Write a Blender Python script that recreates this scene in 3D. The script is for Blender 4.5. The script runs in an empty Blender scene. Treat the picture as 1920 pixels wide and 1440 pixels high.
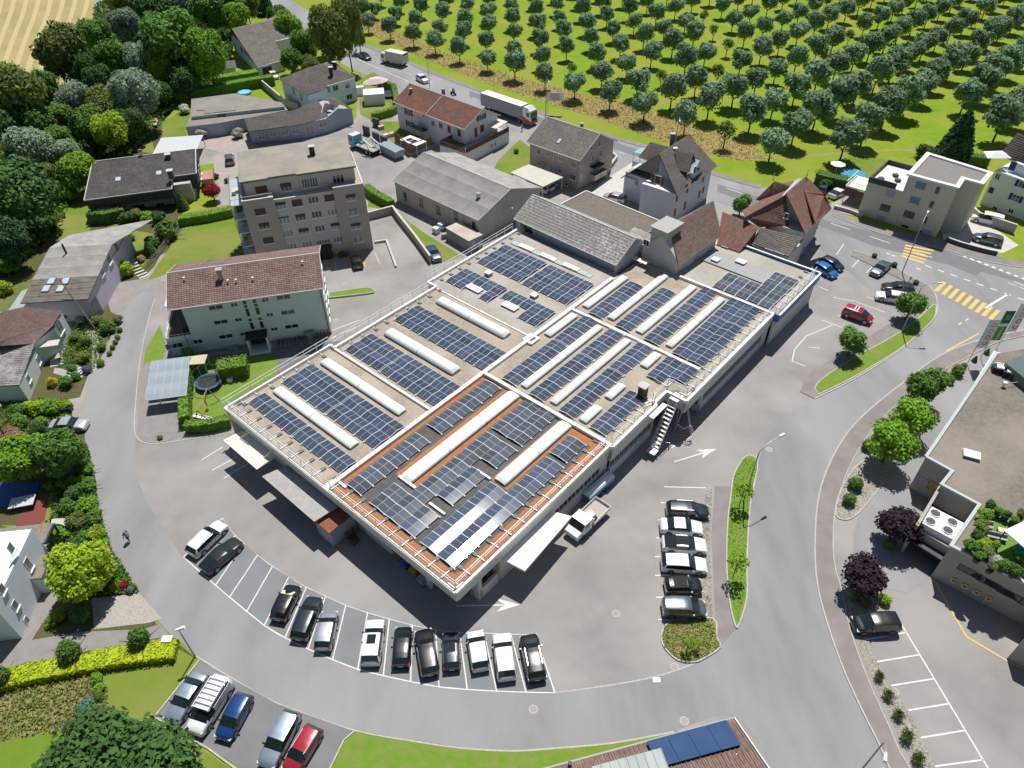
import bpy,bmesh,math,random
from math import radians,sin,cos,pi,hypot,atan2,sqrt
from mathutils import Vector,Matrix
from mathutils.geometry import tessellate_polygon
random.seed(7)
S=bpy.context.scene
COL=S.collection
CAMH=64.0
FPX=1331.0
_p,_r=radians(41.56),radians(-0.94)
FW=Vector((0,cos(_p),-sin(_p)))
_R0,_U0=Vector((1,0,0)),Vector((0,sin(_p),cos(_p)))
RT=cos(_r)*_R0+sin(_r)*_U0
UP=-sin(_r)*_R0+cos(_r)*_U0
cam=bpy.data.cameras.new('camera')
camo=bpy.data.objects.new('camera',cam)
COL.objects.link(camo)
camo.matrix_world=Matrix((
 (RT.x,UP.x,-FW.x,0),(RT.y,UP.y,-FW.y,0),(RT.z,UP.z,-FW.z,CAMH),(0,0,0,1)))
cam.sensor_width=36
cam.lens=36*FPX/1920
cam.clip_start=1
cam.clip_end=5000
S.camera=camo
SUN_EL,SUN_AZ=radians(64.5),radians(75)
w=bpy.data.worlds.new("World");S.world=w;w.use_nodes=True
_n=w.node_tree.nodes;_l=w.node_tree.links
_bg=_n.get('Background')or _n.new('ShaderNodeBackground')
_sky=_n.new('ShaderNodeTexSky');_sky.sky_type='NISHITA';_sky.sun_disc=False
_sky.sun_elevation=SUN_EL;_sky.sun_rotation=radians(90)-SUN_AZ
_sky.air_density=1.0;_sky.dust_density=0.6;_sky.ozone_density=1.2
_l.new(_sky.outputs[0],_bg.inputs[0]);_bg.inputs[1].default_value=0.06
_sl=bpy.data.lights.new('sun','SUN');_sl.energy=4.6;_sl.angle=radians(0.5);_sl.color=(1,.965,.91)
_so=bpy.data.objects.new('sun',_sl);COL.objects.link(_so)
_so.rotation_euler=Vector((cos(SUN_EL)*cos(SUN_AZ),cos(SUN_EL)*sin(SUN_AZ),sin(SUN_EL))).to_track_quat('Z','Y').to_euler()
_so.location=(40,150,170)
S.view_settings.view_transform='Standard';S.view_settings.look='None'
S.view_settings.exposure=0.14;S.view_settings.gamma=1.0
S.view_settings.use_curve_mapping=False
S.cycles.max_bounces=6;S.cycles.transparent_max_bounces=8
def G(px,py,z=0.0):
 d=(px-960)*RT-(py-720)*UP+FPX*FW
 t=(z-CAMH)/d.z
 return Vector((d.x*t,d.y*t,z))
def ray(px,py):
 return Vector((0,0,CAMH)),(px-960)*RT-(py-720)*UP+FPX*FW
def Z(ox,oy,s):
 return lambda x,y:(ox+x/s,oy+y/s)
def PL(s):
 return [tuple(float(a)for a in q.split(','))for q in s.split()]
MATS={}
def mat(name,c,rough=.8,c2=None,scale=2.0,amt=.5,detail=4,bump=0,bscale=None,metal=0,spec=.5,coat=0,
  c3=None,scale3=.15,amt3=.5,island=0,trans=0,stretch=None,alpha=None,coords='world'):
 if name in MATS:return MATS[name]
 m=bpy.data.materials.new(name);m.use_nodes=True
 N,L=m.node_tree.nodes,m.node_tree.links
 b=N['Principled BSDF'];out=N['Material Output']
 b.inputs['Roughness'].default_value=rough
 b.inputs['Metallic'].default_value=metal
 b.inputs['Specular IOR Level'].default_value=spec
 if coat:b.inputs['Coat Weight'].default_value=coat;b.inputs['Coat Roughness'].default_value=.04
 col=None
 rgb=N.new('ShaderNodeRGB');rgb.outputs[0].default_value=(*c,1);col=rgb.outputs[0]
 src=None
 if c2 or c3 or bump:
  if coords=='world':
   g=N.new('ShaderNodeNewGeometry');src=g.outputs['Position']
  else :
   g=N.new('ShaderNodeTexCoord');src=g.outputs['Object']
  if stretch:
   mp=N.new('ShaderNodeMapping');L.new(src,mp.inputs[0])
   mp.inputs['Rotation'].default_value=(0,0,stretch[0]);mp.inputs['Scale'].default_value=stretch[1]
   src=mp.outputs[0]
 def noise(sc,det,lo=.35,hi=.65):
  t=N.new('ShaderNodeTexNoise');t.inputs['Scale'].default_value=sc;t.inputs['Detail'].default_value=det
  L.new(src,t.inputs['Vector'])
  r=N.new('ShaderNodeMapRange');L.new(t.outputs[0],r.inputs[0])
  r.inputs[1].default_value=lo;r.inputs[2].default_value=hi
  return r.outputs[0],t.outputs[0]
 def mix(fac,a,c,am):
  k=N.new('ShaderNodeMath');k.operation='MULTIPLY';k.inputs[1].default_value=am;L.new(fac,k.inputs[0])
  x=N.new('ShaderNodeMix');x.data_type='RGBA';L.new(k.outputs[0],x.inputs[0]);L.new(a,x.inputs[6])
  if isinstance(c,tuple):x.inputs[7].default_value=(*c,1)
  else :L.new(c,x.inputs[7])
  return x.outputs[2]
 if c2:f,_=noise(scale,detail);col=mix(f,col,c2,amt)
 if c3:f,_=noise(scale3,5,.4,.62);col=mix(f,col,c3,amt3)
 if island:
  g2=N.new('ShaderNodeNewGeometry');oi=N.new('ShaderNodeObjectInfo')
  a=N.new('ShaderNodeMath');a.operation='MULTIPLY_ADD'
  L.new(g2.outputs['Random Per Island'],a.inputs[0]);a.inputs[1].default_value=island;a.inputs[2].default_value=1-island/2
  a2=N.new('ShaderNodeMath');a2.operation='MULTIPLY_ADD'
  L.new(oi.outputs['Random'],a2.inputs[0]);a2.inputs[1].default_value=island*.5;a2.inputs[2].default_value=1-island/4
  mm=N.new('ShaderNodeMath');mm.operation='MULTIPLY';L.new(a.outputs[0],mm.inputs[0]);L.new(a2.outputs[0],mm.inputs[1])
  h=N.new('ShaderNodeHueSaturation');L.new(mm.outputs[0],h.inputs['Value']);L.new(col,h.inputs['Color']);col=h.outputs[0]
 L.new(col,b.inputs['Base Color'])
 if bump:
  _,raw=noise(bscale or scale*3,6)
  bp=N.new('ShaderNodeBump');bp.inputs['Strength'].default_value=bump;bp.inputs['Distance'].default_value=.1
  L.new(raw,bp.inputs['Height']);L.new(bp.outputs[0],b.inputs['Normal'])
 if trans:
  tr=N.new('ShaderNodeBsdfTranslucent');L.new(col,tr.inputs[0])
  mx=N.new('ShaderNodeMixShader');mx.inputs[0].default_value=trans
  L.new(b.outputs[0],mx.inputs[1]);L.new(tr.outputs[0],mx.inputs[2]);L.new(mx.outputs[0],out.inputs[0])
 if alpha is not None:
  b.inputs['Alpha'].default_value=alpha
 MATS[name]=m
 return m
M=mat
ASPH_Y=M('yard_asphalt',(.275,.258,.245),.9,(.205,.192,.184),.35,.55,5,.12,9,c3=(.36,.342,.325),scale3=.09,amt3=.7)
ASPH_R=M('road_asphalt',(.25,.248,.25),.88,(.19,.19,.195),.5,.5,5,.1,9,c3=(.34,.338,.338),scale3=.12,amt3=.6,stretch=(.4,(1,.35,1)))
ASPH_P=M('parking_asphalt',(.20,.212,.218),.88,(.235,.245,.25),.6,.5,5,.1,9,c3=(.175,.185,.19),scale3=.2,amt3=.5)
ASPH_D=M('dark_asphalt',(.145,.147,.15),.9,(.19,.19,.19),.6,.6,5,.1,9)
SIDEW=M('pavement_asphalt',(.235,.205,.195),.9,(.30,.265,.25),.7,.6,5,.1,8,c3=(.19,.17,.165),scale3=.25,amt3=.5)
CONC=M('concrete',(.40,.385,.36),.85,(.30,.285,.27),.8,.6,5,.1,6)
CONCL=M('light_concrete',(.56,.54,.50),.85,(.42,.40,.37),.7,.5)
STONE=M('kerb_stone',(.48,.455,.42),.85,(.33,.31,.29),3,.6)
PAVER=M('paver',(.27,.25,.24),.9,(.20,.19,.185),1.2,.5,4,.2,10)
PAVP=M('pink_pavers',(.40,.335,.30),.9,(.30,.26,.24),.8,.6,4,.1,10)
GRASS=M('meadow_grass',(.20,.30,.020),.95,(.145,.245,.016),.5,.7,6,.35,4,spec=.15,c3=(.27,.28,.045),scale3=.07,amt3=.8)
LAWN=M('lawn_grass',(.155,.235,.025),.95,(.12,.195,.02),.45,.7,6,.35,5,spec=.15,c3=(.235,.24,.07),scale3=.13,amt3=.75)
VERGE=M('verge_grass',(.14,.25,.025),.95,(.22,.25,.07),.9,.7,6,.5,4,spec=.15)
DRY=M('dry_grass',(.36,.27,.115),.95,(.19,.20,.045),.9,.8,6,.6,3,spec=.15)
MIXG=M('weedy_grass',(.28,.23,.11),.95,(.12,.18,.03),.8,.95,6,.6,3,spec=.15)
SOIL=M('garden_soil',(.11,.085,.05),.95,(.09,.12,.025),.8,.8,6,.6,3,spec=.15)
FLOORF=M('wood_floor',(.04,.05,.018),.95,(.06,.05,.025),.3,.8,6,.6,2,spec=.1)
SAND=M('sand',(.55,.44,.27),.95,(.40,.31,.2),.8,.6)
FIELD=M('stubble_field',(.40,.325,.16),.95,(.30,.28,.10),.10,.8,5,.4,3,spec=.1)
WHITE=M('white_paint',(.80,.80,.79),.6)
LINEW=M('road_marking',(.72,.71,.69),.8,(.5,.49,.47),2,.5)
LINEY=M('yellow_marking',(.80,.50,.10),.8,(.62,.42,.14),2,.6)
GRAV=M('bed_gravel',(.44,.40,.34),.95,(.20,.18,.15),5,.8,3,.8,14)
STEEL=M('galvanised_steel',(.55,.57,.58),.45,(.45,.47,.48),3,.4,metal=.6)
DGREY=M('dark_metal',(.035,.038,.042),.5)
BLACK=M('black_plastic',(.012,.012,.013),.55)
GLASS=M('window_glass',(.018,.026,.03),.06,spec=.8)
GLASSC=M('curtained_glass',(.22,.25,.25),.12,(.10,.12,.12),4,.6,spec=.8)
class MB:
 def __init__(s):s.v=[];s.f=[];s.m=[]
 def add(s,vs,fs,mi=0,X=None):
  n=len(s.v)
  s.v+=[tuple(X@Vector(q))if X else tuple(q)for q in vs]
  s.f+=[tuple(n+i for i in f)for f in fs];s.m+=[mi]*len(fs)
  return s
 def box(s,x0,x1,y0,y1,z0,z1,mi=0,X=None):
  return s.add([(x0,y0,z0),(x1,y0,z0),(x1,y1,z0),(x0,y1,z0),(x0,y0,z1),(x1,y0,z1),(x1,y1,z1),(x0,y1,z1)],
                     [(3,2,1,0),(4,5,6,7),(0,1,5,4),(1,2,6,5),(2,3,7,6),(3,0,4,7)],mi,X)
 def bar(s,a,b,wd,ht,mi=0,up=(0,0,1)):
  a,b=Vector(a),Vector(b);d=(b-a)
  if d.length<1e-6:return s
  L=d.length;d.normalize();u=Vector(up)
  if abs(d.dot(u))>.98:u=Vector((1,0,0))
  x=d.cross(u).normalized();y=x.cross(d)
  X=Matrix(((x.x,d.x,y.x,a.x),(x.y,d.y,y.y,a.y),(x.z,d.z,y.z,a.z),(0,0,0,1)))
  return s.box(-wd/2,wd/2,0,L,-ht/2,ht/2,mi,X)
 def tube(s,a,b,r,r2=None,n=6,mi=0,cap=True):
  a,b=Vector(a),Vector(b);d=b-a
  if d.length<1e-6:return s
  r2=r if r2 is None else r2
  d.normalize();u=Vector((0,0,1))if abs(d.z)<.95 else Vector((1,0,0))
  x=d.cross(u).normalized();y=x.cross(d)
  vs=[a+(x*cos(2*pi*i/n)+y*sin(2*pi*i/n))*r for i in range(n)]+[b+(x*cos(2*pi*i/n)+y*sin(2*pi*i/n))*r2 for i in range(n)]
  fs=[(i,(i+1)%n,n+(i+1)%n,n+i)for i in range(n)]
  if cap:fs+=[tuple(range(n))[::-1],tuple(range(n,2*n))]
  return s.add(vs,fs,mi)
 def prism(s,pts,z0,z1,mi=0,top=None,bottom=True):
  pts=[(p[0],p[1])for p in pts]
  A=sum(pts[i][0]*pts[(i+1)%len(pts)][1]-pts[(i+1)%len(pts)][0]*pts[i][1]for i in range(len(pts)))
  if A<0:pts=pts[::-1]
  n=len(pts);tri=tessellate_polygon([[Vector((p[0],p[1],0))for p in pts]])
  tt=[]
  for t in tri:
   a,b,c=[Vector(pts[i])for i in t]
   if (b-a).cross(c-a)<0:t=(t[0],t[2],t[1])
   tt.append(tuple(t))
  vs=[(p[0],p[1],z0)for p in pts]+[(p[0],p[1],z1)for p in pts]
  s.add(vs,[(i,(i+1)%n,n+(i+1)%n,n+i)for i in range(n)],mi)
  k=len(s.v)-2*n
  s.f+=[tuple(k+n+i for i in t)for t in tt];s.m+=[mi if top is None else top]*len(tt)
  if bottom:s.f+=[tuple(k+i for i in t[::-1])for t in tt];s.m+=[mi]*len(tt)
  return s
 def flat(s,pts,z,mi=0):
  pts=[(p[0],p[1])for p in pts]
  tri=tessellate_polygon([[Vector((p[0],p[1],0))for p in pts]])
  k=len(s.v);s.v+=[(p[0],p[1],z)for p in pts]
  for t in tri:
   a,b,c=[Vector(pts[i])for i in t]
   if (b-a).cross(c-a)<0:t=(t[0],t[2],t[1])
   s.f.append(tuple(k+i for i in t));s.m.append(mi)
  return s
 def strip(s,pts,wd,z0,z1,mi=0):
  P=[Vector((p[0],p[1]))for p in pts];n=len(P);L=[];Rr=[]
  closed=(P[0]-P[-1]).length<.01
  for i in range(n):
   a=P[i-1]if i>0 else (P[-2]if closed else P[0]);b=P[(i+1)]if i<n-1 else (P[1]if closed else P[-1])
   d1=(P[i]-a);d2=(b-P[i])
   if d1.length<1e-6:d1=d2
   if d2.length<1e-6:d2=d1
   d1.normalize();d2.normalize()
   n1=Vector((-d1.y,d1.x));n2=Vector((-d2.y,d2.x));m=n1+n2
   if m.length<.2:m=n1
   m.normalize();k=wd/2/max(.5,m.dot(n1))
   L.append(P[i]+m*k);Rr.append(P[i]-m*k)
  vs=[]
  for i in range(n):vs+=[(Rr[i].x,Rr[i].y,z0),(L[i].x,L[i].y,z0),(L[i].x,L[i].y,z1),(Rr[i].x,Rr[i].y,z1)]
  fs=[]
  for i in range(n-1):
   a,b=4*i,4*i+4
   fs+=[(a+3,b+3,b+2,a+2),(a,b,b+3,a+3),(a+2,b+2,b+1,a+1)]
  fs+=[(0,3,2,1),(4*n-4,4*n-3,4*n-2,4*n-1)]
  return s.add(vs,fs,mi)
 def mesh(s,name,mats,smooth=False):
  me=bpy.data.meshes.new(name)
  me.from_pydata([tuple(q)for q in s.v],[],s.f)
  for m in (mats if isinstance(mats,(list,tuple))else [mats]):me.materials.append(m)
  if len(me.materials)>1:me.polygons.foreach_set('material_index',s.m)
  if smooth:me.polygons.foreach_set('use_smooth',[True]*len(s.f))
  me.update()
  return me
 def obj(s,name,mats,parent=None,smooth=False,**kw):
  return link(name,s.mesh(name,mats,smooth),parent,**kw)
def link(name,data,parent=None,loc=None,rz=None,scale=None,**kw):
 o=bpy.data.objects.new(name,data);COL.objects.link(o)
 if parent:o.parent=parent
 if loc is not None:o.location=loc
 if rz is not None:o.rotation_euler=(0,0,rz)
 if scale is not None:o.scale=scale if hasattr(scale,'__len__')else (scale,)*3
 for k,v in kw.items():
  if v is not None:o['category' if k=='cat' else k]=v
 return o
def thing(name,label,cat,loc=(0,0,0),rz=0,group=None):
 return link(name,None,None,loc,rz,label=label,cat=cat,group=group)
def struct(o):o['kind']='structure';return o
def local(o):
 return (Matrix.Translation(o.location)@Matrix.Rotation(o.rotation_euler[2],4,'Z')).inverted()
LV=[0]
def ground(name,m,pts,lv,z=0):
 LV[0]+=1;mb=MB();mb.flat([G(x,y)for x,y in PL(pts)]if isinstance(pts,str)else pts,z+.004*lv+.00017*LV[0])
 return struct(mb.obj(name,m))
def smoothpts(P,n=4):
 P=[Vector((p[0],p[1]))for p in P];out=[]
 for i in range(len(P)-1):
  a,b,c,d=P[max(0,i-1)],P[i],P[i+1],P[min(len(P)-1,i+2)]
  for k in range(n):
   t=k/n
   out.append(.5*((2*b)+(c-a)*t+(2*a-5*b+4*c-d)*t*t+(3*b-a-3*c+d)*t**3))
 out.append(P[-1]);return out
def GP(s,n=0,z=0):
 q=[G(x,y,z)for x,y in PL(s)]
 return smoothpts(q,n)if n else [Vector((p.x,p.y))for p in q]
g=MB();g.flat([(-1500,-800),(1500,-800),(1500,2500),(-1500,2500)],0);struct(g.obj('ground',GRASS))
ground('mown_field',FIELD,"-600,-90 230,-90 186,-20 178,15 174,60 152,130 120,168 60,190 -40,170 -300,130 -900,100",1)
def field_rows():
 mb=MB()
 for k in range(-5,10):
  x0=8+k*23;P=[(x0-46+k*1.5,200),(x0-30+k,140),(x0-8,80),(x0+14,20),(x0+24,-30),(x0+30,-70)]
  P=[p for p in P if p[0]<172-max(0,p[1]-40)*.28 and p[1]<180-abs(p[0]-70)*.2]
  if len(P)>2:mb.strip(smoothpts([G(*p)for p in P],4),1.5,.01,.12)
 o=mb.obj('straw_swath',M('cut_straw',(.50,.42,.22),.95,(.40,.34,.14),1.2,.7));o['kind']='stuff'
 o['label']='pale rows of cut straw on the mown field'
field_rows()
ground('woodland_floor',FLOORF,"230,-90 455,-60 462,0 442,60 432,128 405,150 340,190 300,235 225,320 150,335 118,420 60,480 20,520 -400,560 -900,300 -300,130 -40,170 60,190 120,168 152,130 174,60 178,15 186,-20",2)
ground('path',ASPH_R,"112,180 150,160 232,176 230,196 170,206 118,208",3)
ground('path',ASPH_R,"176,-20 200,-20 212,20 196,28 180,12",3)
ground('dry_grass_strip',DRY,"640,5 700,32 760,68 830,98 930,133 1000,153 1100,178 1200,200 1280,232 1400,262 1450,300 1385,302 1290,280 1200,252 1120,222 1000,186 900,152 800,113 700,68 655,38",1)
mb=MB();mb.strip(GP("1420,297 1480,296 1560,288 1640,283 1720,281 1790,284",4),1.1,0,.008);struct(mb.obj('path',M('trodden_grass',(.30,.27,.10),.95,(.16,.2,.03),1.5,.6)))
mb=MB();mb.strip(GP("690,62 800,103 900,140 1000,176 1100,208 1200,243 1300,275 1400,300",3),.5,0,.008);struct(mb.obj('path',MATS['trodden_grass']))
ground('garden_ground',SOIL,"-300,560 20,520 60,480 118,420 150,335 225,320 300,235 345,205 352,300 330,560 200,640 160,820 200,1010 240,1090 300,1180 370,1235 -300,1350",3)
ground('lawn',LAWN,"150,355 170,392 168,452 210,420 245,425 130,520 105,430 118,395",5)
ground('lawn',LAWN,"238,430 300,440 300,470 268,500 235,470",5)
ground('lawn',LAWN,"345,400 448,380 456,486 320,512 276,526 300,490 345,425",6)
ground('lawn',LAWN,"358,205 304,228 304,258 345,262",6)
ground('lawn',LAWN,"286,262 248,283 290,288",6)
ground('path',SAND,"345,193 300,215 290,245 250,280 228,285 240,262 270,235 300,212",6)
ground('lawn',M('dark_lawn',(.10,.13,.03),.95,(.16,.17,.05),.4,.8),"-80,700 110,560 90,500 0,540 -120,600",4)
ground('lawn',LAWN,"-300,1290 0,1262 90,1240 200,1225 330,1215 368,1236 290,1345 460,1460 460,1700 -300,1700",5)
ground('weedy_patch',MIXG,"-60,1310 20,1292 130,1262 180,1258 205,1290 200,1340 120,1370 0,1390 -80,1400",6)
ground('forecourt',PAVER,"-200,1290 0,1262 60,1250 200,1235 330,1212 300,1170 270,1180 150,1185 60,1200 130,1090 100,1000 0,1100 -200,1200",6)
ground('gravel_corner',M('fine_gravel',(.42,.39,.34),.95,(.30,.27,.22),4,.7),"172,1122 262,1113 304,1160 280,1168 176,1180",7)
ground('patio',M('sport_tiles',(.20,.05,.045),.9),"30,985 52,934 93,925 84,975 78,982 32,990",7)
ground('lawn',LAWN,"0,985 32,985 95,925 105,935 90,1000 60,1010 20,990",6)
ground('main_road',ASPH_R,"400,-60 450,-60 600,35 673,78 767,115 807,133 900,168 1020,212 1085,240 1205,272 1330,322 1427,350 1559,392 1640,425 1775,452 1870,485 1930,497 2200,560 2300,760 1920,700 1700,600 1540,470 1450,432 1380,392 1140,305 1000,252 740,165 660,130 590,88 500,35 430,0",4)
ground('new_asphalt',M('patched_asphalt',(.165,.17,.178),.9,(.2,.2,.21),.5,.5),"1345,345 1425,370 1560,417 1700,448 1790,477 1930,530 1930,560 1780,497 1640,462 1560,432 1450,398 1345,360",5)
ground('new_asphalt',MATS['patched_asphalt'],"880,170 1000,215 1140,262 1250,300 1250,312 1100,262 990,226 880,182",5)
ground('yard',ASPH_Y,"290,500 262,526 228,540 200,560 225,590 205,640 180,690 165,705 150,745 20,770 80,800 160,800 160,830 172,890 180,950 200,1020 228,1080 262,1120 310,1180 365,1226 375,1235 430,1268 520,1318 660,1366 760,1385 860,1400 960,1407 1040,1402 1150,1392 1265,1370 1400,1390 1500,1560 2300,1560 2300,700 1920,600 1800,500 1640,470 1540,440 1450,420 1380,380 1140,250 1000,245 740,160 672,140 668,220 640,262 520,262 400,300 410,420 300,480",3)
ground('lane',ASPH_Y,"345,262 470,248 500,262 640,235 740,190 800,250 660,300 440,300 345,315",4)
ground('driveway',PAVP,"365,262 465,250 480,272 440,292 372,275",5)
ground('driveway',M('grey_pink_pavers',(.30,.265,.25),.9,(.235,.205,.195),.5,.7),"205,533 278,521 315,530 300,556 262,572 228,595 208,585 200,560",5)
ground('driveway',PAVP,"400,292 446,290 446,345 412,350 402,320",5)
SIDE="1755,566 1748,600 1690,655 1600,712 1527,748 1482,775 1442,812 1424,860 1418,900 1405,960 1400,1050 1400,1100 1398,1140 1384,1175 1350,1215 1310,1240 1240,1266 1150,1284 1040,1301"
ground('side_road',ASPH_R,[(p.x,p.y)for p in GP(SIDE,4)]+[(p.x,p.y)for p in GP("960,1300 860,1294 760,1273 680,1248 600,1212 520,1172 450,1132 400,1097 343,1047",3)]+
       [(p.x,p.y)for p in GP("300,980 258,900 255,800 262,720 262,680 276,610 290,560 268,548 225,592 205,640 180,690 165,712 158,760 160,830 172,890 180,950 200,1020 228,1080 262,1120 310,1180 368,1228",3)]+
       [(p.x,p.y)for p in GP("430,1268 520,1318 660,1366 760,1385 860,1400 960,1407 1040,1402 1150,1392 1265,1370 1370,1340 1440,1420 1520,1560 1700,1560",3)]+
       [(p.x,p.y)for p in GP("1672,1450 1650,1400 1610,1320 1575,1240 1545,1150 1530,1080 1528,1000 1535,930 1555,870 1590,810 1640,760 1700,713 1744,679 1800,650 1870,630 1950,612 2100,570",3)]+[(p.x,p.y)for p in GP("1950,540 1840,510")],5)
UPB="417,972 441,1005 502,1057 574,1102 609,1118 648,1136 690,1150 731,1162 773,1173 818,1182 862,1187 909,1188 958,1190 1004,1191"
LOB="345,1044 382,1077 431,1119 496,1172 535,1195 578,1216 624,1236 671,1254 719,1266 770,1277 823,1287 876,1292 931,1295 986,1297 1040,1298"
up,lo=GP(UPB),GP(LOB)
ground('parking_strip',ASPH_P,[(p.x,p.y)for p in up]+[(p.x,p.y)for p in lo[::-1]],6)
mk=MB();ZL=.028
mk.strip(smoothpts(up,2),.13,.02,ZL);mk.strip(smoothpts(lo,2),.2,.02,ZL);mk.strip([lo[0],up[0]],.13,.02,ZL+.001)
bays=PL("441,1005;382,1077 458,1018;404,1098 483,1041;431,1119 511,1062;463,1146 541,1083;496,1172 574,1102;535,1195 610,1120;578,1216 648,1136;624,1236 689,1150;671,1254 730,1161;719,1266 773,1173;770,1277 817,1182;823,1287 862,1187;876,1292 908,1189;931,1295 958,1190;986,1297 1004,1191;1040,1298".replace(';',' '))
for i in range(0,len(bays),2):mk.strip([G(*bays[i]),G(*bays[i+1])],.12,.02,ZL+.002)
LN="""1245,913 1323,915;1239,943 1260,943;1234,975 1252,975;1230,1009 1258,1009;1228,1044 1252,1044;1228,1079 1256,1079;1230,1120 1262,1120;1234,1162 1262,1162
1568,478 1582,458;1597,502 1617,480;1624,512 1646,490;1625,557 1660,568;1603,565 1562,558;1534,537 1553,545;1572,592 1610,600;1541,600 1580,615;1605,566 1660,586;1516,651 1537,653;1485,677 1510,687
418,838 378,863;444,857 398,882;464,870 420,897;622,620 676,600;622,634 672,612;1675,1146 1852,1440;1614,1201 1699,1186;1638,1242 1723,1228;1663,1287 1750,1273;1690,1334 1778,1320;1717,1385 1808,1370;1745,1438 1843,1425;1655,1440 1700,1600
1264,866 1342,843"""
for q in LN.replace('\n',';').split(';'):
 a=GP(q);mk.strip(a,.13 if a[0].y>60 else .14,.02,ZL+.003)
mk.strip(GP("1553,545 1525,560 1516,580 1500,620 1485,650 1485,677",3)[-1:]+GP("1485,677 1490,655 1512,630 1560,610"),.13,.02,ZL+.001)
def arrow(a,b,wd=.14,hl=2.4,hw=.75):
 a,b=G(*a),G(*b);d=(b-a).normalized();n=Vector((-d.y,d.x,0))
 mk.strip([a,b-d*hl*.6],wd,.02,ZL)
 mk.flat([b,b-d*hl+n*hw,b-d*hl*.82+n*hw*.35,b-d*hl*.6],ZL+.004);mk.flat([b,b-d*hl*.6,b-d*hl*.82-n*hw*.35,b-d*hl-n*hw],ZL+.004)
arrow((1264,866),(1342,842));arrow((856,1136),(976,1134))
struct(mk.obj('parking_line',LINEW))
rm=MB()
def dashes(a,b,n,fill=.5,wd=.14,lv=.03):
 a,b=G(*a),G(*b)
 for i in range(n):rm.strip([a+(b-a)*(i/n),a+(b-a)*((i+fill)/n)],wd,.02,lv)
dashes((672,112),(768,154),26,.5,.25);dashes((672,112),(768,154),1,1,.08,.031)
dashes((759,136),(1150,282),8,.3);dashes((1160,285),(1335,345),5,.35);dashes((1362,353),(1790,497),6,.5,.16);dashes((1806,480),(1930,527),9,.5,.45);dashes((1662,475),(1682,482),2,.6,.3)
dashes((1735,498),(1935,568),8,.5,.25);dashes((1890,530),(1930,546),2,.8,.14);rm.strip([G(1847,578),G(1891,551)],.35,.02,.03)
dashes((1797,609),(1822,594),2,.5,.16);dashes((1900,527),(1930,540),1,1,.14)
struct(rm.obj('road_marking',LINEW))
ym=MB()
for a,b in (((1693,455),(1753,473)),((1694,466),(1750,484)),((1690,478),(1744,494)),((1688,488),(1738,505)),((1686,484),(1730,500)),((1718,504),(1726,506))):
 pass
for i in range(6):
 a0,b0=G(1697-1.5*i,460+5*i),G(1750-4.5*i,470+5.8*i)
 if i<5:ym.strip([a0,b0],.5,.02,.03)
ym.strip([G(1718,503),G(1726,506)],.5,.02,.03)
for i in range(9):
 x=1754+i*12.6;y=536+i*6.2
 ym.strip([G(x+1,y+10+.4*i),G(x+17,y-7+.4*i)],.55,.02,.03)
ym.strip([G(1773,659),G(1834,626)],.18,.02,.03)
ym.strip(GP("1750,1086 1812,1194 1886,1238 1960,1275",0),.16,.02,.035)
for (a,b)in (((626,487),(631,507)),((652,481),(658,503)),((678,478),(685,500)),((703,473),(712,496))):ym.strip([G(*a),G(*b)],.13,.02,.03)
for cx,cy in ((613,491),(616,504)):ym.strip([G(cx-4,cy-3),G(cx+5,cy+3)],.12,.02,.03);ym.strip([G(cx-4,cy+3),G(cx+5,cy-3)],.12,.02,.0315)
ym.strip([G(1544,388),G(1563,368)],.2,.02,.03)
for k in range(3):ym.strip([G(1575+k*18,378+k*5),G(1600+k*18,388+k*5)],.15,.02,.03)
struct(ym.obj('yellow_marking',LINEY))
def slab(name,m,left,right,h=.1,n=3,lv=0):
 L_,R_=GP(left,n),GP(right,n)
 mb=MB();mb.prism([(p.x,p.y)for p in L_+R_[::-1]],0,h,0,bottom=False);struct(mb.obj(name,m))
 kb=MB();kb.strip(L_,.16,0,h+.012);struct(kb.obj('kerb',STONE))
RK="1760,1600 1672,1450 1650,1400 1610,1320 1575,1240 1545,1150 1530,1080 1528,1000 1535,930 1555,870 1590,810 1640,760 1700,713 1744,679 1800,650 1870,630 1950,612 2100,570"
RK2="1840,1600 1705,1440 1665,1360 1625,1270 1593,1180 1578,1110 1563,1050 1563,975 1575,920 1600,860 1640,800 1700,742 1772,693 1813,671 1868,643 1930,628 2100,590"
slab('pavement',SIDEW,RK,RK2)
kb=MB();kb.strip(GP(RK2,3),.1,0,.13);struct(kb.obj('kerb',STONE))
slab('pavement',SIDEW,"1527,748 1600,712 1690,655 1748,600 1757,570 1745,540 1700,515 1662,490 1600,470","1500,735 1520,700 1600,650 1660,612 1712,580 1728,560 1715,540 1690,525 1655,508 1595,480",lv=1)
slab('pavement',SIDEW,"1560,404 1650,438 1760,466 1860,493 1960,508","1560,392 1640,425 1770,450 1870,482 1960,495")
mb=MB();mb.strip(GP("600,37 673,80 767,117 807,135 900,170 1020,214 1085,241 1205,273 1330,323 1427,351",2),1.6,0,.09);struct(mb.obj('pavement',SIDEW))
mb=MB();mb.strip(GP("1390,1090 1378,1000 1376,920 1382,860 1400,826 1425,815",3),.3,0,.006)
ground('pavement',SIDEW,"1340,912 1372,912 1366,950 1362,1010 1360,1070 1368,1130 1384,1175 1350,1213 1343,1190 1338,1100 1334,1000",7)
def island(name,m,pts,h=.125,kerb=True,n=3):
 P=GP(pts,n);mb=MB();mb.prism([(p.x,p.y)for p in P],0,h,bottom=False);struct(mb.obj(name,m))
 if kerb:kb=MB();kb.strip(P+[P[0]],.14,0,h+.03);struct(kb.obj('kerb',STONE))
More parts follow.
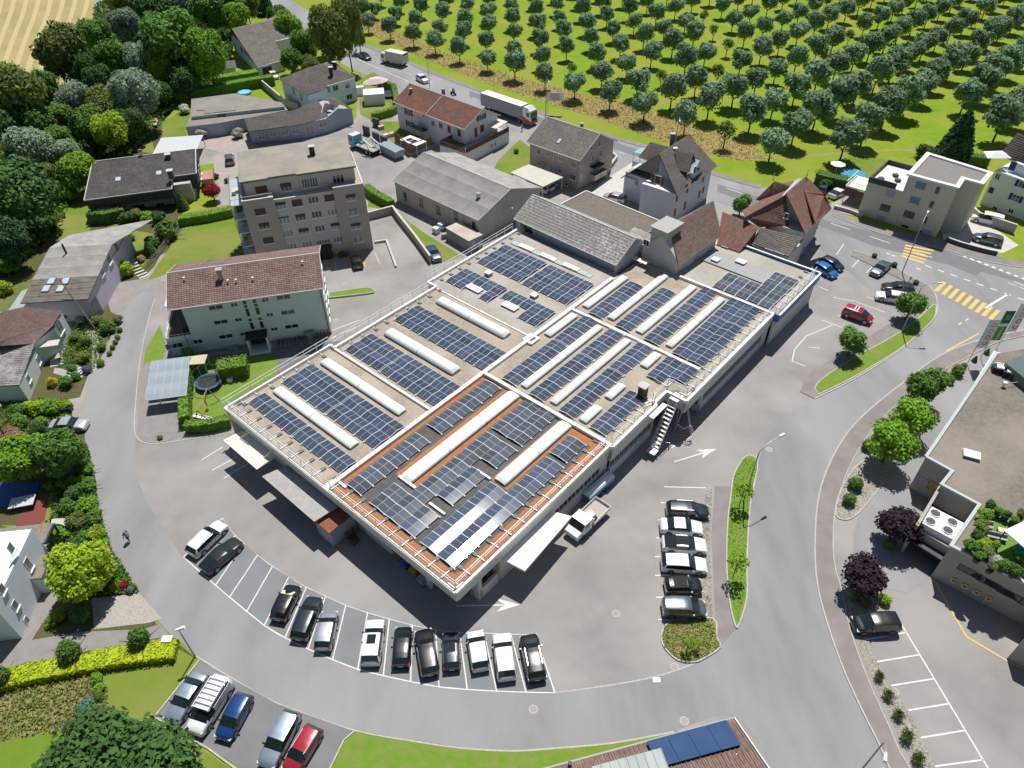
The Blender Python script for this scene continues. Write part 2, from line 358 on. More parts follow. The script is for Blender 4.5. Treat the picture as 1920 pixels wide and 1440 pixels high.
island('grass_strip',VERGE,"1399,856 1408,855 1418,862 1420,880 1415,900 1406,950 1400,1050 1400,1120 1385,1172 1378,1172 1368,1130 1362,1060 1364,980 1370,930 1376,890 1392,862")
island('weed_island',MIXG,"1262,1163 1336,1160 1343,1195 1350,1214 1320,1235 1300,1242 1270,1238 1246,1215 1240,1195 1245,1175")
island('grass_strip',VERGE,"1527,730 1540,712 1600,672 1660,640 1712,606 1750,572 1754,585 1745,605 1690,653 1600,708 1535,740")
island('grass_strip',VERGE,"1300,0 1301,0 1301,1",kerb=False)if 0 else None
ground('lawn',VERGE,"268,695 272,660 282,640 300,610 312,650 300,690",7)
island('grass_strip',VERGE,"617,551 680,542 697,543 702,548 690,552 617,560",.25)
ground('verge',VERGE,"664,1372 700,1380 760,1388 860,1403 960,1409 1040,1404 1150,1394 1265,1374 1300,1500 600,1500 625,1420 645,1385",6)
ground('parking_lot',M('old_parking_asphalt',(.20,.205,.205),.9,(.155,.16,.158),.5,.6,5,.1,9),"375,1238 430,1270 520,1320 660,1370 640,1390 600,1480 460,1480 452,1440 290,1345",7)
kb=MB();kb.strip(GP("460,1455 392,1405 290,1345 375,1238"),.14,0,.12);kb.strip(GP("600,1480 645,1388 664,1372"),.14,0,.12)
kb.strip(GP("368,1230 430,1269 520,1319 660,1368 760,1387 860,1402 960,1408 1040,1403 1150,1393 1265,1372",3),.14,0,.03)
kb.strip(GP("1040,1299 1150,1284 1240,1266 1310,1240 1350,1215",3),.12,0,.03);kb.strip(GP("290,560 276,610 262,680 255,750 252,800 258,822 272,830 292,832 340,826 440,810",3),.12,0,.05)
struct(kb.obj('kerb',STONE))
ground('gravel_bed',GRAV,"1640,850 1668,800 1700,765 1760,735 1700,815 1670,880 1625,950 1597,972 1572,972 1566,960 1572,925 1600,880",8)
kb=MB();kb.strip(GP("1640,850 1600,880 1574,925 1566,960 1574,973 1597,972 1625,945 1660,900",3),.15,0,.12);struct(kb.obj('kerb',STONE))
ground('gravel_bed',GRAV,"1578,1115 1600,1190 1640,1280 1690,1390 1720,1450 1760,1450 1700,1330 1660,1270 1625,1205 1605,1150 1660,1148 1660,1110 1610,1095",8)
ground('gravel_bed',GRAV,"1325,915 1335,915 1330,1000 1332,1080 1336,1160 1318,1160 1318,1080 1315,1000",8)
ground('gravel_bed',M('bed_mulch',(.17,.15,.12),.95,(.3,.27,.22),3,.6),"1772,700 1800,690 1755,735 1700,782 1640,850 1622,834 1655,790 1700,747",7)
ground('forecourt',ASPH_R,"1600,1000 1600,1090 1700,1112 1745,1084 1790,1020 1737,905 1737,855 1865,662 1990,700 2060,640 1930,632 1870,645 1780,700 1700,790 1640,870",6)
ground('court',CONCL,"1130,340 1185,305 1210,320 1170,400 1110,395 1090,380",6)
ground('court',PAVP,"1545,392 1600,355 1640,380 1630,405 1600,405",6)
ground('court',CONCL,"1760,420 1800,400 1860,425 1910,460 1880,475 1830,470 1770,452",7)
ground('garden_ground',LAWN,"670,150 700,135 745,165 752,200 735,222 700,228 676,215",7)
ground('garden_ground',LAWN,"700,228 760,228 800,240 800,262 740,270 705,240",7)
ground('garden_ground',LAWN,"935,300 975,262 1000,280 1000,320 960,330 925,318",7)
ground('garden_ground',LAWN,"1525,320 1600,290 1660,300 1660,340 1600,345 1545,342",7)
ground('garden_ground',LAWN,"690,350 742,398 800,440 858,475 870,482 840,490 802,495 760,420 735,395 690,388",7)
ground('garden_ground',VERGE,"355,672 400,670 520,665 520,720 425,760 440,790 355,815",7)
ground('bike_yard',PAVER,"262,700 275,680 355,672 345,815 300,832 270,828 258,800",8)
ground('entrance_yard',ASPH_D,"395,668 620,640 640,640 440,750 425,700 470,690",6)
_ang=radians(48.4)
AX=Vector((cos(_ang),sin(_ang),0));BX=Vector((sin(_ang),-cos(_ang),0))
K=1.0103
O6=G(854,1110,6.0);O6.z=0
FO=O6*K
ZR,ZP=4.95,5.4
FT=thing('factory_hall','long flat roofed factory hall in the middle, white parapets, roof covered in solar panels','factory',FO,_ang)
def UV(u,v,z=0):return Vector((u*K,-v*K,z))
def UVW(u,v,z=0):return FO+AX*(u*K)+BX*(v*K)+Vector((0,0,z))
def ub(mb,u0,u1,v0,v1,z0,z1,mi=0):mb.box(u0*K,u1*K,-v1*K,-v0*K,z0,z1,mi)
M_WALL=M('hall_render',(.66,.635,.58),.85,(.56,.54,.49),.25,.6,5,.05,10)
M_CAP=M('parapet_metal',(.83,.82,.78),.45,(.7,.69,.66),1.2,.4)
M_GRAVEL=M('roof_gravel',(.40,.335,.265),.95,(.27,.225,.18),2.2,.8,6,.5,12,c3=(.47,.40,.31),scale3=.25,amt3=.7)
M_ROOFC=M('roof_sheet',(.385,.345,.30),.9,(.31,.28,.245),1.4,.7,5,.1,8,c3=(.46,.42,.37),scale3=.2,amt3=.6)
M_TERRA=M('terracotta_chips',(.46,.17,.07),.95,(.33,.115,.055),3,.8,6,.5,12,c3=(.26,.20,.07),scale3=.45,amt3=.5)
M_FABRIC=M('roof_fabric',(.075,.08,.08),.9,(.14,.13,.115),.8,.8,5,.3,5)
sh=MB()
OUT=[(0,0),(0,-38.6),(15.8,-38.6),(15.8,-37.7),(34.5,-37.7),(34.5,-39.45),(54.6,-39.45),(54.6,-19.3),(73.6,-19.3),(73.6,3.6),(59.65,3.6),(59.65,2.85),(36.5,2.85),(36.5,.1),(33.7,.1),(33.7,.45),(24.7,.45),(24.7,0)]
def inset(u,v):return (u*K,-v*K)
sh.prism([inset(*p)for p in OUT],4.0,ZR-.006,0)
sh.obj('roof_deck',M_WALL,FT)
def surf(name,m,pts,z):mb=MB();mb.flat([inset(*p)for p in pts],z);mb.obj(name,m,FT)
surf('roof_surface',M_GRAVEL,[(.2,-38.4),(15.7,-38.4),(15.7,-37.6),(34.3,-37.6),(34.3,-19.5),(.2,-19.5)],ZR)
surf('roof_surface',M_ROOFC,[(34.4,-39.2),(54.5,-39.2),(54.5,-19.5),(34.4,-19.5)],ZR)
surf('roof_surface',M_GRAVEL,[(25,-19.2),(59.6,-19.2),(59.6,2.7),(36.7,2.7),(36.7,0),(25,0)],ZR)
surf('roof_surface',M_TERRA,[(.2,-19.2),(24.6,-19.2),(24.6,-.1),(.2,-.1)],ZR)
surf('roof_surface',M_ROOFC,[(59.8,-19.2),(73.5,-19.2),(73.5,3.5),(59.8,3.5)],ZR)
surf('roof_fabric',M_FABRIC,[(1.6,-18.5),(24.2,-18.5),(24.2,-15.4),(6.4,-15.4),(6.4,-12.3),(12.5,-12.3),(24.9,-12.4),(24.9,-7.0),(12.5,-7),(12.5,-4.6),(23.4,-4.7),(23.4,-1.6),(1.6,-1.6)],ZR+.004)
pp=MB()
def cap(u0,v0,u1,v1,wd,h,zb=ZR):pp.bar(UV(u0,v0,zb+h/2),UV(u1,v1,zb+h/2),wd,h)
ring=OUT[:7]
for i in range(6):
 a,b=ring[i],ring[i+1];pp.bar(UV(*a,ZP-.25+.0015*i),UV(*b,ZP-.25+.0015*i),.34,.5)
rr=[(0,0),(24.6,0),(24.7,.45),(33.7,.45),(33.7,.1),(36.5,.1),(36.5,2.85),(59.5,2.85)]
for i in range(7):
 a,b=rr[i],rr[i+1];pp.bar(UV(*a,ZP-.248+.0015*i),UV(*b,ZP-.248+.0015*i),.34,.5)
for a,b,wd,h in (((.2,-19.35),(52.9,-19.35),.5,.36),((24.75,-19.3),(24.75,.35),.42,.44),((42.95,-19.1),(42.95,1.0),.4,.26),((59.68,-12),(59.68,2.9),.36,.4),((15.75,-38),(15.75,-19.5),.3,.3),((34.42,-37.8),(34.42,-19.6),.2,.12),((28.6,-20.2),(34.6,-20.2),.01,.01)):
 cap(*a,*b,wd,h)
cap(33.2,-19.9,34.9,-19.9,.35,.3);cap(34.7,-19.95,34.7,-18.4,.35,.31);cap(33.1,-18.55,34.8,-18.55,.35,.32);cap(33.2,-19.8,33.2,-18.6,.35,.33)
cap(6.3,-14.75,6.3,-12.1,.3,.3);cap(12.4,-8.9,12.4,-6.9,.25,.3);cap(5.9,-9.6,5.9,-7.3,.25,.22);cap(1.6,-19.2,1.6,-17.9,.3,.2)
pp.obj('parapet',M_CAP,FT)
bl=MB();bl.bar(UV(59.75,3.62,4.75),UV(73.6,3.62,4.75),.2,1.2);bl.bar(UV(59.72,2.95,4.75),UV(59.72,3.6,4.75),.2,1.2);bl.bar(UV(73.6,3.5,4.8),UV(73.6,-9,4.8),.2,1.1)
bl.obj('blue_fascia',M('blue_fascia',(.035,.16,.42),.5,(.02,.1,.3),1,.4),FT)
oc=MB();oc.bar(UV(59.75,3.64,5.39),UV(73.6,3.64,5.39),.3,.08);oc.bar(UV(73.62,3.6,5.392),UV(73.62,-9,5.392),.3,.08);oc.obj('cornice',M_CAP,FT)
def wallbox(name,pts,m=M_WALL):
 mb=MB()
 for (u0,u1,v0,v1,z0,z1)in pts:ub(mb,u0,u1,v0,v1,z0,z1)
 return mb.obj(name,m,FT)
wallbox('fascia',[(-.02,.3,-38.6,0.02,3.75,5.0),(.3,24.7,-.3,.02,3.6,5.0),(24.7,33.7,.1,.47,3.15,5.0),(36.5,59.6,2.4,2.87,3.3,5.0),(36.48,36.8,.1,2.4,3.6,5.0),(59.7,73.5,3.2,3.6,3.6,4.2),(0,15.8,-38.62,-38.3,0,5.0),(15.8,34.5,-37.72,-37.4,0,5.0),(34.5,54.6,-39.47,-39.1,0,5.0)])
MW=M('window_frame_white',(.62,.63,.62),.5)
def glazing(u0,v0,u1,v1,z0,z1,n,out=.0):
 """row of window casements between two hall points, each its own part"""
 a,b=UV(u0,v0),UV(u1,v1);d=b-a;L=d.length;w_=L/n;an=atan2(d.y,d.x)
 fb=MB();t=.05
 fb.box(0,w_,-.04,.04,0,t);fb.box(0,w_,-.04,.04,z1-z0-t,z1-z0);fb.box(0,t,-.038,.038,t,z1-z0-t);fb.box(w_-t,w_,-.038,.038,t,z1-z0-t)
 fb.box(w_/2-.025,w_/2+.025,-.038,.038,t,z1-z0-t)
 fm=fb.mesh('window',MW);pb=MB();pb.box(t,w_-t,-.01,.01,t,z1-z0-t);pm=pb.mesh('pane',GLASS)
 for i in range(n):
  p=a+d*(i/n);o=link('window',fm,FT,(p.x,p.y,z0),an);link('pane',pm,o,(0,0,0))
wallbox('wall',[(1.0,1.3,-38.3,-11.0,0,1.9),(1.0,1.3,-38.3,-11.0,3.0,4.0),(1.0,6,-11.1,-10.8,0,4.0),(6,6.3,-10.9,-2.2,0,4.0),(1.6,6,-3.6,-1.6,3.0,4.0)])
glazing(1.15,-30.0,1.15,-11.2,1.9,3.0,12);wallbox('wall',[(1.0,1.3,-38.3,-30.0,1.9,3.0)])
wallbox('wall',[(.8,1.1,-5.4,-4.7,0,4),(3.2,24.7,-.35,-.05,0,1.7),(8.5,24.7,-.35,-.06,2.75,4.0),(23.3,24.7,-.35,-.06,1.7,2.75),(3.0,3.5,-3.8,-.05,0,4.0),(7.4,8.5,-.35,-.06,1.7,4.0)])
glazing(8.5,-.2,23.3,-.2,1.7,2.75,10)
wallbox('wall',[(24.7,33.7,.05,.4,0,1.55),(24.7,33.7,.05,.39,2.75,4.0),(33.4,33.7,-3,.4,0,4.0),(33.6,41,-3.2,-2.9,0,4.0),(41,41.3,-3.0,2.75,0,1.2),(41,59.6,2.4,2.75,0,1.5),(41,59.6,2.4,2.74,2.8,4),(58,59.6,2.4,2.74,1.5,2.8),(41,41.5,2.4,2.74,1.5,2.8),(59.6,73.4,3.0,3.3,0,4.2),(73.1,73.4,-19,3.3,0,4.2)],M('hall_render_grey',(.55,.56,.56),.85,(.46,.47,.47),.3,.6))
glazing(24.8,.2,33.6,.2,1.55,2.75,9);glazing(41.5,2.58,58,2.58,1.5,2.8,16)
dk=MB();ub(dk,6.4,6.6,-10.6,-3,.0,3.9);ub(dk,34,40.8,-2.88,-2.84,.2,3.4);dk.obj('dock_gate',M('gate_dark',(.03,.04,.05),.6),FT)
CANW=M('canopy_cream',(.78,.76,.68),.5,(.62,.60,.53),1.5,.4)
def canopy(name,px,z,m,ribs=0,t=.12,rib_along=0):
 P=[G(x,y,z)for x,y in px];lm=local(FT)
 L_=[lm@p for p in P]
 mb=MB();mb.prism([(p.x,p.y)for p in L_],z-t,z)
 if ribs:
  for i in range(ribs+1):
   f=i/ribs;a=L_[0].lerp(L_[3],f)if rib_along else L_[0].lerp(L_[1],f);b=L_[1].lerp(L_[2],f)if rib_along else L_[3].lerp(L_[2],f)
   mb.bar((a.x,a.y,z+.012),(b.x,b.y,z+.012),.09,.05)
 return mb.obj(name,m,FT)
canopy('canopy',[(419,825),(453,808),(517,856),(482,880)],3.5,CANW,16)
canopy('canopy',[(936,1045),(997,948),(1072,968),(984,1070)],3.5,M_CAP,0,.3)
canopy('canopy',[(492,893),(548,868),(640,946),(590,978)],3.3,M('corrugated_grey',(.42,.40,.38),.7,(.3,.29,.28),2,.6),34)
br=MB()
for (x,y),(x2,y2)in (((463,808),(450,822)),((510,843),(495,858))):
 a=local(FT)@G(x,y,5.0);b=local(FT)@G(x2,y2,3.55)
 br.tube(a,b,.05);br.tube(a+Vector((0,-.4,0)),b,.05)
br.obj('canopy_stay',STEEL,FT)
pl=MB();ub(pl,1.0,1.5,-5.6,-5.1,0,4)
p_=local(FT)@G(936,1091);pl.box(p_.x-.1,p_.x+4.6,p_.y,p_.y+.35,0,3.9);pl.box(p_.x-.1,p_.x+.25,p_.y,p_.y+2.6,0,3.9)
pl.obj('pillar',M_WALL,FT)
ds=MB()
for i in range(3):ds.box(*[(local(FT)@G(884-i*7,1108-i*7)).x,(local(FT)@G(884-i*7,1108-i*7)).x+1.2],(local(FT)@G(884,1108)).y+.2,(local(FT)@G(884,1108)).y+1.9,0,1.2)
M_VAULT=M('skylight_polycarbonate',(.80,.84,.83),.3,(.70,.75,.75),1.2,.4,spec=.6)
M_CURB=M('skylight_curb',(.30,.31,.31),.7)
def vault(u0,u1,v0,v1,along,h=.42,z=ZR,nseg=1):
 cu,cv=(u0+u1)/2,(v0+v1)/2
 Lg=(u1-u0 if along=='u' else v1-v0)*K;wd=(v1-v0 if along=='u' else u1-u0)*K
 o=thing('skylight','','skylight',UVW(cu,cv,z),_ang+(0 if along=='u' else -pi/2),'barrel skylights on the factory roof')
 cb=MB();cb.box(-Lg/2,Lg/2,-wd/2,wd/2,0,.2);cb.obj('curb',M_CURB,o)
 nd=max(1,round(Lg/7));seg=Lg/nd
 for k in range(nd):
  x0=-Lg/2+k*seg+.02;x1=x0+seg-.04;mb=MB();n=8;wv=wd+.12
  prof=[(-wv/2*cos(pi*i/n),.2+h*sin(pi*i/n)**.8)for i in range(n+1)]
  ins=.35
  st=([(x0,.45)]if k==0 else [])+[(x0+(ins if k==0 else 0),1),(x1-(ins if k==nd-1 else 0),1)]+([(x1,.45)]if k==nd-1 else [])
  vs=[]
  for x,q in st:
   for yy,zz in prof:vs.append((x,yy*(.8+.2*q),.2+(zz-.2)*q))
  m_=n+1;fs=[]
  for a in range(len(st)-1):
   for i in range(n):fs.append((a*m_+i,(a+1)*m_+i,(a+1)*m_+i+1,a*m_+i+1))
  fs.append(tuple(range(m_)));fs.append(tuple(range((len(st)-1)*m_,len(st)*m_))[::-1])
  mb.add(vs,fs);mb.obj('vault',M_VAULT,o,smooth=False)
  if k:
   hb_=MB()
   for i in range(n):hb_.bar((x0-.02,prof[i][0],prof[i][1]+.015),(x0-.02,prof[i+1][0],prof[i+1][1]+.015),.05,.03)
   hb_.obj('seam',M('seam_grey',(.30,.33,.33),.6),o)
 return o
VL=[
 (5.45,6.7,-36.8,-21.9,'v','long white skylight nearest the west front of the factory, between the first two panel arrays'),
 (12.65,13.9,-36.8,-21.8,'v','white skylight on gravel left of the slanting white roof seam, second from the west front'),
 (22.0,23.5,-35.1,-22.1,'v','pale ribbed skylight between the third and fourth panel arrays of the gravel roof'),
 (31.75,33.2,-35.1,-22.1,'v','pale ribbed skylight beside the bare light roof sheet, farthest of the four lying across'),
 (44.5,54.5,-18.6,-17.5,'u','short white skylight pointing at the lichened shed, next to the long roof seam'),
 (44.5,58.6,-14.3,-13.2,'u','white skylight whose far end lies in the shadow of the barn'),
 (44.4,58.8,-9.6,-8.5,'u','unbroken white skylight in the middle of the far roof field'),
 (44.4,58.6,-4.9,-3.9,'u','white skylight beside the widest array of the far roof field'),
 (36.0,42.1,-18.6,-17.5,'u','short white skylight near the small white roof box at the seam'),
 (26.1,42.1,-14.3,-13.3,'u','white skylight of the middle roof field, left one of the two long ones'),
 (26.1,42.1,-9.7,-8.7,'u','white skylight of the middle roof field, right one of the two long ones'),
 (38.8,42.1,-5.2,-4.1,'u','stubby white skylight near the white roof seam, farthest of three in line'),
 (31.05,34.2,-5.2,-4.2,'u','stubby white skylight beside the rusty roof chimney, middle of three in line'),
 (25.9,29.1,-5.2,-4.1,'u','stubby white skylight beside the terracotta field, nearest of three in line'),
 (6.4,24.4,-14.6,-13.0,'u','wide white skylight on terracotta chips, the left and longer one'),
 (12.7,24.4,-6.6,-5.1,'u','wide white skylight on terracotta chips, the right and shorter one')]
for q in VL:o=vault(*q[:5],h=.6 if q[4]=='v' and q[0]>20 else .42);o['label']=q[5]
def flatlight(u0,u1,v0,v1,label,h=.3):
 o=thing('roof_window',label,'roof window',UVW(u0,v0,ZR),_ang,'flat roof windows of the factory')
 mb=MB();mb.box(0,(u1-u0)*K,-(v1-v0)*K,0,0,h-.06);mb.obj('curb',M_CURB,o)
 mb=MB();mb.box(-.05,(u1-u0)*K+.05,-(v1-v0)*K-.05,.05,h-.06,h);mb.obj('cover',M_VAULT,o)
flatlight(37.35,38.45,-34.5,-32.0,'flat white roof window set into the array beside the bare light roof sheet')
flatlight(37.3,38.45,-27.5,-25.1,'flat white roof window between two array blocks, nearer the long seam')
flatlight(41.6,42.5,-34.7,-33.8,'small white roof dome between the two panel rows, near the railing',.55)
flatlight(41.6,42.5,-25.8,-24.9,'small white roof dome between the two panel rows, near the seam',.45)
flatlight(68.5,69.5,-7.6,-6.2,'square white roof light at the middle of the raised grey roof plate',.3)
flatlight(66.6,67.6,-10.7,-9.6,'square white roof light at the end of the raised grey roof plate',.3)
o=thing('skylight_strip','low strip of pale panes and three white covers along the lichened shed','skylight',UVW(51.0,-37.7,ZR),_ang)
mb=MB()
for k in range(4):mb.box(.0,1.0,-(k*4.4+1.5)*K,-k*4.4*K,0,.16)
mb.box(.05,.95,-15.6*K,0,0,.1)
mb.obj('pale_pane',M('pale_glass',(.42,.50,.48),.3),o)
for k in range(3):mb=MB();mb.box(.05,.98,-(k*4.4+4.4)*K,-(k*4.4+1.55)*K,0,.3);mb.obj('cover',M_VAULT,o)
o=thing('roof_plate','raised grey plate on the far end of the factory roof','roof plate',UVW(66,-12.0,ZR),_ang)
mb=MB();mb.box(0,3.6,-11.2*K,0,0,.2);mb.obj('plate',M('grey_sheet',(.30,.31,.30),.7,(.36,.36,.35),1,.5),o)
for q in bpy.data.objects:
 if q.name.startswith('roof_window')and q.get('label','').find('raised grey')>0:q.location.z+=.2
M_PV=[]
def pvmat(name,c,rough,spec=.5,metal=0.0):
 m=bpy.data.materials.new(name);m.use_nodes=True;N,L=m.node_tree.nodes,m.node_tree.links;b=N['Principled BSDF']
 tc=N.new('ShaderNodeTexCoord');sp=N.new('ShaderNodeSeparateXYZ');L.new(tc.outputs['Object'],sp.inputs[0])
 def lines(out,freq,wd):
  a=N.new('ShaderNodeMath');a.operation='MULTIPLY';a.inputs[1].default_value=freq;L.new(out,a.inputs[0])
  f=N.new('ShaderNodeMath');f.operation='FRACT';L.new(a.outputs[0],f.inputs[0])
  c_=N.new('ShaderNodeMath');c_.operation='LESS_THAN';c_.inputs[1].default_value=wd;L.new(f.outputs[0],c_.inputs[0]);return c_.outputs[0]
 l1=lines(sp.outputs[0],1/.19,.1);l2=lines(sp.outputs[1],1/.19,.1)
 mx=N.new('ShaderNodeMath');mx.operation='MAXIMUM';L.new(l1,mx.inputs[0]);L.new(l2,mx.inputs[1])
 k=N.new('ShaderNodeMix');k.data_type='RGBA';L.new(mx.outputs[0],k.inputs[0]);k.inputs[6].default_value=(*c,1)
 k.inputs[7].default_value=(c[0]*1.9+.012,c[1]*1.9+.014,c[2]*1.7+.018,1)
 oi=N.new('ShaderNodeObjectInfo');h=N.new('ShaderNodeHueSaturation');r=N.new('ShaderNodeMapRange');L.new(oi.outputs['Random'],r.inputs[0]);r.inputs[3].default_value=.78;r.inputs[4].default_value=1.22
 L.new(r.outputs[0],h.inputs['Value']);L.new(k.outputs[2],h.inputs['Color']);L.new(h.outputs[0],b.inputs['Base Color'])
 b.inputs['Roughness'].default_value=rough;b.inputs['Specular IOR Level'].default_value=spec;b.inputs['Metallic'].default_value=metal
 return m
PV_BLUE=pvmat('solar_cells_blue',(.045,.062,.10),.085,.4)
PV_GREY=pvmat('solar_cells_grey',(.066,.08,.105),.075,.35)
PV_IRID=pvmat('solar_cells_film',(.062,.08,.12),.085,.35)
_tf=PV_IRID.node_tree.nodes['Principled BSDF'].inputs
if 'Thin Film Thickness' in _tf:_tf['Thin Film Thickness'].default_value=0;_tf['Thin Film IOR'].default_value=1.6
FRAME_W=M('panel_frame',(.50,.52,.54),.6)
RAILW=M('panel_rail',(.66,.67,.67),.6)
TILT=radians(8)
def tent_panel_mesh(lp,wp,m,name='solar_panel'):
 mb=MB();t=.022
 mb.box(0,lp,0,wp,0,.03,0);n=.022
 mb.box(0,lp,0,t,.0301,.036,1);mb.box(0,lp,wp-t,wp,.0301,.036,1);mb.box(0,t,t,wp-t,.0301,.036,1);mb.box(lp-t,lp,t,wp-t,.0301,.036,1);mb.box(lp/2-.014,lp/2+.014,t,wp-t,.0301,.034,1)
 return mb.mesh(name,[m,FRAME_W])
PVM={}
def array(label,u0,u1,v0,v1,along,tents,n,cells=PV_BLUE,gap=None,skip=()):
 """east-west array; 'along' is the direction of the long panel side, 'tents' ridges across"""
 Lg=((u1-u0)if along=='u' else (v1-v0))*K;W_=((v1-v0)if along=='u' else (u1-u0))*K
 base=UVW(u0,v1,ZR)if along=='u' else UVW(u0,v0,ZR)
 rz=_ang if along=='u' else _ang-pi/2
 o=thing('solar_array',label,'solar panels',base,rz,'solar arrays on the factory roof')
 pitch=Lg/n;lp=pitch-.05;tw=W_/tents;wp=(tw/2-.03)/cos(TILT)
 key=(round(lp,2),round(wp,2),cells.name)
 if key not in PVM:PVM[key]=tent_panel_mesh(lp,wp,cells)
 me=PVM[key];rl=MB();zh=.16;hr=wp*sin(TILT)
 for t in range(tents):
  for k in range(n):
   if (t,k)in skip:continue
   x=k*pitch+.025+(.22 if gap is not None and k>=gap else 0)
   for sd in (0,1):
    p=bpy.data.objects.new('solar_panel',me);COL.objects.link(p);p.parent=o
    if sd==0:p.location=(x,t*tw+.02,zh);p.rotation_euler=(TILT,0,0)
    else :p.location=(x+lp,(t+1)*tw-.02,zh);p.rotation_euler=(TILT,0,pi)
  ks=[k for k in range(n)if (t,k)not in skip]
  if not ks:continue
  for k in sorted(set(ks)|{k+1 for k in ks}):
   x=k*pitch+(.22 if gap is not None and k>=gap else 0)
   for xx in ([x]if not (gap is not None and k==gap)else [x,x-.24]):
    y0=t*tw-.12;rl.bar((xx,y0,.15+.03),(xx,t*tw+tw/2,.15+.045+hr),.055,.04,0);rl.bar((xx,t*tw+tw/2,.15+.045+hr),(xx,(t+1)*tw+.12,.18),.055,.04,0)
    rl.box(xx-.08,xx+.08,y0-.06,y0+.08,0,.2)
  rl.bar((ks[0]*pitch,t*tw+tw/2,.14),(ks[-1]*pitch+pitch,t*tw+tw/2,.14),.06,.06)
 rl.obj('mounting_rail',RAILW,o)
 return o
AR=[
 ('panel array nearest the west front, a single ridge beside the weights of the railing',2.45,4.75,-37.4,-20.15,'v',1,10,PV_BLUE,5),
 ('double ridge panel array between the two nearest crosswise skylights',7.3,11.9,-37.4,-20.15,'v',2,10,PV_BLUE,5),
 ('double ridge panel array just beyond the slanting white roof seam',16.6,21.1,-36.5,-19.8,'v',2,10,PV_BLUE,4),
 ('double ridge panel array between the two pale ribbed skylights',25.2,29.7,-36.5,-19.7,'v',2,10,PV_BLUE,None),
 ('panel row with a step round the flat roof window, near the railing',36.7,41.0,-37.9,-29.5,'v',2,5,PV_BLUE,None,((0,2),(0,3))),
 ('panel row with a step round the flat roof window, near the long seam',36.65,40.95,-28.85,-20.5,'v',2,5,PV_BLUE,None,((0,0),(0,1),(0,2))),
 ('three ridge panel block on pale roof sheet, the one near the railing',43.5,50.1,-37.9,-29.45,'v',3,5),
 ('three ridge panel block on pale roof sheet, the one near the long seam',43.4,50.0,-28.8,-20.5,'v',3,5),
 ('panel array between the short and the shaded skylight of the far roof field',43.8,54.0,-17.0,-14.7,'u',1,6),
 ('panel array with two blackish modules at its far end',43.7,55.6,-12.5,-10.2,'u',1,7),
 ('panel array left of the skylight beside the widest array',43.7,59.4,-7.9,-5.6,'u',1,9,PV_BLUE,6),
 ('widest double ridge array, along the railing of the road side',43.6,59.3,-3.5,1.0,'u',2,9,PV_BLUE,6),
 ('panel array of the middle roof field nearest the long seam',25.6,42.6,-17.0,-14.7,'u',1,10,PV_BLUE,6),
 ('panel array between the two long skylights of the middle roof field',25.6,42.4,-12.6,-10.3,'u',1,10,PV_BLUE,6),
 ('panel array of the middle roof field beside the stubby skylights',25.6,42.4,-8.0,-5.7,'u',1,10,PV_BLUE,6),
 ('small double ridge array beside the notch of the outer stairs',37.6,42.65,-3.5,1.0,'u',2,3,PV_BLUE,None,((0,0),)),
 ('panel array between the stubby skylights and the road side railing',25.7,34.0,-3.55,-1.3,'u',1,5),
 ('panel array on terracotta in the inner corner, upper piece',13.8,24.0,-18.2,-15.85,'u',1,6,PV_GREY),
 ('panel array on terracotta near the west parapet, lower left piece',1.9,12.0,-18.2,-15.9,'u',1,6,PV_GREY),
 ('first panel block on dark fabric below the end of the wide skylight',1.85,5.3,-14.4,-12.15,'u',1,2,PV_GREY),
 ('long panel row on dark fabric running between the two wide skylights',1.85,17.4,-12.1,-9.85,'u',1,9,PV_GREY),
 ('panel piece with blue sheen at the lower end of the dark fabric',1.85,5.3,-9.8,-7.55,'u',1,2,PV_IRID),
 ('panel piece with blue sheen in the middle of the dark fabric',7.2,12.4,-9.8,-7.55,'u',1,3,PV_IRID),
 ('panel row beside the shorter wide skylight, upper right of the dark fabric',14.0,17.4,-9.8,-7.55,'u',1,2,PV_GREY),
 ('double ridge panel block at the top of the dark fabric',18.3,24.9,-12.1,-7.55,'u',2,4,PV_GREY),
 ('front panel row with the brightest reflections, beside the wide skylight',1.85,12.1,-6.7,-4.4,'u',1,6,PV_IRID),
 ('outermost panel row along the terracotta edge of the road side',1.85,18.8,-4.35,-2.05,'u',1,10,PV_IRID),
 ('short panel piece at the far end of the terracotta edge',19.6,23.1,-4.55,-2.2,'u',1,2,PV_GREY),
 ('panel block on the far roof field behind the blue fascia',60.7,65.4,-7.0,1.9,'v',2,5,PV_GREY),
 ('small panel block beside the raised grey plate',65.45,70.0,-1.75,1.95,'v',2,2,PV_GREY)]
for a in AR:array(*a)
RW=M('railing_white',(.80,.81,.80),.4,metal=.1)
_w=MB();_w.box(-.28,.28,-.2,.2,.0,.16);WTM=_w.mesh('counterweight',M('weight_grey',(.17,.18,.185),.8))
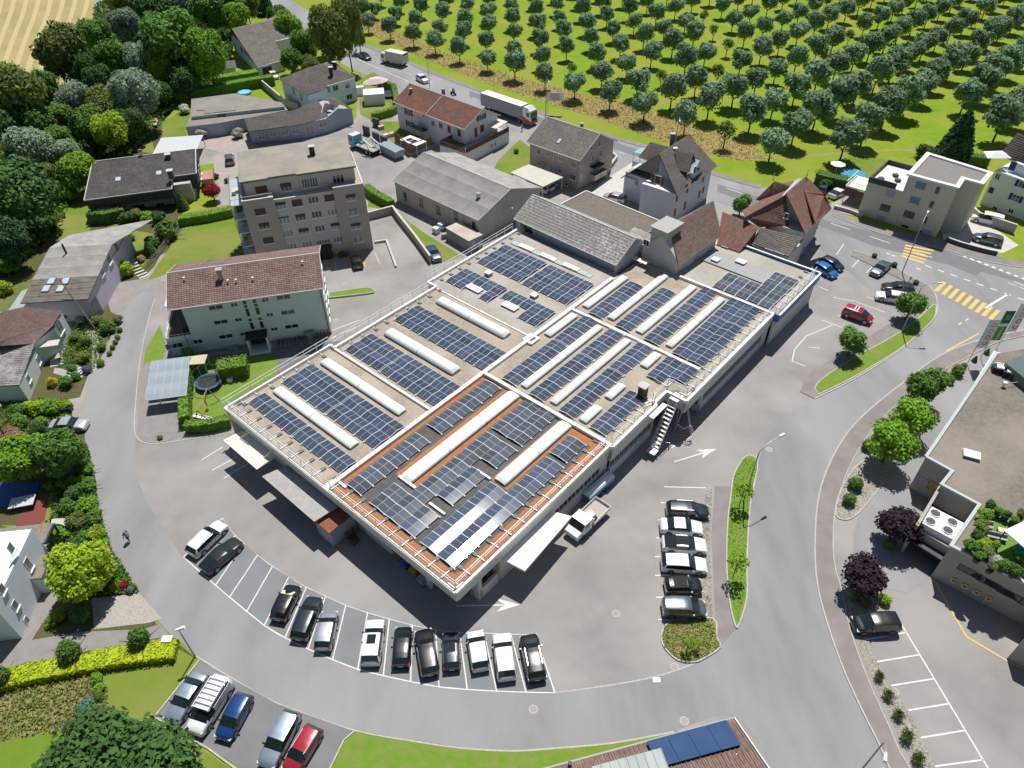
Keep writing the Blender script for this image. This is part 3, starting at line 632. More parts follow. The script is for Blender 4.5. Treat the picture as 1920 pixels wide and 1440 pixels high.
def railing(pts,label,h=1.0,z=ZP,inward=None,weights=True,step=2.0,group='railings round the factory roof'):
 o=thing('roof_railing',label,'railing',FO,_ang,group)
 rl=MB();wts=[]
 for i in range(len(pts)-1):
  a,b=UV(*pts[i]),UV(*pts[i+1]);d=b-a;L=d.length
  for hh in (h,h*.5):rl.tube((a.x,a.y,z+hh),(b.x,b.y,z+hh),.045,n=5)
  n=max(1,int(L/step));nv=Vector((-d.y,d.x,0)).normalized()*(inward or 1)
  for k in range(n+1):
   q=a+d*(k/n);rl.tube((q.x,q.y,z-.3),(q.x,q.y,z+h),.04,n=5)
   if weights:
    e=q+nv*1.35;rl.bar((q.x,q.y,z-.28),(e.x,e.y,ZR+.08),.09,.05)
    wts.append((e.x,e.y,atan2(nv.y,nv.x)))
 rl.obj('rail',RW,o)
 for x_,y_,r_ in wts:link('counterweight',WTM,o,(x_,y_,ZR),r_)
railing([(.35,-38.2),(.35,-19.9)],'white railing with grey weights along the west parapet, gravel part',inward=1,step=1.85)
railing([(.35,-18.9),(.35,-.4)],'white railing with grey weights along the west parapet, terracotta part',inward=1,step=1.85)
railing([(.4,-.35),(24.4,-.35)],'white railing with weights along the road side, terracotta part',inward=1,step=1.95)
railing([(25,0.1),(34.0,.0),(34.2,-.4),(37.6,-.4),(37.6,2.3),(59.3,2.4)],'white railing with weights round the notch of the outer stairs',inward=1,step=1.9)
railing([(59.9,3.0),(73.1,3.0)],'white railing with weights above the blue fascia',inward=1,step=1.9)
railing([(0,-38.95),(15.9,-38.95)],'white railing on the garden side above the trampoline lawn',inward=-1,step=1.95)
railing([(16,-38.2),(34.4,-38.2)],'white railing on the garden side, middle stretch',inward=-1,step=1.95)
railing([(34.6,-40.0),(54.2,-40.0)],'white railing on the back side above the parked blue car',inward=-1,step=1.95)
o=MB();o.strip([UV(.9,-38.2),UV(.9,-.6)],.04,ZR+.03,ZR+.06);o.strip([UV(.9,-1.0),UV(24.4,-1.0)],.04,ZR+.03,ZR+.06);o.obj('lightning_strip',STEEL,FT)
o=thing('roof_chimney','rusty square chimney with pale cap near the outer stairs','chimney',UVW(34.3,-1.9,ZR),_ang)
mb=MB();mb.box(-.45,.45,-.45,.45,0,1.5);mb.obj('flue',M('rust',(.19,.075,.04),.9,(.07,.05,.04),2,.8),o)
mb=MB();mb.box(-.6,.6,-.6,.6,1.62,1.74)
for a in (-1,1):
 for b in (-1,1):mb.box(a*.4-.04,a*.4+.04,b*.4-.04,b*.4+.04,1.5,1.62)
mb.obj('cap',CONCL,o)
o=thing('outer_stairs','steel stairs with white treads leaning on the factory beside the scaffold','stairs',UVW(33.9,.6),_ang)
mb=MB();n=13
a,b=Vector((2.3*K,-.5,5.3)),Vector((-1.6,-3.0,.6));a,b=Vector((2.6,-.9,5.2)),Vector((-2.6,-1.7,.9))
for i in range(n):
 f=(i+.5)/n;p=a.lerp(b,f);X=Matrix.Translation(p)
 t=MB();t.box(-.14,.14,-.5,.5,-.02,.02,0,X);t.obj('tread',M_CAP,o)
for s in (-.52,.52):
 mb.bar((a.x,a.y+s,a.z-.1),(b.x,b.y+s,b.z-.1),.06,.22);mb.tube((a.x,a.y+s,a.z+1),(b.x,b.y+s,b.z+1),.03)
 for i in range(5):p=a.lerp(b,i/4);mb.tube((p.x,p.y+s,p.z),(p.x,p.y+s,p.z+1),.025)
for x,y in ((2.6,-.4),(2.6,-1.5),(0,-1.4),(-2.6,-1.2)):mb.tube((x,y,0),(x,y,5.2-(2.6-x)*.82),.05)
mb.box(1.9,3.4,-1.5,-.3,5.12,5.18);mb.box(-3.6,-2.6,-2.3,-1.1,.84,.9)
mb.obj('stringer',STEEL,o)
mb=MB();mb.box(-2.2,.9,-.75,-.1,4.9,5.0);mb.obj('stair_roof',M_CAP,o)
o=thing('scaffold','leaning steel tube props with red and white barrier tape by the outer stairs','scaffold',G(1277,822),0)
mb=MB()
for a,b in (((-.8,.9,0),(.2,1.6,4.6)),((1.4,.2,0),(.4,1.7,4.7)),((-.8,.9,0),(1.4,.2,0)),((-1.5,-1.6,0),(1.4,.2,.1)),((.3,1.6,4.5),(1.1,-1.2,0)),((-3.5,-1.2,0),(1.1,-1.2,0)),((-3.5,-1.2,.9),(-3.5,-1.2,0)),((-1.8,-1.6,.9),(-1.8,-1.6,0)),((-3.5,-1.2,.9),(-1.8,-1.6,.9))):mb.tube(a,b,.045)
mb.obj('tube',STEEL,o)
mb=MB();P=[(-.6,.9,1.7),(.2,.5,1.2),(1.0,.3,1.9),(1.3,-.1,1.1),(.9,-.9,.7),(.1,-1.0,.3)]
for i in range(len(P)-1):
 A,B=Vector(P[i]),Vector(P[i+1])
 for k in range(6):mb.bar(A.lerp(B,k/6),A.lerp(B,(k+1)/6),.09,.16,k%2)
mb.obj('barrier_tape',[M('tape_red',(.62,.06,.16),.6),WHITE],o)
p=G(618,1000,2.65);o=thing('tool_shed','grey metal shed with rust red corrugated roof under the west front','shed',(p.x,p.y,0),_ang)
mb=MB();mb.box(0.1,3.3,0.1,2.7,0,2.6);mb.obj('wall',M('shed_grey',(.33,.37,.40),.7,(.26,.29,.31),1,.5),o)
mb=MB()
for i in range(16):mb.bar((-.05,.08+i*.178,2.7),(3.4,.08+i*.178,2.74),.12,.07)
mb.box(-.05,3.4,0,2.85,2.6,2.68);mb.obj('roof',M('rusty_sheet',(.42,.15,.065),.8,(.2,.085,.05),1.5,.8),o)
mb=MB();mb.box(.06,.1,.8,1.8,0.1,2.1);mb.obj('door',M('shed_door',(.38,.42,.45),.6),o)
for i,(x,y,w_,h_,c,lb)in enumerate(((655,1003,1.1,1.0,(.17,.12,.07),'dark wooden pallet crate beside the tool shed'),(664,1015,.9,.7,(.12,.1,.09),'low dark crate leaning at the wall under the west front'))):
 p=G(x,y);o=thing('crate',lb,'crate',p,_ang)
 mb=MB()
 for k in range(5):
  for s in (0,1):mb.box(-w_/2+(k*w_/4.6),-w_/2+(k*w_/4.6)+.12,(-.5+s*.96),(-.46+s*.96),0,h_);mb.box((-w_/2 if s==0 else w_/2-.04),(-w_/2+.04 if s==0 else w_/2),-.45+k*.19,-.45+k*.19+.12,0,h_)
 mb.box(-w_/2,w_/2,-.5,.5,0,.12);mb.obj('frame',M('pallet_wood%d'%i,c,.9),o)
for x,y,c,lb in ((765,1058,(.05,.12,.45),'blue bin standing in the open corner dock'),(783,1072,(.55,.33,.03),'orange-yellow barrow in the shade of the corner dock'),(797,1090,(.35,.4,.42),'pale grey gas cabinet under the corner of the roof')):
 o=thing('dock_container',lb,'container',G(x,y),_ang)
 mb=MB();mb.add([(-.6,-.4,.15),(.6,-.4,.15),(.6,.4,.15),(-.6,.4,.15),(-.75,-.5,1.0),(.75,-.5,1.0),(.75,.5,1.0),(-.75,.5,1.0)],[(3,2,1,0),(0,1,5,4),(1,2,6,5),(2,3,7,6),(3,0,4,7),(4,5,6,7)]);mb.obj('bin_body',M('bin_%s'%lb.split()[0],c,.6),o)
 mb=MB();mb.box(-.78,.78,-.53,-.48,.96,1.04);mb.box(-.78,.78,.48,.53,.96,1.04);mb.tube((-.5,-.45,.1),(-.5,.45,.1),.1,n=8);mb.tube((.5,-.45,.1),(.5,.45,.1),.1,n=8);mb.obj('rim',DGREY,o)
for i in range(3):
 o=thing('cardboard_bale',('cardboard bale nearest the front roof corner','cardboard bale in the middle of the three by the pillar','cardboard bale closest to the white pillar')[i],'bale',G(884+i*12,1104-i*10),_ang)
 mb=MB();mb.box(-.7,.7,-.75,.75,0,1.1);mb.obj('bale',M('cardboard',(.38,.27,.15),.9,(.26,.18,.1),4,.7),o)
 mb=MB()
 for y in (-.4,.1,.5):mb.box(-.71,.71,y-.02,y+.02,.0,1.11)
 mb.obj('strap',DGREY,o)
def tilemat(name,c,c2,col=.3,row=0,c3=None,amt3=.5,rough=.85,rot=0):
 """roof tile colour with darker joints, in the slope's own coordinates"""
 m=M(name,c,rough,c2,1.1,.75,6,.15,12,c3=c3,scale3=.28,amt3=amt3,coords='object')
 if m.get('done'):return m
 m['done']=1
 N,L=m.node_tree.nodes,m.node_tree.links;b=N['Principled BSDF']
 src=b.inputs['Base Color'].links[0].from_socket
 tc=N.new('ShaderNodeTexCoord');sp=N.new('ShaderNodeSeparateXYZ');L.new(tc.outputs['Object'],sp.inputs[0])
 a=N.new('ShaderNodeMath');a.operation='MULTIPLY';a.inputs[1].default_value=1/col;L.new(sp.outputs[0],a.inputs[0])
 f=N.new('ShaderNodeMath');f.operation='FRACT';L.new(a.outputs[0],f.inputs[0])
 r=N.new('ShaderNodeMapRange');L.new(f.outputs[0],r.inputs[0]);r.inputs[1].default_value=.12;r.inputs[2].default_value=.4;r.inputs[3].default_value=.62;r.inputs[4].default_value=1.0
 fl=N.new('ShaderNodeMath');fl.operation='FLOOR';L.new(a.outputs[0],fl.inputs[0])
 a3=N.new('ShaderNodeMath');a3.operation='MULTIPLY';a3.inputs[1].default_value=3;L.new(sp.outputs[1],a3.inputs[0])
 f3=N.new('ShaderNodeMath');f3.operation='FLOOR';L.new(a3.outputs[0],f3.inputs[0])
 cb=N.new('ShaderNodeCombineXYZ');L.new(fl.outputs[0],cb.inputs[0]);L.new(f3.outputs[0],cb.inputs[1])
 wn=N.new('ShaderNodeTexWhiteNoise');wn.noise_dimensions='2D';L.new(cb.outputs[0],wn.inputs[0])
 r2=N.new('ShaderNodeMapRange');L.new(wn.outputs[0],r2.inputs[0]);r2.inputs[3].default_value=.78;r2.inputs[4].default_value=1.2
 mm=N.new('ShaderNodeMath');mm.operation='MULTIPLY';L.new(r.outputs[0],mm.inputs[0]);L.new(r2.outputs[0],mm.inputs[1])
 h=N.new('ShaderNodeHueSaturation');L.new(mm.outputs[0],h.inputs['Value']);L.new(src,h.inputs['Color']);L.new(h.outputs[0],b.inputs['Base Color'])
 return m
def slope(parent,m,e0,e1,r1,r0,course=.33,thick=.14,name='roof_slope',lift=.05):
 """roof slope: e0-e1 eave, r0-r1 ridge (may coincide); stepped courses; mesh has its own frame with x along the eave"""
 e0,e1,r1,r0=[Vector(p)for p in (e0,e1,r1,r0)]
 x=(e1-e0).normalized();nrm=x.cross(((r0+r1)/2-(e0+e1)/2)).normalized();flip=nrm.z<0
 if flip:e0,e1,r0,r1=e1,e0,r1,r0;x=-x;nrm=x.cross(((r0+r1)/2-(e0+e1)/2)).normalized()
 y=nrm.cross(x)
 X=Matrix(((x.x,y.x,nrm.x,e0.x),(x.y,y.y,nrm.y,e0.y),(x.z,y.z,nrm.z,e0.z),(0,0,0,1)))
 Xi=X.inverted();E0,E1,R1,R0=[Xi@p for p in (e0,e1,r1,r0)]
 Ls=((R0-E0).length+(R1-E1).length)/2;n=max(2,int(Ls/course));mb=MB()
 for i in range(n):
  a,b=i/n,(i+1)/n
  p0,p1,q0,q1=E0.lerp(R0,a),E1.lerp(R1,a),E0.lerp(R0,b),E1.lerp(R1,b)
  up=Vector((0,0,lift))
  mb.add([p0,p1,p1+up,p0+up,q0+up*.15,q1+up*.15],[(0,1,2,3),(3,2,5,4)])
 dn=Vector((0,0,-thick))
 mb.add([E0+dn,E1+dn,R1+dn,R0+dn,E0,E1,R1,R0],[(3,2,1,0),(0,1,5,4),(1,2,6,5),(3,0,4,7),(2,3,7,6)])
 o=mb.obj(name,m,parent);o.matrix_local=X
 return o
def facet(t,m,*pts,zf=None,**k):
 """slope from four (px,py,z) sightings"""
 lm=local(t);return slope(t,m,*[lm@G(*p)for p in pts],**k)
TRIM=M('roof_trim',(.62,.60,.56),.6)
BLIND=M('brown_blind',(.085,.04,.032),.7);BLINDB=M('blue_grey_blind',(.17,.235,.33),.6);BLINDG=M('pale_blind',(.34,.38,.43),.6)
SHUT_R=M('red_shutter',(.25,.035,.025),.7);SHUT_B=M('blue_shutter',(.02,.025,.16),.7)
FRW=M('window_frame',(.72,.73,.73),.5)
class House:
 def __init__(s,name,label,cat,A,B,C,ze,ov=.5,ovx=.4,group=None):
  a,b,c=[G(p[0],p[1],ze)for p in (A,B,C)]
  d=b-a;s.L=d.length;ang=atan2(d.y,d.x)
  s.t=thing(name,label,cat,(a.x,a.y,0),ang,group);s.lm=local(s.t)
  s.D=abs((s.lm@c).y);s.ze=ze;s.ov,s.ovx=ov,ovx
  s.planes={'front':(1,ov,-1),'back':(1,s.D-ov,1),'left':(0,ovx,-1),'right':(0,s.L-ovx,1)}
 def walls(s,m,z1=None,z0=0,name='wall',ridge=None,f=.5,ovb=None,gable_ov=None):
  z1=z1 or s.ze;x0,x1,y0,y1=s.ovx,s.L-s.ovx,s.ov,s.D-(s.ov if ovb is None else ovb);mb=MB()
  if ridge is None:mb.box(x0,x1,y0,y1,z0,z1)
  else :
   yr=s.D*f
   def hz(y):
    return (s.ze+(ridge-s.ze)*(y/yr)if y<=yr else s.ze+(ridge-s.ze)*(s.D-y)/(s.D-yr))-.12
   prof=[(y0,z0),(y1,z0),(y1,hz(y1)),(min(max(yr,y0),y1),hz(yr)),(y0,hz(y0))]
   vs=[(x0,y,z)for y,z in prof]+[(x1,y,z)for y,z in prof]
   mb.add(vs,[(0,1,6,5)]+[(i,(i+1)%5,5+(i+1)%5,5+i)[::-1]for i in (1,2,3,4)]+[(4,3,2,1,0),(5,6,7,8,9)])
  return mb.obj(name,m,s.t)
 def gable(s,m,zr,f=.5,trim=TRIM,mback=None,course=.33,lift=.05):
  L,D=s.L,s.D;yr=D*f
  if f>0:slope(s.t,m,(0,0,s.ze),(L,0,s.ze),(L,yr,zr),(0,yr,zr),course,lift=lift)
  if f<1:slope(s.t,mback or m,(L,D,s.ze),(0,D,s.ze),(0,yr,zr),(L,yr,zr),course,lift=lift)
  mb=MB()
  if 0<f<1:mb.tube((0,yr,zr+.02),(L,yr,zr+.02),.11,n=6)
  for x in (-.04,L+.04):
   if f>0:mb.bar((x,0,s.ze-.05),(x,yr,zr-.03),.06,.24)
   if f<1:mb.bar((x,D,s.ze-.05),(x,yr,zr-.03),.06,.24)
  mb.bar((0,-.06,s.ze-.04),(L,-.06,s.ze-.04),.12,.12)
  mb.obj('verge_board',trim,s.t)
 def hit(s,face,px,py):
  ax,c,_=s.planes[face];o,d=ray(px,py);lm=s.lm
  o2=lm@o;d2=lm.to_3x3()@d;t=(c-o2[ax])/d2[ax];return o2+d2*t
 def win(s,face,px,py,w_=1.3,h_=1.3,n=2,blind=0,blindm=BLIND,glass=GLASS,shutters=None,frame=FRW,sill=True,name='window',dx=0,dz=0):
  p=s.hit(face,px,py);ax,c,sg=s.planes[face]
  return s.winat(face,p[1-ax]+dx,p.z+dz,w_,h_,n,blind,blindm,glass,shutters,frame,sill,name)
 def winat(s,face,u,z,w_,h_,n=2,blind=0,blindm=BLIND,glass=GLASS,shutters=None,frame=FRW,sill=True,name='window'):
  ax,c,sg=s.planes[face]
  rz={'front':0,'back':pi,'left':-pi/2,'right':pi/2}[face]
  loc=(u,c,z)if ax==1 else (c,u,z)
  return window(s.t,loc,rz,w_,h_,n,blind,blindm,glass,shutters,frame,sill,name)
WM={}
def window(parent,loc,rz,w_,h_,n=2,blind=0,blindm=BLIND,glass=GLASS,shutters=None,frame=FRW,sill=True,name='window'):
 """window centred at loc on a wall facing local -y"""
 key=(round(w_,2),round(h_,2),n,frame.name,sill)
 if key not in WM:
  fb=MB();t=.07;x0,x1,z0,z1=-w_/2,w_/2,-h_/2,h_/2
  fb.box(x0,x1,-.05,.02,z1-t,z1);fb.box(x0,x1,-.05,.02,z0,z0+t);fb.box(x0,x0+t,-.048,.02,z0+t,z1-t);fb.box(x1-t,x1,-.048,.02,z0+t,z1-t)
  for i in range(1,n):x=x0+w_*i/n;fb.box(x-.035,x+.035,-.046,.02,z0+t,z1-t)
  if sill:fb.box(x0-.1,x1+.1,-.16,.0,z0-.1,z0)
  WM[key]=fb.mesh('window',frame)
 o=link(name,WM[key],parent,loc,rz)
 k2=('p',)+key[:2]+(glass.name,)
 if k2 not in WM:pb=MB();pb.box(-w_/2+.05,w_/2-.05,-.03,-.012,-h_/2+.05,h_/2-.05);WM[k2]=pb.mesh('pane',glass)
 if blind<1:link('pane',WM[k2],o,(0,0,0))
 if blind:bb=MB();bb.box(-w_/2+.03,w_/2-.03,-.07,-.03,h_/2-h_*blind,h_/2-.02);bb.obj('blind',blindm,o)
 if shutters:
  for sx in (-1,1):bb=MB();bb.box(sx*(w_/2+.3)-.26,sx*(w_/2+.3)+.26,-.07,-.02,-h_/2,h_/2);bb.obj('shutter',shutters,o)
 return o
def chimney(t,loc,w_=.6,h_=1.6,m=None,capm=None,d=None):
 """loc local, z of the foot inside the roof"""
 m=m or M('chimney_render',(.30,.28,.26),.9,(.2,.19,.18),2,.6);d=d or w_
 mb=MB();mb.box(-w_/2,w_/2,-d/2,d/2,0,h_);o=mb.obj('chimney',m,t);o.location=loc
 mb=MB();mb.box(-w_/2-.12,w_/2+.12,-d/2-.12,d/2+.12,h_+.12,h_+.2)
 for a in (-1,1):mb.box(a*w_*.4-.05,a*w_*.4+.05,-d/2,d/2,h_,h_+.12)
 mb.obj('cap',capm or CONC,o);return o
def onroof(h,px,py,zr,f=.5):
 """local point of the front slope under a pixel"""
 o,d=ray(px,py);o2=h.lm@o;d2=h.lm.to_3x3()@d;k=(zr-h.ze)/(h.D*f)
 t=(h.ze+k*o2.y-o2.z)/(d2.z-k*d2.y);return o2+d2*t,k
def roofwin(h,px,py,zr,w_,l_,f=.5,m=None):
 p,k=onroof(h,px,py,zr,f);mb=MB();mb.box(-w_/2,w_/2,-l_/2,l_/2,0,.14);o=mb.obj('roof_window',M('flashing',(.16,.19,.21),.5),h.t)
 o.location=p;o.rotation_euler=(math.atan(k),0,0)
 mb=MB();mb.box(-w_/2+.09,w_/2-.09,-l_/2+.09,l_/2-.09,.14,.155);mb.obj('pane',m or M('sky_glass',(.5,.6,.66),.08,spec=.9),o)
T_MINT=tilemat('tiles_pink_brown',(.215,.135,.115),(.15,.095,.085),.36,c3=(.27,.18,.15))
T_BROWN=tilemat('tiles_brown',(.155,.125,.11),(.11,.09,.08),.3,c3=(.21,.18,.155))
T_TAUPE=tilemat('tiles_taupe',(.20,.175,.15),(.15,.13,.115),.3,c3=(.25,.225,.2))
T_RED=tilemat('tiles_red',(.27,.095,.055),(.15,.07,.05),.25,c3=(.13,.085,.07),amt3=.8)
T_OLDRED=tilemat('tiles_old_red',(.26,.115,.075),(.15,.08,.06),.25,c3=(.15,.115,.09),amt3=.7)
T_GREY=tilemat('tiles_grey_brown',(.125,.105,.095),(.085,.075,.068),.3,c3=(.17,.15,.13))
T_BARN=tilemat('tiles_barn',(.185,.145,.12),(.13,.10,.085),.3,c3=(.23,.13,.09),amt3=.5)
R_CORR=M('fibre_cement',(.33,.32,.30),.9,(.22,.215,.20),1.2,.7,6,.2,8,c3=(.42,.41,.385),scale3=.4,amt3=.6,coords='object')
def ribs(h,m,zr,f=.5,step=.18,x0=0,x1=None,y0=0,y1=None,name='rib',back=False):
 """corrugation ridges running up the slope, one joined part"""
 mb=MB();x1=x1 or h.L;y1=y1 or h.D*f;k=(zr-h.ze)/(h.D*f);x=x0+step/2
 while x<x1:
  mb.add([(x-step*.3,y0,h.ze+k*y0+.05),(x,y0,h.ze+k*y0+.11),(x+step*.3,y0,h.ze+k*y0+.05),(x-step*.3,y1,h.ze+k*y1+.05),(x,y1,h.ze+k*y1+.11),(x+step*.3,y1,h.ze+k*y1+.05)],[(0,1,4,3),(1,2,5,4),(0,2,1)]);x+=step
 o=mb.obj(name,m,h.t);o['kind']='stuff';return o
W_MINT=M('mint_render',(.56,.66,.60),.85,(.50,.59,.54),.35,.6,5,.04,10)
h=House('apartment_house','mint green three storey apartment house with brown tiled roof, left of the factory','apartment house',(313.4,581.6),(607,540),(327.8,496),8.4,ov=.55,ovx=1.0)
h.planes['left']=(0,1.6,-1);h.ovx=1.0
mb=MB();x0,x1,y0,y1=1.6,h.L-.35,.55,h.D-.55;yr=h.D/2;zz=lambda y:8.4+2.1*(1-abs(y-yr)/yr)-.13
pr_=[(y0,0),(y1,0),(y1,zz(y1)),(yr,zz(yr)),(y0,zz(y0))]
mb.add([(x0,y,z)for y,z in pr_]+[(x1,y,z)for y,z in pr_],[(4,3,2,1,0),(5,6,7,8,9),(1,2,7,6),(2,3,8,7),(3,4,9,8),(4,0,5,9)]);mb.obj('wall',W_MINT,h.t)
mb=MB();mb.box(x0-.01,x1+.01,y0-.02,y1+.01,0,.45);mb.obj('plinth',M('plinth_grey',(.28,.29,.29),.9),h.t)
h.gable(T_MINT,10.55)
h.planes['right']=(0,x1,1)
Q=Z(270,440,5.19)
for p in ((697,706),(748,848),(797,988),(1358,605),(1400,752),(1437,890)):h.win('front',*Q(*p),1.95,.72,2)
for p in ((877,680),(920,825),(970,965),(1180,632),(1225,776),(1268,918)):h.win('front',*Q(*p),1.0,.62,2)
for p,hh in (((978,662),.5),((990,698),.4),((1010,757),1.25),((1032,830),.4),((1051,886),1.1),((1075,648),.5),((1090,685),.4),((1107,742),1.2),((1130,817),.4),((1146,872),1.1)):h.win('front',*Q(*p),.42,hh,1,sill=False,frame=DGREY)
h.win('front',*Q(525,1038),1.35,.8,2)
for yy in (2,4.3,6.8,9.2):
 for z in (2.2,4.7,7.0):h.winat('right',yy,z,1.2,1.2,2)
mb=MB()
for p0,p1 in (((300,740),(470,1165)),((1710,530),(1800,965))):
 a=h.hit('front',*Q(*p0));mb.tube((a.x,.45,.1),(a.x,.45,8.3),.05)
mb.obj('downpipe',DGREY,h.t)
pe=h.hit('front',*Q(1130,1050))
mb=MB();mb.box(pe.x-1.5,pe.x+1.5,-1.4,.5,2.45,2.65);mb.obj('porch_roof',BLACK,h.t)
mb=MB();mb.box(pe.x-1.4,pe.x-1.25,-1.3,.5,0,2.45);mb.box(pe.x+1.25,pe.x+1.4,-1.3,.5,0,2.45);mb.box(pe.x-1.5,pe.x+1.5,-1.8,.5,0,.18);mb.obj('porch',FRW,h.t)
mb=MB();mb.box(pe.x-1.2,pe.x+1.2,.5,.53,.2,2.4);mb.obj('door',GLASS,h.t)
for q,hh in (((753,400),1.5),):
 p,k=onroof(h,*Q(755,445),10.55);chimney(h.t,(p.x,p.y+.3,p.z-.4),.65,1.9,M('tower_beige',(.40,.34,.27),.9))
for q in ((398,445),(822,470),(903,465),(1066,445),(1545,288)):
 p,k=onroof(h,*Q(*q),10.55);mb=MB();mb.tube((0,0,0),(0,0,.45),.1,n=8);mb.tube((0,0,.45),(0,0,.52),.16,n=8);o=mb.obj('vent',FRW,h.t);o.location=p
mb=MB();mb.box(-1.9,1.6,1.1,h.D-1.2,0,2.6);mb.obj('annex_wall',W_MINT,h.t)
h.planes['annex']=(1,1.1,-1)
ax_=h.planes['annex'];o_,d_=ray(*Q(295,1080));o2=h.lm@o_;d2=h.lm.to_3x3()@d_;tt=(1.1-o2.y)/d2.y;pw=o2+d2*tt
window(h.t,(pw.x,1.1,pw.z),0,2.4,.85,3)
mb=MB();mb.box(-1.9,1.55,1.1,h.D-1.2,2.602,2.65);mb.obj('terrace_floor',M('terrace_dark',(.10,.08,.075),.8),h.t)
mb=MB()
for a,b in (((-1.95,1.05),(1.6,1.05)),((-1.95,1.05),(-1.95,h.D-1.1))):
 mb.bar((*a,2.9),(*b,2.9),.12,.6);mb.tube((*a,3.55),(*b,3.55),.03);
 for k in range(7):q=Vector((*a,0)).lerp(Vector((*b,0)),k/6);mb.tube((q.x,q.y,3.2),(q.x,q.y,3.55),.025)
mb.box(-1.9,1.6,5.6,h.D-1.0,5.3,5.5);mb.obj('balcony',FRW,h.t)
mb=MB();mb.box(.2,.9,2.3,3.0,2.65,3.5);mb.obj('barbecue',BLACK,h.t)
W_TOW=M('beige_render',(.40,.345,.30),.85,(.35,.305,.265),.3,.6,5,.04,10);W_TOWL=M('pale_beige_render',(.52,.47,.43),.85,(.46,.415,.38),.3,.6)
h=House('apartment_block','five storey beige apartment block with flat roof, brown blinds and set back top floor','apartment block',(452.8,378.9),(680.9,344.5),(645,264),12.1,ov=0,ovx=0)
h.D=13.2;L=h.L;Q=Z(420,250,6.4)
xa,xb=h.hit('front',*Q(595,800)).x,h.hit('front',*Q(1310,700)).x
mb=MB();mb.box(0,xa,0,h.D,0,12.1);mb.box(xb,L,0,h.D,0,12.1);mb.obj('wall',W_TOW,h.t)
mb=MB();mb.box(xa,xb,.35,h.D-.02,0,11.4);mb.obj('wall',W_TOWL,h.t)
mb=MB();mb.box(.8,L-.9,1.9,h.D-.5,11.4,14.3);mb.obj('top_floor',W_TOWL,h.t)
mb=MB();mb.prism([(.4,1.6),(xa-.2,1.6),(xa-.1,1.9),(xa+4.2,1.9),(xa+4.2,1.5),(L-.6,1.5),(L-.6,h.D),(.4,h.D)],14.3,14.55);mb.obj('roof_slab',M('fascia_brown',(.17,.14,.125),.8),h.t)
mb=MB();mb.prism([(.32,1.52),(xa-.2,1.52),(xa-.1,1.82),(xa+4.2,1.82),(xa+4.2,1.42),(L-.52,1.42),(L-.52,h.D+.1),(.32,h.D+.1)],14.552,14.66);mb.obj('roof_surface',M('roof_bitumen',(.285,.26,.225),.9,(.22,.20,.175),.8,.7,6,.1,8,c3=(.38,.33,.25),scale3=.25,amt3=.5),h.t)
mb=MB()
for a,b in (((0,.07),(xa,.07)),((xb,.07),(L,.07)),((.07,.12),(.07,h.D)),((L-.07,.12),(L-.07,h.D))):mb.bar((*a,12.16),(*b,12.16),.22,.12)
mb.bar((xa,.42,11.46),(xb,.42,11.46),.22,.12);mb.tube((.1,.1,12.8),(xa,.1,12.8),.04);mb.tube((.1,.1,12.8),(.1,h.D,12.8),.04);mb.obj('parapet',TRIM,h.t)
h.planes['mid']=(1,.35,-1)
def mid(px,py,**k):
 o_,d_=ray(px,py);o2=h.lm@o_;d2=h.lm.to_3x3()@d_;t_=(k['yy']-o2.y)/d2.y;p=o2+d2*t_
 window(h.t,(p.x,k['yy'],p.z),0,k.get('w',1.75),k.get('h',1.15),k.get('n',3),k.get('b',0),glass=k.get('g',GLASS))
for p,b in (((435,938),1),((483,1108),.62),((532,1280),1)):mid(*Q(*p),yy=0,w=1.75,b=b)
for p,b in (((1520,765),.55),((1550,945),.1),((1582,1110),.5),((1612,1270),0)):mid(*Q(*p),yy=0,w=1.75,n=2,b=b,g=GLASSC)
for p,b,g_ in (((680,862),.45,GLASSC),((877,832),1,GLASS),((1072,795),0,GLASS),((1265,772),1,GLASS),((724,1035),.2,GLASSC),((918,1005),.45,GLASS),((1112,970),0,GLASS),((1300,940),0,GLASSC),((768,1200),0,GLASSC),((958,1172),.6,GLASSC),((1150,1138),0,GLASS),((1338,1108),.5,GLASSC),((812,1355),0,GLASSC),((998,1330),0,GLASSC),((1370,1270),0,GLASSC)):mid(*Q(*p),yy=.35,w=1.7,b=b,g=g_)
mid(*Q(1190,1300),yy=.35,w=2.4,h=.8,n=5,g=GLASSC)
for p,w_,b,hh in (((450,672),1.9,1,1.2),((745,642),1.8,.5,1.4),((1372,550),1.9,0,1.5)):mid(*Q(*p),yy=1.9,w=w_,b=b,h=hh)
mid(*Q(1030,590),yy=1.9,w=2.6,h=1.6,n=6,g=M('green_glass',(.08,.12,.11),.1))
p=h.hit('front',*Q(1210,1390));mb=MB();mb.box(p.x-1.0,p.x+1.0,-.9,.35,0,2.2);mb.box(p.x-1.2,p.x+1.2,-1.2,.35,2.2,2.35);mb.obj('entrance',BLACK,h.t)
p=h.lm@G(*Q(1065,260),14.6);chimney(h.t,(p.x,p.y,14.5),.85,1.5,M('chimney_dark',(.035,.035,.028),.9),M('pale_cap',(.55,.48,.38),.9))
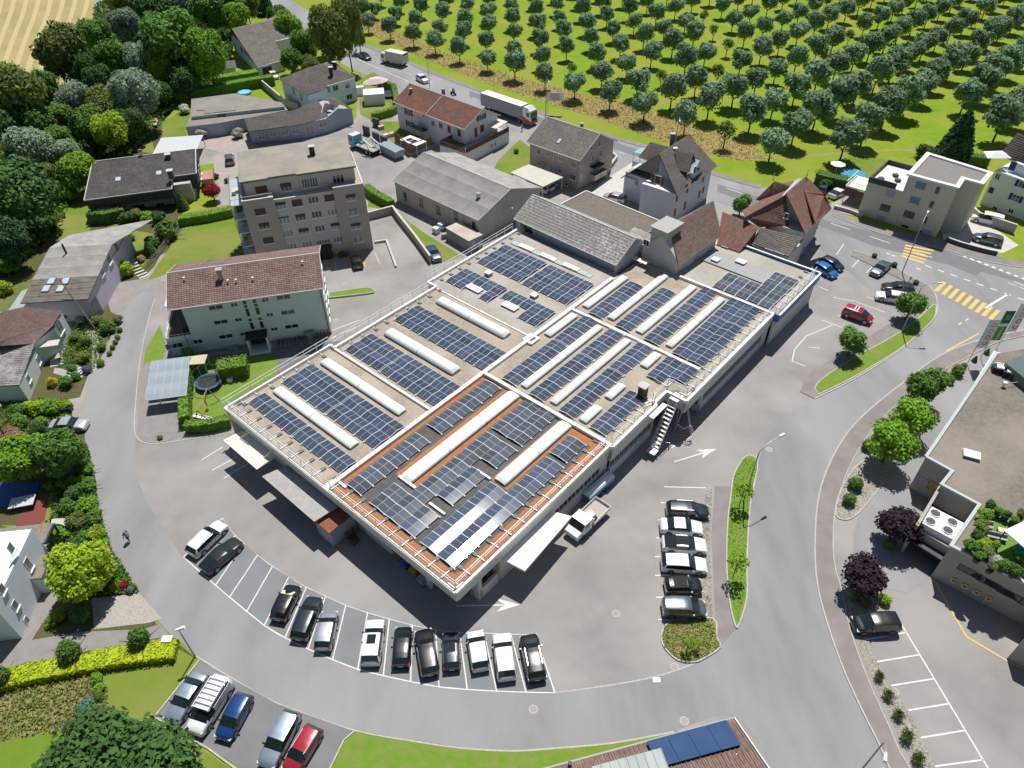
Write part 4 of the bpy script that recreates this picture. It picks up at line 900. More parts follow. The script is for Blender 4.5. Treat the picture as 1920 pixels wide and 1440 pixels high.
for i in range(5):
 z=1.2+i*2.45;mb=MB();mb.box(-1.9,0,1.2,h.D-2,z,z+.12)
 for y in (1.2,h.D-2):mb.tube((-1.85,y,0),(-1.85,y,z+1),.05)
 mb.tube((-1.85,1.2,z+1.05),(-1.85,h.D-2,z+1.05),.04);mb.tube((-1.85,1.2,z+1.05),(0,1.2,z+1.05),.04)
 for k in range(12):y=1.3+k*(h.D-3.3)/11;mb.tube((-1.85,y,z),(-1.85,y,z+1.05),.02,n=4)
 mb.obj('balcony',STEEL,h.t)
 mb=MB();mb.box(-1.5,-.9,2+i*.7,2.7+i*.7,z+.12,z+.75);mb.box(-1.3,-.4,5.5,6.6,z+.12,z+.6);mb.obj('balcony_furniture',M('balcony_stuff%d'%(i%2),((.55,.53,.48),(.10,.22,.05))[i%2],.8),h.t)
W_GW=M('greywhite_render',(.50,.47,.44),.85,(.42,.4,.37),.4,.6)
h=House('bungalow','long bungalow with dark weathered slate roof and slate covered gable','house',(156.7,374.2),(368,346),(180,295),4.2,ov=.9,ovx=.9)
h.D=15;T_SL=tilemat('slate_weathered',(.085,.08,.075),(.13,.125,.115),.35,c3=(.055,.055,.055))
SLA=M('slate_cladding',(.022,.032,.04),.6,(.035,.045,.052),2,.5)
Xr=h.L
mb=MB();mb.box(1.0,Xr-1.4,2.4,h.D-1,0,3.6);mb.obj('wall',W_GW,h.t)
slope(h.t,T_SL,(0,0,3.9),(Xr*.775,0,3.9),(Xr*.775,12.4,6.0),(.6,12.4,6.0));slope(h.t,T_SL,(Xr*.775,4.0,4.58),(Xr-.1,4.0,4.58),(Xr-.1,12.4,6.0),(Xr*.775,12.4,6.0))
slope(h.t,T_SL,(Xr-.1,16,4.6),(.6,16,4.6),(.6,12.4,6.0),(Xr-.1,12.4,6.0))
mb=MB();mb.box(.15,Xr*.775,.05,.35,2.2,3.75);mb.box(Xr*.2,Xr*.775-.1,.36,2.4,2.6,3.7);mb.box(Xr*.775-.3,Xr*.775,.36,4.0,.4,4.0);mb.box(Xr*.775,Xr-.2,4.0,4.3,1.6,4.4);mb.box(Xr-.5,Xr-.2,4.3,12.4,2.2,4.5)
mb.add([(Xr-.2,4.2,3),(Xr-.2,16,3),(Xr-.2,16,4.5),(Xr-.2,12.4,5.9),(Xr-.2,4.2,4.5),(Xr-.5,4.2,3),(Xr-.5,16,3),(Xr-.5,16,4.5),(Xr-.5,12.4,5.9),(Xr-.5,4.2,4.5)],[(0,1,2,3,4),(9,8,7,6,5)])
mb.obj('slate_cladding',SLA,h.t)
mb=MB();mb.bar((0,0,4.0),(Xr*.775,0,4.0),.1,.16);mb.bar((0,0,4.0),(.6,12.4,6.08),.12,.2);mb.bar((Xr*.775+.02,0,4.0),(Xr*.775+.02,4,4.66),.1,.16);mb.bar((Xr*.775,3.95,4.66),(Xr,3.95,4.66),.1,.16);mb.bar((Xr,3.95,4.66),(Xr,12.4,6.08),.14,.2);mb.bar((.6,12.4,6.1),(Xr,12.4,6.1),.14,.1);mb.obj('verge_board',TRIM,h.t)
h.planes['front']=(1,2.4,-1);Q=Z(140,260,6)
h.win('front',*Q(725,765),2.2,1.0,2);h.win('front',*Q(965,745),1.5,.9,2);h.win('front',*Q(230,785),.7,.7,1)
p=h.hit('front',*Q(455,800));mb=MB();mb.box(p.x-.5,p.x+.5,2.3,2.39,0,2.1);mb.obj('door',M('brown_door',(.14,.06,.03),.6),h.t)
mb=MB();mb.tube((p.x-1.9,1.0,2.3),(p.x+.3,1.0,2.3),.05);mb.tube((p.x-1.9,1.0,0),(p.x-1.9,1.0,2.3),.05);mb.obj('porch_rail',FRW,h.t)
h.planes['right']=(0,Xr-.2,1)
for yy in (8.5,11):h.winat('right',yy,2.4,1.2,1.8,1)
mb=MB();mb.box(Xr-.2,Xr+2.2,6.5,12.5,1.2,1.35);mb.bar((Xr+2.2,6.5,1.7),(Xr+2.2,12.5,1.7),.08,.9);mb.bar((Xr,6.5,1.7),(Xr+2.2,6.5,1.7),.08,.9);mb.obj('balcony',M('brick_pink',(.42,.22,.17),.8),h.t)
for q,s_ in (((1065,215),.9),((1088,400),.9)):
 p=h.lm@G(*Q(q[0],q[1]+25),5.3);chimney(h.t,(p.x,p.y,4.9),s_,1.5,M('slate_chimney',(.07,.09,.10),.7),M('pale_cap2',(.5,.52,.5),.6))
def onslope(px,py,k0,z0):
 o,d=ray(px,py);o2=h.lm@o;d2=h.lm.to_3x3()@d;t=(z0+k0*o2.y-o2.z)/(d2.z-k0*d2.y);return o2+d2*t
for q in ((490,458),(948,388)):
 p=onslope(*Q(*q),2.1/12.4,3.9);mb=MB();mb.box(-.45,.45,-.6,.6,.02,.14);o=mb.obj('roof_window',STEEL,h.t);o.location=p;o.rotation_euler=(.168,0,0);mb=MB();mb.box(-.36,.36,-.5,.5,.14,.16);mb.obj('pane',M('sky_glass',(.5,.6,.66),.08,spec=.9),o)
p=onslope(*Q(755,190),2.1/12.4,3.9);mb=MB();mb.tube((0,0,0),(0,0,.9),.04);mb.tube((0,-.05,.95),(0,.05,1.0),.45,.42,n=12);o=mb.obj('satellite_dish',M('dish',(.30,.33,.35),.5),h.t);o.location=p
W_LAV=M('lavender_render',(.50,.46,.58),.85,(.44,.41,.52),.4,.6)
h=House('house','lavender rendered house with grey corrugated roof, two roof windows and large panes','house',(38,569),(165,561),(180,436),4.2,ov=.35,ovx=.35)
h.D=20.6;yr=13.0;zr_=5.9
mb=MB();mb.box(.4,h.L-.3,.35,h.D-.4,0,4.1);mb.add([(.4,.35,4.05),(h.L-.3,.35,4.05),(.4,yr,zr_-.15),(h.L-.3,yr,zr_-.15),(.4,h.D-.4,4.3),(h.L-.3,h.D-.4,4.3)],[(0,1,3,2),(2,3,5,4),(1,5,3),(0,2,4)]);mb.obj('wall',W_LAV,h.t)
R_MOSS=M('mossy_fibre_cement',(.15,.125,.10),.9,(.10,.085,.07),1.5,.8,6,.3,8,c3=(.22,.2,.16),scale3=.6,coords='object')
ym_=5.2;k=(zr_-4.2)/yr
slope(h.t,R_MOSS,(0,0,4.2),(h.L,0,4.2),(h.L,ym_,4.2+k*ym_),(0,ym_,4.2+k*ym_),1.2)
slope(h.t,R_CORR,(0,ym_,4.2+k*ym_),(h.L,ym_,4.2+k*ym_),(h.L,yr,zr_),(0,yr,zr_),2.4)
slope(h.t,R_CORR,(h.L+3,h.D+3,4.4),(0,h.D-1,4.4),(0,yr,zr_),(h.L,yr,zr_),2.4)
h.ze=4.2;ribs(h,R_CORR,zr_,f=yr/h.D,y0=ym_+.1,y1=yr,step=.2)
h.planes['front']=(1,0,-1)
for q in ((371/4+2,360+2*171),(474/4,360+340)):pass
for px_ in (92.5,119):
 o,d=ray(px_,535);o2=h.lm@o;d2=h.lm.to_3x3()@d;t=(4.2+k*o2.y-o2.z)/(d2.z-k*d2.y);p=o2+d2*t
 for s_ in (-.85,.85):mb=MB();mb.box(-.55,.55,-.75,.75,.05,.2);o=mb.obj('roof_window',M('flashing',(.16,.19,.21),.5),h.t);o.location=(p.x+s_*.12,p.y+s_,p.z+k*s_);o.rotation_euler=(math.atan(k),0,0);mb=MB();mb.box(-.45,.45,-.65,.65,.2,.215);mb.obj('pane',M('sky_glass',(.5,.6,.66),.08,spec=.9),o)
h.planes['right']=(0,h.L-.3,1)
for q,w_,hh in (((190,510),1.5,1.3),((203,484),1.4,1.9),((218,462),1.5,1.6)):h.win('right',*q,w_,hh,1,glass=GLASSC)
h.winat('right',1.6,1.6,2.2,2.6,4,glass=M('green_glass',(.08,.12,.11),.1),frame=DGREY)
mb=MB();mb.tube((3.2,11.2,5.5),(3.2,11.2,7.4),.16,n=8);mb.obj('stove_pipe',BLACK,h.t)
mb=MB();mb.box(-3.2,.4,.8,6.5,0.0,.1);mb.add([(-3.4,.5,2.0),(.35,.5,3.4),(.35,6.6,3.6),(-3.4,6.6,2.2),(-3.4,.5,1.95),(.35,.5,3.35),(.35,6.6,3.55),(-3.4,6.6,2.15)],[(0,1,2,3),(7,6,5,4),(0,4,5,1),(1,5,6,2),(2,6,7,3),(3,7,4,0)]);mb.obj('glass_roof',M('pale_glass',(.42,.50,.48),.3),h.t)
mb=MB();mb.tube((h.L+.3,-2.2,0),(h.L-3.4,1.4,7.0),.1);mb.obj('flagpole',M('old_wood',(.2,.17,.14),.9),h.t)
W_WG=M('pale_green_render',(.60,.66,.60),.85,(.54,.6,.55),.4,.6)
t=thing('house','pale green house with brown hipped roof and grey ribbed roof at the left edge','house',G(60,745),radians(12));lm=local(t)
Q=Z(0,560,7.2)
T6=tilemat('tiles_rib_brown',(.15,.095,.08),(.12,.075,.065),.28);T6B=tilemat('tiles_pinkish',(.27,.19,.17),(.23,.16,.15),.28);T6G=tilemat('tiles_speckled',(.34,.32,.31),(.14,.13,.13),.22)
z1,z2=3.8,5.6
facet(t,T6,(*Q(720,355),4.1),(*Q(835,165),3.9),(*Q(320,110),5.6),(*Q(0,580),5.6))
facet(t,T6,(*Q(-120,700),3.8),(*Q(-300,260),3.8),(*Q(320,110),5.6),(*Q(0,580),5.6))
facet(t,T6B,(*Q(460,605),3.6),(*Q(725,352),4.1),(*Q(0,580),5.6),(*Q(-20,640),5.2),lift=.02)
facet(t,T6G,(*Q(-500,1200),2.9),(*Q(262,1165),2.9),(*Q(465,605),3.6),(*Q(-500,650),5.2))
fp=[lm@G(*Q(*p),z_)for p,z_ in (((265,1180),2.8),((455,615),3.4),((720,365),3.9),((830,180),3.8),((300,130),3.8),((-500,200),3.8),((-500,1190),2.8))]
mb=MB();mb.prism([(p.x,p.y)for p in fp],0,2.75);mb.obj('wall',W_WG,t)
mb=MB();mb.prism([(p.x,p.y)for p in fp[1:]],2.75,3.5);mb.obj('wall',W_WG,t)
def wallwin(t,a,b,px,py,w_,h_,**k):
 """window on the vertical plane through ground points a,b (local)"""
 d=(b-a);d.z=0;an=atan2(d.y,d.x);n_=Vector((d.y,-d.x,0)).normalized();o,dd=ray(px,py);lm=local(t);o2=lm@o;d2=lm.to_3x3()@dd
 s_=(a-o2).dot(n_)/d2.dot(n_);p=o2+d2*s_;return window(t,p,an,w_,h_,**k)
A_,B_=fp[0],fp[1];C_,D_=fp[1],fp[2]
for q,hh in (((380,1075),1.1),((515,830),1.2)):wallwin(t,A_,B_,*Q(*q),1.0,hh,n=1,glass=GLASSC)
wallwin(t,fp[2],fp[3],*Q(800,385),1.7,2.0,n=2,glass=GLASSC)
p=lm@G(*Q(650,610),2.6);mb=MB();mb.box(p.x-1,p.x+1.4,p.y-.7,p.y+.7,2.5,2.65);mb.tube((p.x+1.2,p.y-.5,0),(p.x+1.2,p.y-.5,2.5),.05);mb.tube((p.x+1.2,p.y+.5,0),(p.x+1.2,p.y+.5,2.5),.05);mb.obj('porch_roof',CONCL,t)
W_WH=M('white_render',(.70,.74,.80),.8,(.64,.68,.74),.5,.5)
t=thing('house','white rendered house with deep window reveals and solar roof at the left edge','house',G(40,1197),0);lm=local(t)
H7=5.6
c=[G(42,1197),G(110,1040)]
a_,b_=lm@G(42,1197),lm@G(104,1052);d=(b_-a_).normalized();n_=Vector((d.y,-d.x,0))
mb=MB();pts=[a_,b_,b_-n_*11,a_-n_*11];mb.prism([(p.x,p.y)for p in pts],0,H7);mb.obj('wall',W_WH,t)
for px_,py_,w_,hh in ((20,1028,.75,1.2),(53,1058,.8,1.6),(3,1105,.8,1.1),(28,1135,.75,1.1),(50,1163,.6,1.05)):
 o=wallwin(t,a_,b_,px_,py_,w_,hh,n=1,glass=GLASSC)
mb=MB();e_=b_-n_*.5
q=[b_+d*.1-n_*9,b_+d*.1+n_*.2]
mb.prism([(p.x,p.y)for p in (b_+n_*.4,b_+d*2.6+n_*.4,b_+d*2.6-n_*6,b_-n_*6)],3.0,3.2);mb.obj('porch_roof',M('gravel_dark',(.25,.22,.18),.9,(.15,.13,.11),3,.7),t)
mb=MB();p0=b_+d*2.4+n_*.3;mb.tube((p0.x,p0.y,0),(p0.x,p0.y,3.0),.16,n=4);mb.bar((p0.x,p0.y,3.1),(b_.x+n_.x*.3,b_.y+n_.y*.3,3.1),.2,.3);mb.obj('pillar',DGREY,t)
m_=a_.lerp(b_,.56);mb=MB();mb.prism([(p.x,p.y)for p in (m_+n_*.01,m_+d*2.9+n_*.01,m_+d*2.9+n_*1.1,m_+n_*1.1)],2.4,2.58,0);mb.obj('porch_roof',MATS['gravel_dark'],t)
mb=MB();mb.prism([(p.x,p.y)for p in (m_+n_*.01,m_+d*.1+n_*.01,m_+d*.1+n_*1.0,m_+n_*1.0)],0,2.4);mb.obj('porch_wall',W_WH,t)
o=thing('solar_array','framed solar panels on the roof of the white house at the left edge','solar panels',t.matrix_world.translation if False else t.location,0)
for i in range(2):
 for j in range(5):
  p=b_-d*(.6+1.05*j)-n_*(5.2+1.75*i);mb=MB();X=Matrix.Translation((p.x,p.y,H7+.25))@Matrix.Rotation(atan2(d.y,d.x),4,'Z')
  mb.box(-1.0,0,0,1.7,0,.04,0,X)
  for k in range(6):mb.box(-1.0+k*.2-.01,-1.0+k*.2+.01,0,1.7,.041,.05,1,X)
  for k in range(9):mb.box(-1.0,0,k*.2,k*.2+.02,.0412,.0505,1,X)
  mb.obj('solar_panel',[PV_BLUE,FRAME_W],o)
mb=MB();
for i in range(6):p=m_+n_*1.9-d*.0;X=Matrix.Translation((p.x,p.y,.45))@Matrix.Rotation(atan2(d.y,d.x),4,'Z');mb.box(-.2,2.2,-.02-i*.13,.08-i*.13,0,.05,0,X)
for s_ in (0,2.0):mb.box(s_-.1,s_,-.65,.1,-.45,0,0,X)
o=mb.obj('garden_bench',M('bench_wood',(.50,.36,.27),.8));o.location=t.location;o['label']='slatted wooden bench beside the white house wall';o['category']='bench'
W_BLU=M('blue_grey_render',(.36,.41,.47),.85,(.32,.36,.42),.4,.6);ROOFG=M('flat_roof_grey',(.24,.225,.205),.9,(.19,.18,.165),.9,.7,5,.1,8,c3=(.32,.28,.22),scale3=.3)
Q=Z(340,160,5.65)
t=thing('workshop','low flat roofed building with band of roof glass beside the curved bungalow','workshop',G(*Q(130,500)),0);lm=local(t)
def blockpx(t,pts,z0,z1,m,top=None,name='wall',inset=0):
 lm=local(t);P=[lm@G(x,y,z1)for x,y in pts];mb=MB();mb.prism([(p.x,p.y)for p in P],z0,z1,0,1 if top else None);return mb.obj(name,[m,top]if top else m,t)
blockpx(t,[Q(45,440),Q(380,402),Q(660,350),Q(1130,262),Q(1060,180),Q(560,85),Q(105,145),Q(100,330)],0,2.9,W_BLU,ROOFG)
blockpx(t,[Q(105,335),Q(1090,225),Q(1070,195),Q(640,150),Q(560,85),Q(105,145)],2.9,3.6,W_BLU,ROOFG,'upper_wall')
blockpx(t,[Q(245,298),Q(580,262),Q(560,85),Q(165,145),Q(160,265),Q(250,262)],3.602,3.72,ROOFG,ROOFG,'roof_plate')
for x,y in ((425,318),(530,302),(640,290),(735,278),(838,265),(930,252)):
 p=lm@G(*Q(x,y),3.2);mb=MB();mb.box(-.95,.95,-.05,.05,-.22,.22);o=mb.obj('roof_pane',GLASS,t);o.location=(p.x,p.y-.12,p.z);o.rotation_euler=(0,0,.19)
t=thing('bungalow','blue-grey curved bungalow with brown roof and white windows by the lane','house',G(*Q(750,610)),0);lm=local(t)
e=[(*Q(710,490),3.4),(*Q(1290,410),3.4),(*Q(1560,325),3.4)]
facet(t,T_GREY,e[0],e[1],(*Q(1200,265),4.3),(*Q(670,345),4.3));facet(t,T_GREY,e[1],e[2],(*Q(1440,150),4.6),(*Q(1200,265),4.3))
facet(t,T_GREY,(*Q(1480,300),3.5),(*Q(1600,235),4.4),(*Q(1620,205),4.9),(*Q(1515,185),4.9));facet(t,T_TAUPE,(*Q(1610,250),3.6),(*Q(1825,255),3.6),(*Q(1620,130),5.2),(*Q(1540,140),5.2))
W=[lm@G(*Q(*p),3.1)for p in ((725,500),(1290,420),(1560,340),(1820,275),(1700,190),(1440,165),(1200,280),(680,350))]
W[0]=lm@G(*Q(752,615));W[1]=lm@G(*Q(1320,560));W[2]=lm@G(*Q(1560,505));W[3]=lm@G(*Q(1830,400));W[0].z=0
mb=MB();mb.prism([(p.x,p.y)for p in W],0,3.3);mb.obj('wall',W_BLU,t)
g_=[Vector((p.x,p.y,0))for p in W];pk=(g_[2]+g_[3])/2
mb=MB();mb.add([(g_[2].x,g_[2].y,3.3),(g_[3].x,g_[3].y,3.3),(pk.x,pk.y,4.5),(g_[2].x,g_[2].y+.4,3.3),(g_[3].x,g_[3].y+.4,3.3),(pk.x,pk.y+2,4.6)],[(0,1,2),(0,2,5,3),(2,1,4,5)]);mb.obj('gable',W_BLU,t)
for x,y in ((850,540),(975,518),(1098,500),(1213,487)):wallwin(t,g_[0],g_[1],*Q(x,y),1.5,1.15,n=2,glass=GLASSC)
wallwin(t,g_[1],g_[2],*Q(1365,480),1.9,2.1,n=2,glass=GLASSC,sill=False);wallwin(t,g_[1],g_[2],*Q(1500,412),1.9,1.1,n=2,glass=GLASSC)
mb=MB()
for i in range(7):
 a=g_[1].lerp(g_[0],0);
mb.bar((lm@G(*Q(1480,300),3.6)),(lm@G(*Q(1515,185),5.0)),.18,.1);mb.obj('flashing',TRIM,t)
W_WB=M('white_blue_render',(.66,.70,.76),.8,(.6,.64,.7),.5,.5)
Q=Z(400,0,6);t=thing('villa','white villa with brown hipped roof and two dark chimneys near the junction','house',G(660,192),0);lm=local(t)
ze=5.4
facet(t,T_GREY,(*Q(1250,970),ze),(*Q(1605,865),ze),(*Q(1220,720),7.6),(*Q(1070,760),7.6));facet(t,T_GREY,(*Q(1605,865),ze),(*Q(1360,700),ze),(*Q(1222,718),7.6),(*Q(1218,722),7.6))
facet(t,T_GREY,(*Q(735,890),ze),(*Q(1055,1068),ze),(*Q(1075,940),6.3),(*Q(1070,760),7.6));facet(t,T_GREY,(*Q(1055,1068),ze),(*Q(1290,995),ze),(*Q(1075,938),6.3),(*Q(1073,942),6.3))
facet(t,T_GREY,(*Q(1360,700),ze),(*Q(735,890),ze),(*Q(1070,760),7.6),(*Q(1220,720),7.6));facet(t,T_GREY,(*Q(1080,960),6.1),(*Q(1300,985),5.45),(*Q(1100,770),7.5),(*Q(1070,770),7.6))
W=[lm@G(*Q(*p),ze)for p in ((1065,1060),(1280,1000),(1265,970),(1590,872),(1350,705),(760,885))];g_=[Vector((p.x,p.y,0))for p in W]
mb=MB();mb.prism([(p.x,p.y)for p in g_],0,ze-.05);mb.obj('wall',W_WB,t)
for x,y,w_ in ((1297,1010,.7),(1375,990,1.5),(1510,960,1.3),(1530,1090,1.7)):wallwin(t,g_[2],g_[3],*Q(x,y),w_,1.25,n=2)
for x,y in ((990,1090),(905,1020)):wallwin(t,g_[5],g_[0],*Q(x,y),1.2,1.6,n=1)
for x,y in ((1325,820),(1370,760)):p=lm@G(*Q(x,y),6.9);chimney(t,(p.x,p.y,6.2),.75,1.9,M('chimney_dark2',(.06,.05,.045),.9),CONCL)
t=thing('house','white house with broad taupe roof sweeping low over the garage, topmost in the trees','house',G(*Q(640,870)),0);lm=local(t)
facet(t,T_TAUPE,(*Q(490,750),2.8),(*Q(800,665),2.8),(*Q(690,455),5.2),(*Q(350,540),5.2));facet(t,T_TAUPE,(*Q(350,540),5.2),(*Q(920,400),5.2),(*Q(785,190),8.6),(*Q(205,320),8.6))
facet(t,T_TAUPE,(*Q(760,150),5.2),(*Q(160,420),5.2),(*Q(205,320),8.6),(*Q(785,190),8.6))
W=[Vector(((lm@G(*Q(*p),z_)).x,(lm@G(*Q(*p),z_)).y,0))for p,z_ in (((500,760),2.6),((795,680),2.6),((690,470),5.0),((890,425),5.0),((760,200),5.0),((190,360),5.0))]
mb=MB();mb.prism([(p.x,p.y)for p in W[2:]+[W[0].lerp(W[5],.55)]],0,5.1);mb.prism([(p.x,p.y)for p in (W[0],W[1],W[2],W[0].lerp(W[5],.56))],0,2.7);mb.obj('wall',W_WB,t)
mb=MB();a_,b_=W[0].lerp(W[1],.15),W[0].lerp(W[1],.5);mb.bar((a_.x,a_.y-.06,1.1),(b_.x,b_.y-.06,1.1),.1,2.1);mb.obj('garage_door',M('garage_brown',(.07,.035,.025),.7),t)
wallwin(t,W[2],W[3],*Q(795,605),.9,1.0,n=1)
a_,b_=W[5],W[0]
for x,y in ((240,510),(320,560)):wallwin(t,a_,b_,*Q(x,y),1.2,1.3,n=1,shutters=SHUT_R)
mb=MB();p=lm@G(*Q(830,350),6.4);mb.tube((p.x,p.y,6.2),(p.x,p.y,8.6),.2,n=8);mb.obj('chimney',BLACK,t)
W_WN=M('white_wall',(.64,.68,.72),.8,(.58,.62,.66),.5,.5)
h=House('row_house','white two family house with rust red tiled roof beside the main road','house',(737,191),(871,243),(938,216),6.0,ov=.5,ovx=.5);h.D=10.6
h.walls(W_WN,ridge=8.7);h.gable(T_RED,8.7);Q=Z(480,0,4)
for x,y in ((1145,842),(1155,930)):h.win('front',*Q(x,y),1.6,1.3,2,shutters=M('brown_shutter',(.10,.05,.04),.7))
for x,y in ((1330,925),(1387,942)):h.win('front',*Q(x,y),1.2,1.2,2)
for x,y in ((1450,970),(1525,998)):h.win('front',*Q(x,y),1.1,1.4,1,blind=1,blindm=SHUT_R)
h.win('right',*Q(1690,878),1.5,1.1,2,shutters=M('brown_shutter',(.10,.05,.04),.7));h.win('right',*Q(1695,962),1.2,1.5,1,blind=1,blindm=SHUT_R);h.win('right',*Q(1648,992),.8,2.0,1,blind=1,blindm=SHUT_R,sill=False)
p=h.hit('front',*Q(1255,935));mb=MB();mb.box(p.x-1.6,p.x+1.4,-1.0,.5,p.z-.9,p.z-.75)
mb.bar((p.x-1.6,-1,p.z-.3),(p.x+1.4,-1,p.z-.3),.06,.9);mb.obj('balcony',DGREY,h.t)
slope(h.t,T_RED,(p.x-1.8,-1.0,5.6),(p.x+1.5,-1.0,5.6),(p.x+1.5,.6,6.3),(p.x-1.8,.6,6.3))
chimney(h.t,(h.L*.42,h.D*.62,8.0),.55,1.3);chimney(h.t,(h.L*.1,h.D*.33,7.5),.5,.9)
mb=MB();a_=h.hit('front',*Q(1290,880));mb.bar((a_.x,0,6.15),(a_.x,h.D/2,8.85),.12,.1);mb.obj('roof_seam',TRIM,h.t)
h2=House('terrace','white ground floor block carrying a roof terrace with brown fence and artificial lawn','terrace',Q(1378,1088),Q(1580,1155),Q(1895,960),2.5,ov=0,ovx=0)
h2.D=14.5;h2.L=7.2
mb=MB();mb.box(0,h2.L,0,h2.D,0,2.5);mb.obj('wall',W_WN,h2.t)
mb=MB();mb.box(.25,4.6,.25,5.2,2.502,2.53);mb.obj('artificial_lawn',M('dark_lawn',(.10,.13,.03)),h2.t)
mb=MB();mb.box(4.62,h2.L-.2,.25,h2.D-.2,2.504,2.53);mb.obj('terrace_floor',CONC,h2.t)
FB=M('fence_brown',(.12,.055,.04),.85)
for a,b in (((0.02,0),(h2.L,0)),((h2.L,0.05),(h2.L,h2.D)),((.02,.05),(.02,5))):
 a,b=Vector((*a,0)),Vector((*b,0));n=int((b-a).length/.45);bm_=MB();bm_.box(0,.40,-.03,.03,0,1.0);bme=bm_.mesh('board',FB)
 for i in range(n):q=a+(b-a)*(i/n);link('board',bme,h2.t,(q.x,q.y,2.5),atan2((b-a).y,(b-a).x))
mb=MB();mb.add([(3.2,9.8,4.6),(7.4,9.8,4.6),(7.4,13.8,4.9),(3.2,13.8,4.9),(3.2,9.8,4.5),(7.4,9.8,4.5),(7.4,13.8,4.8),(3.2,13.8,4.8)],[(0,1,2,3),(7,6,5,4),(0,4,5,1),(1,5,6,2),(2,6,7,3),(3,7,4,0)]);mb.obj('awning',M('awning_cream',(.66,.62,.50),.8),h2.t)
mb=MB()
for x in (3.3,7.3):
 for y in (9.9,13.7):mb.tube((x,y,2.5),(x,y,4.7),.06)
mb.obj('post',FB,h2.t)
for x in (3.4,4.6):window(h2.t,(h2.L+.0,5+x,1.3),pi/2,.6,.9,1)
h=House('apartment_house','beige rendered apartment house with taupe tiled saddle roof and open car port','apartment house',(987,266),(1087,301.5),(1152,263),6.3,ov=.5,ovx=.5);h.D=12
h.walls(W_TOW,ridge=9.6);h.gable(T_TAUPE,9.6);Q=Z(940,210,8)
for x,y,w_,hh in ((567,595,1.0,1.1),(710,635,.9,.8),(885,700,.9,.9),(567,765,1.0,.9),(710,812,.8,.7),(885,885,.9,.9)):h.win('front',*Q(x,y),w_,hh,2)
for y in (785,975):h.win('front',*Q(1075,y),1.5,1.15,3)
h.win('front',*Q(975,1085),.9,.5,1)
for x,y,hh in ((1345,530,1.0),(1470,470,1.0),(1370,690,1.2),(1495,620,1.2),(1485,800,1.0)):h.win('right',*Q(x,y),.9,hh,1)
for y in (800,975):h.win('right',*Q(1200,y),.8,1.2,1,glass=GLASSC)
p=h.hit('right',*Q(1390,1000));X0=h.L-.5
mb=MB();mb.box(X0,X0+1.3,p.y-1.6,p.y+2.6,.9,1.05);mb.box(X0+1.2,X0+1.3,p.y-1.6,p.y+2.6,1.05,2.0);mb.box(X0,X0+1.2,p.y-1.6,p.y-1.5,1.05,2.0);mb.box(X0,X0+1.3,p.y+2.5,p.y+2.6,0,2.0);mb.obj('balcony',W_TOWL,h.t)
mb=MB();mb.box(X0,X0+1.4,p.y-1.7,p.y+1.4,3.5,3.62);mb.obj('porch_roof',SLA,h.t)
roofwin(h,*Q(870,440),9.6,.8,1.2);chimney(h.t,(h.L*.6,h.D*.6,8.6),.5,1.2)
mb=MB();p=h.hit('front',*Q(785,750));mb.tube((p.x,.42,.1),(p.x,.42,6.2),.05);mb.obj('downpipe',FRW,h.t)
h=House('carport','flat cream carport roof in front of the beige apartment house','carport',(957,323),(1018,350),(992,304),2.8,ov=0,ovx=0)
mb=MB();mb.box(0,h.L,0,h.D,2.62,2.8);mb.obj('roof',M('cream_sheet',(.56,.52,.44),.8,(.48,.44,.37),1,.5),h.t)
for x,y in ((.3,.2),(h.L-.3,.2),(h.L-.3,h.D-.2),(.3,h.D-.2),(h.L/2,.2)):mb=MB();mb.box(x-.09,x+.09,y-.09,y+.09,0,2.62);mb.obj('post',CONCL,h.t)
W_HALL=M('hall_panel',(.50,.48,.44),.85,(.42,.40,.36),.35,.7,5,.05,8,stretch=(0,(1,1,.3)))
h=House('warehouse','grey warehouse with low corrugated saddle roof behind the factory','warehouse',(736,338),(897,413),(1014,353),4.2,ov=.25,ovx=.25);h.D=16.4
h.walls(W_HALL,ridge=7.0);h.gable(R_CORR,7.0,course=2.6);ribs(h,R_CORR,7.0,step=.3)
Q=Z(480,360,4)
for x,y in ((1118,30),(1240,78),(1368,135),(1500,180),(1635,255)):h.win('front',*Q(x,y),.95,1.7,2,frame=M('old_frame',(.3,.3,.28),.7))
mb=MB()
for i in range(7):x=.4+i*(h.L-.8)/6;mb.box(x-.06,x+.06,.19,.25,0,4.1)
for i in range(6):y=2+i*2.3;mb.box(h.L-.25,h.L-.2,y-.04,y+.04,0,4.4)
mb.obj('wall_rib',W_HALL,h.t);chimney(h.t,(h.L*.83,4.0,5.4),.5,.9,STEEL)
mb=MB();mb.tube((h.L-.1,7.6,3.6),(h.L+.6,7.6,3.8),.06);mb.tube((h.L+.5,7.6,3.8),(h.L+1.0,7.6,3.75),.14,n=6);mb.obj('wall_lamp',FRW,h.t)
R_LICH=M('lichen_slate',(.17,.16,.145),.95,(.50,.49,.46),2.6,1.0,6,.3,8,c3=(.24,.23,.21),scale3=.16,amt3=.75)
h=House('shed','long shed with lichen speckled grey roof standing against the factory roof','shed',(964,410),(1155,497),(1003,366),6.6,ov=.3,ovx=.2)
h.D=9.0;zr_=9.2
h.walls(M('shed_blue_grey',(.36,.39,.42),.85,(.3,.32,.34),.5,.6),ridge=zr_);h.gable(R_LICH,zr_,course=.5)
GL_B=M('industrial_glass',(.13,.20,.26),.25,(.18,.26,.32),1,.5)
for i in range(7):
 x=1.2+i*(h.L-1.6)/7;mb=MB();mb.box(x,x+(h.L-1.6)/7-.12,.26,.3,4.95,6.35);mb.obj('window',GL_B if i!=0 else GLASS,h.t)
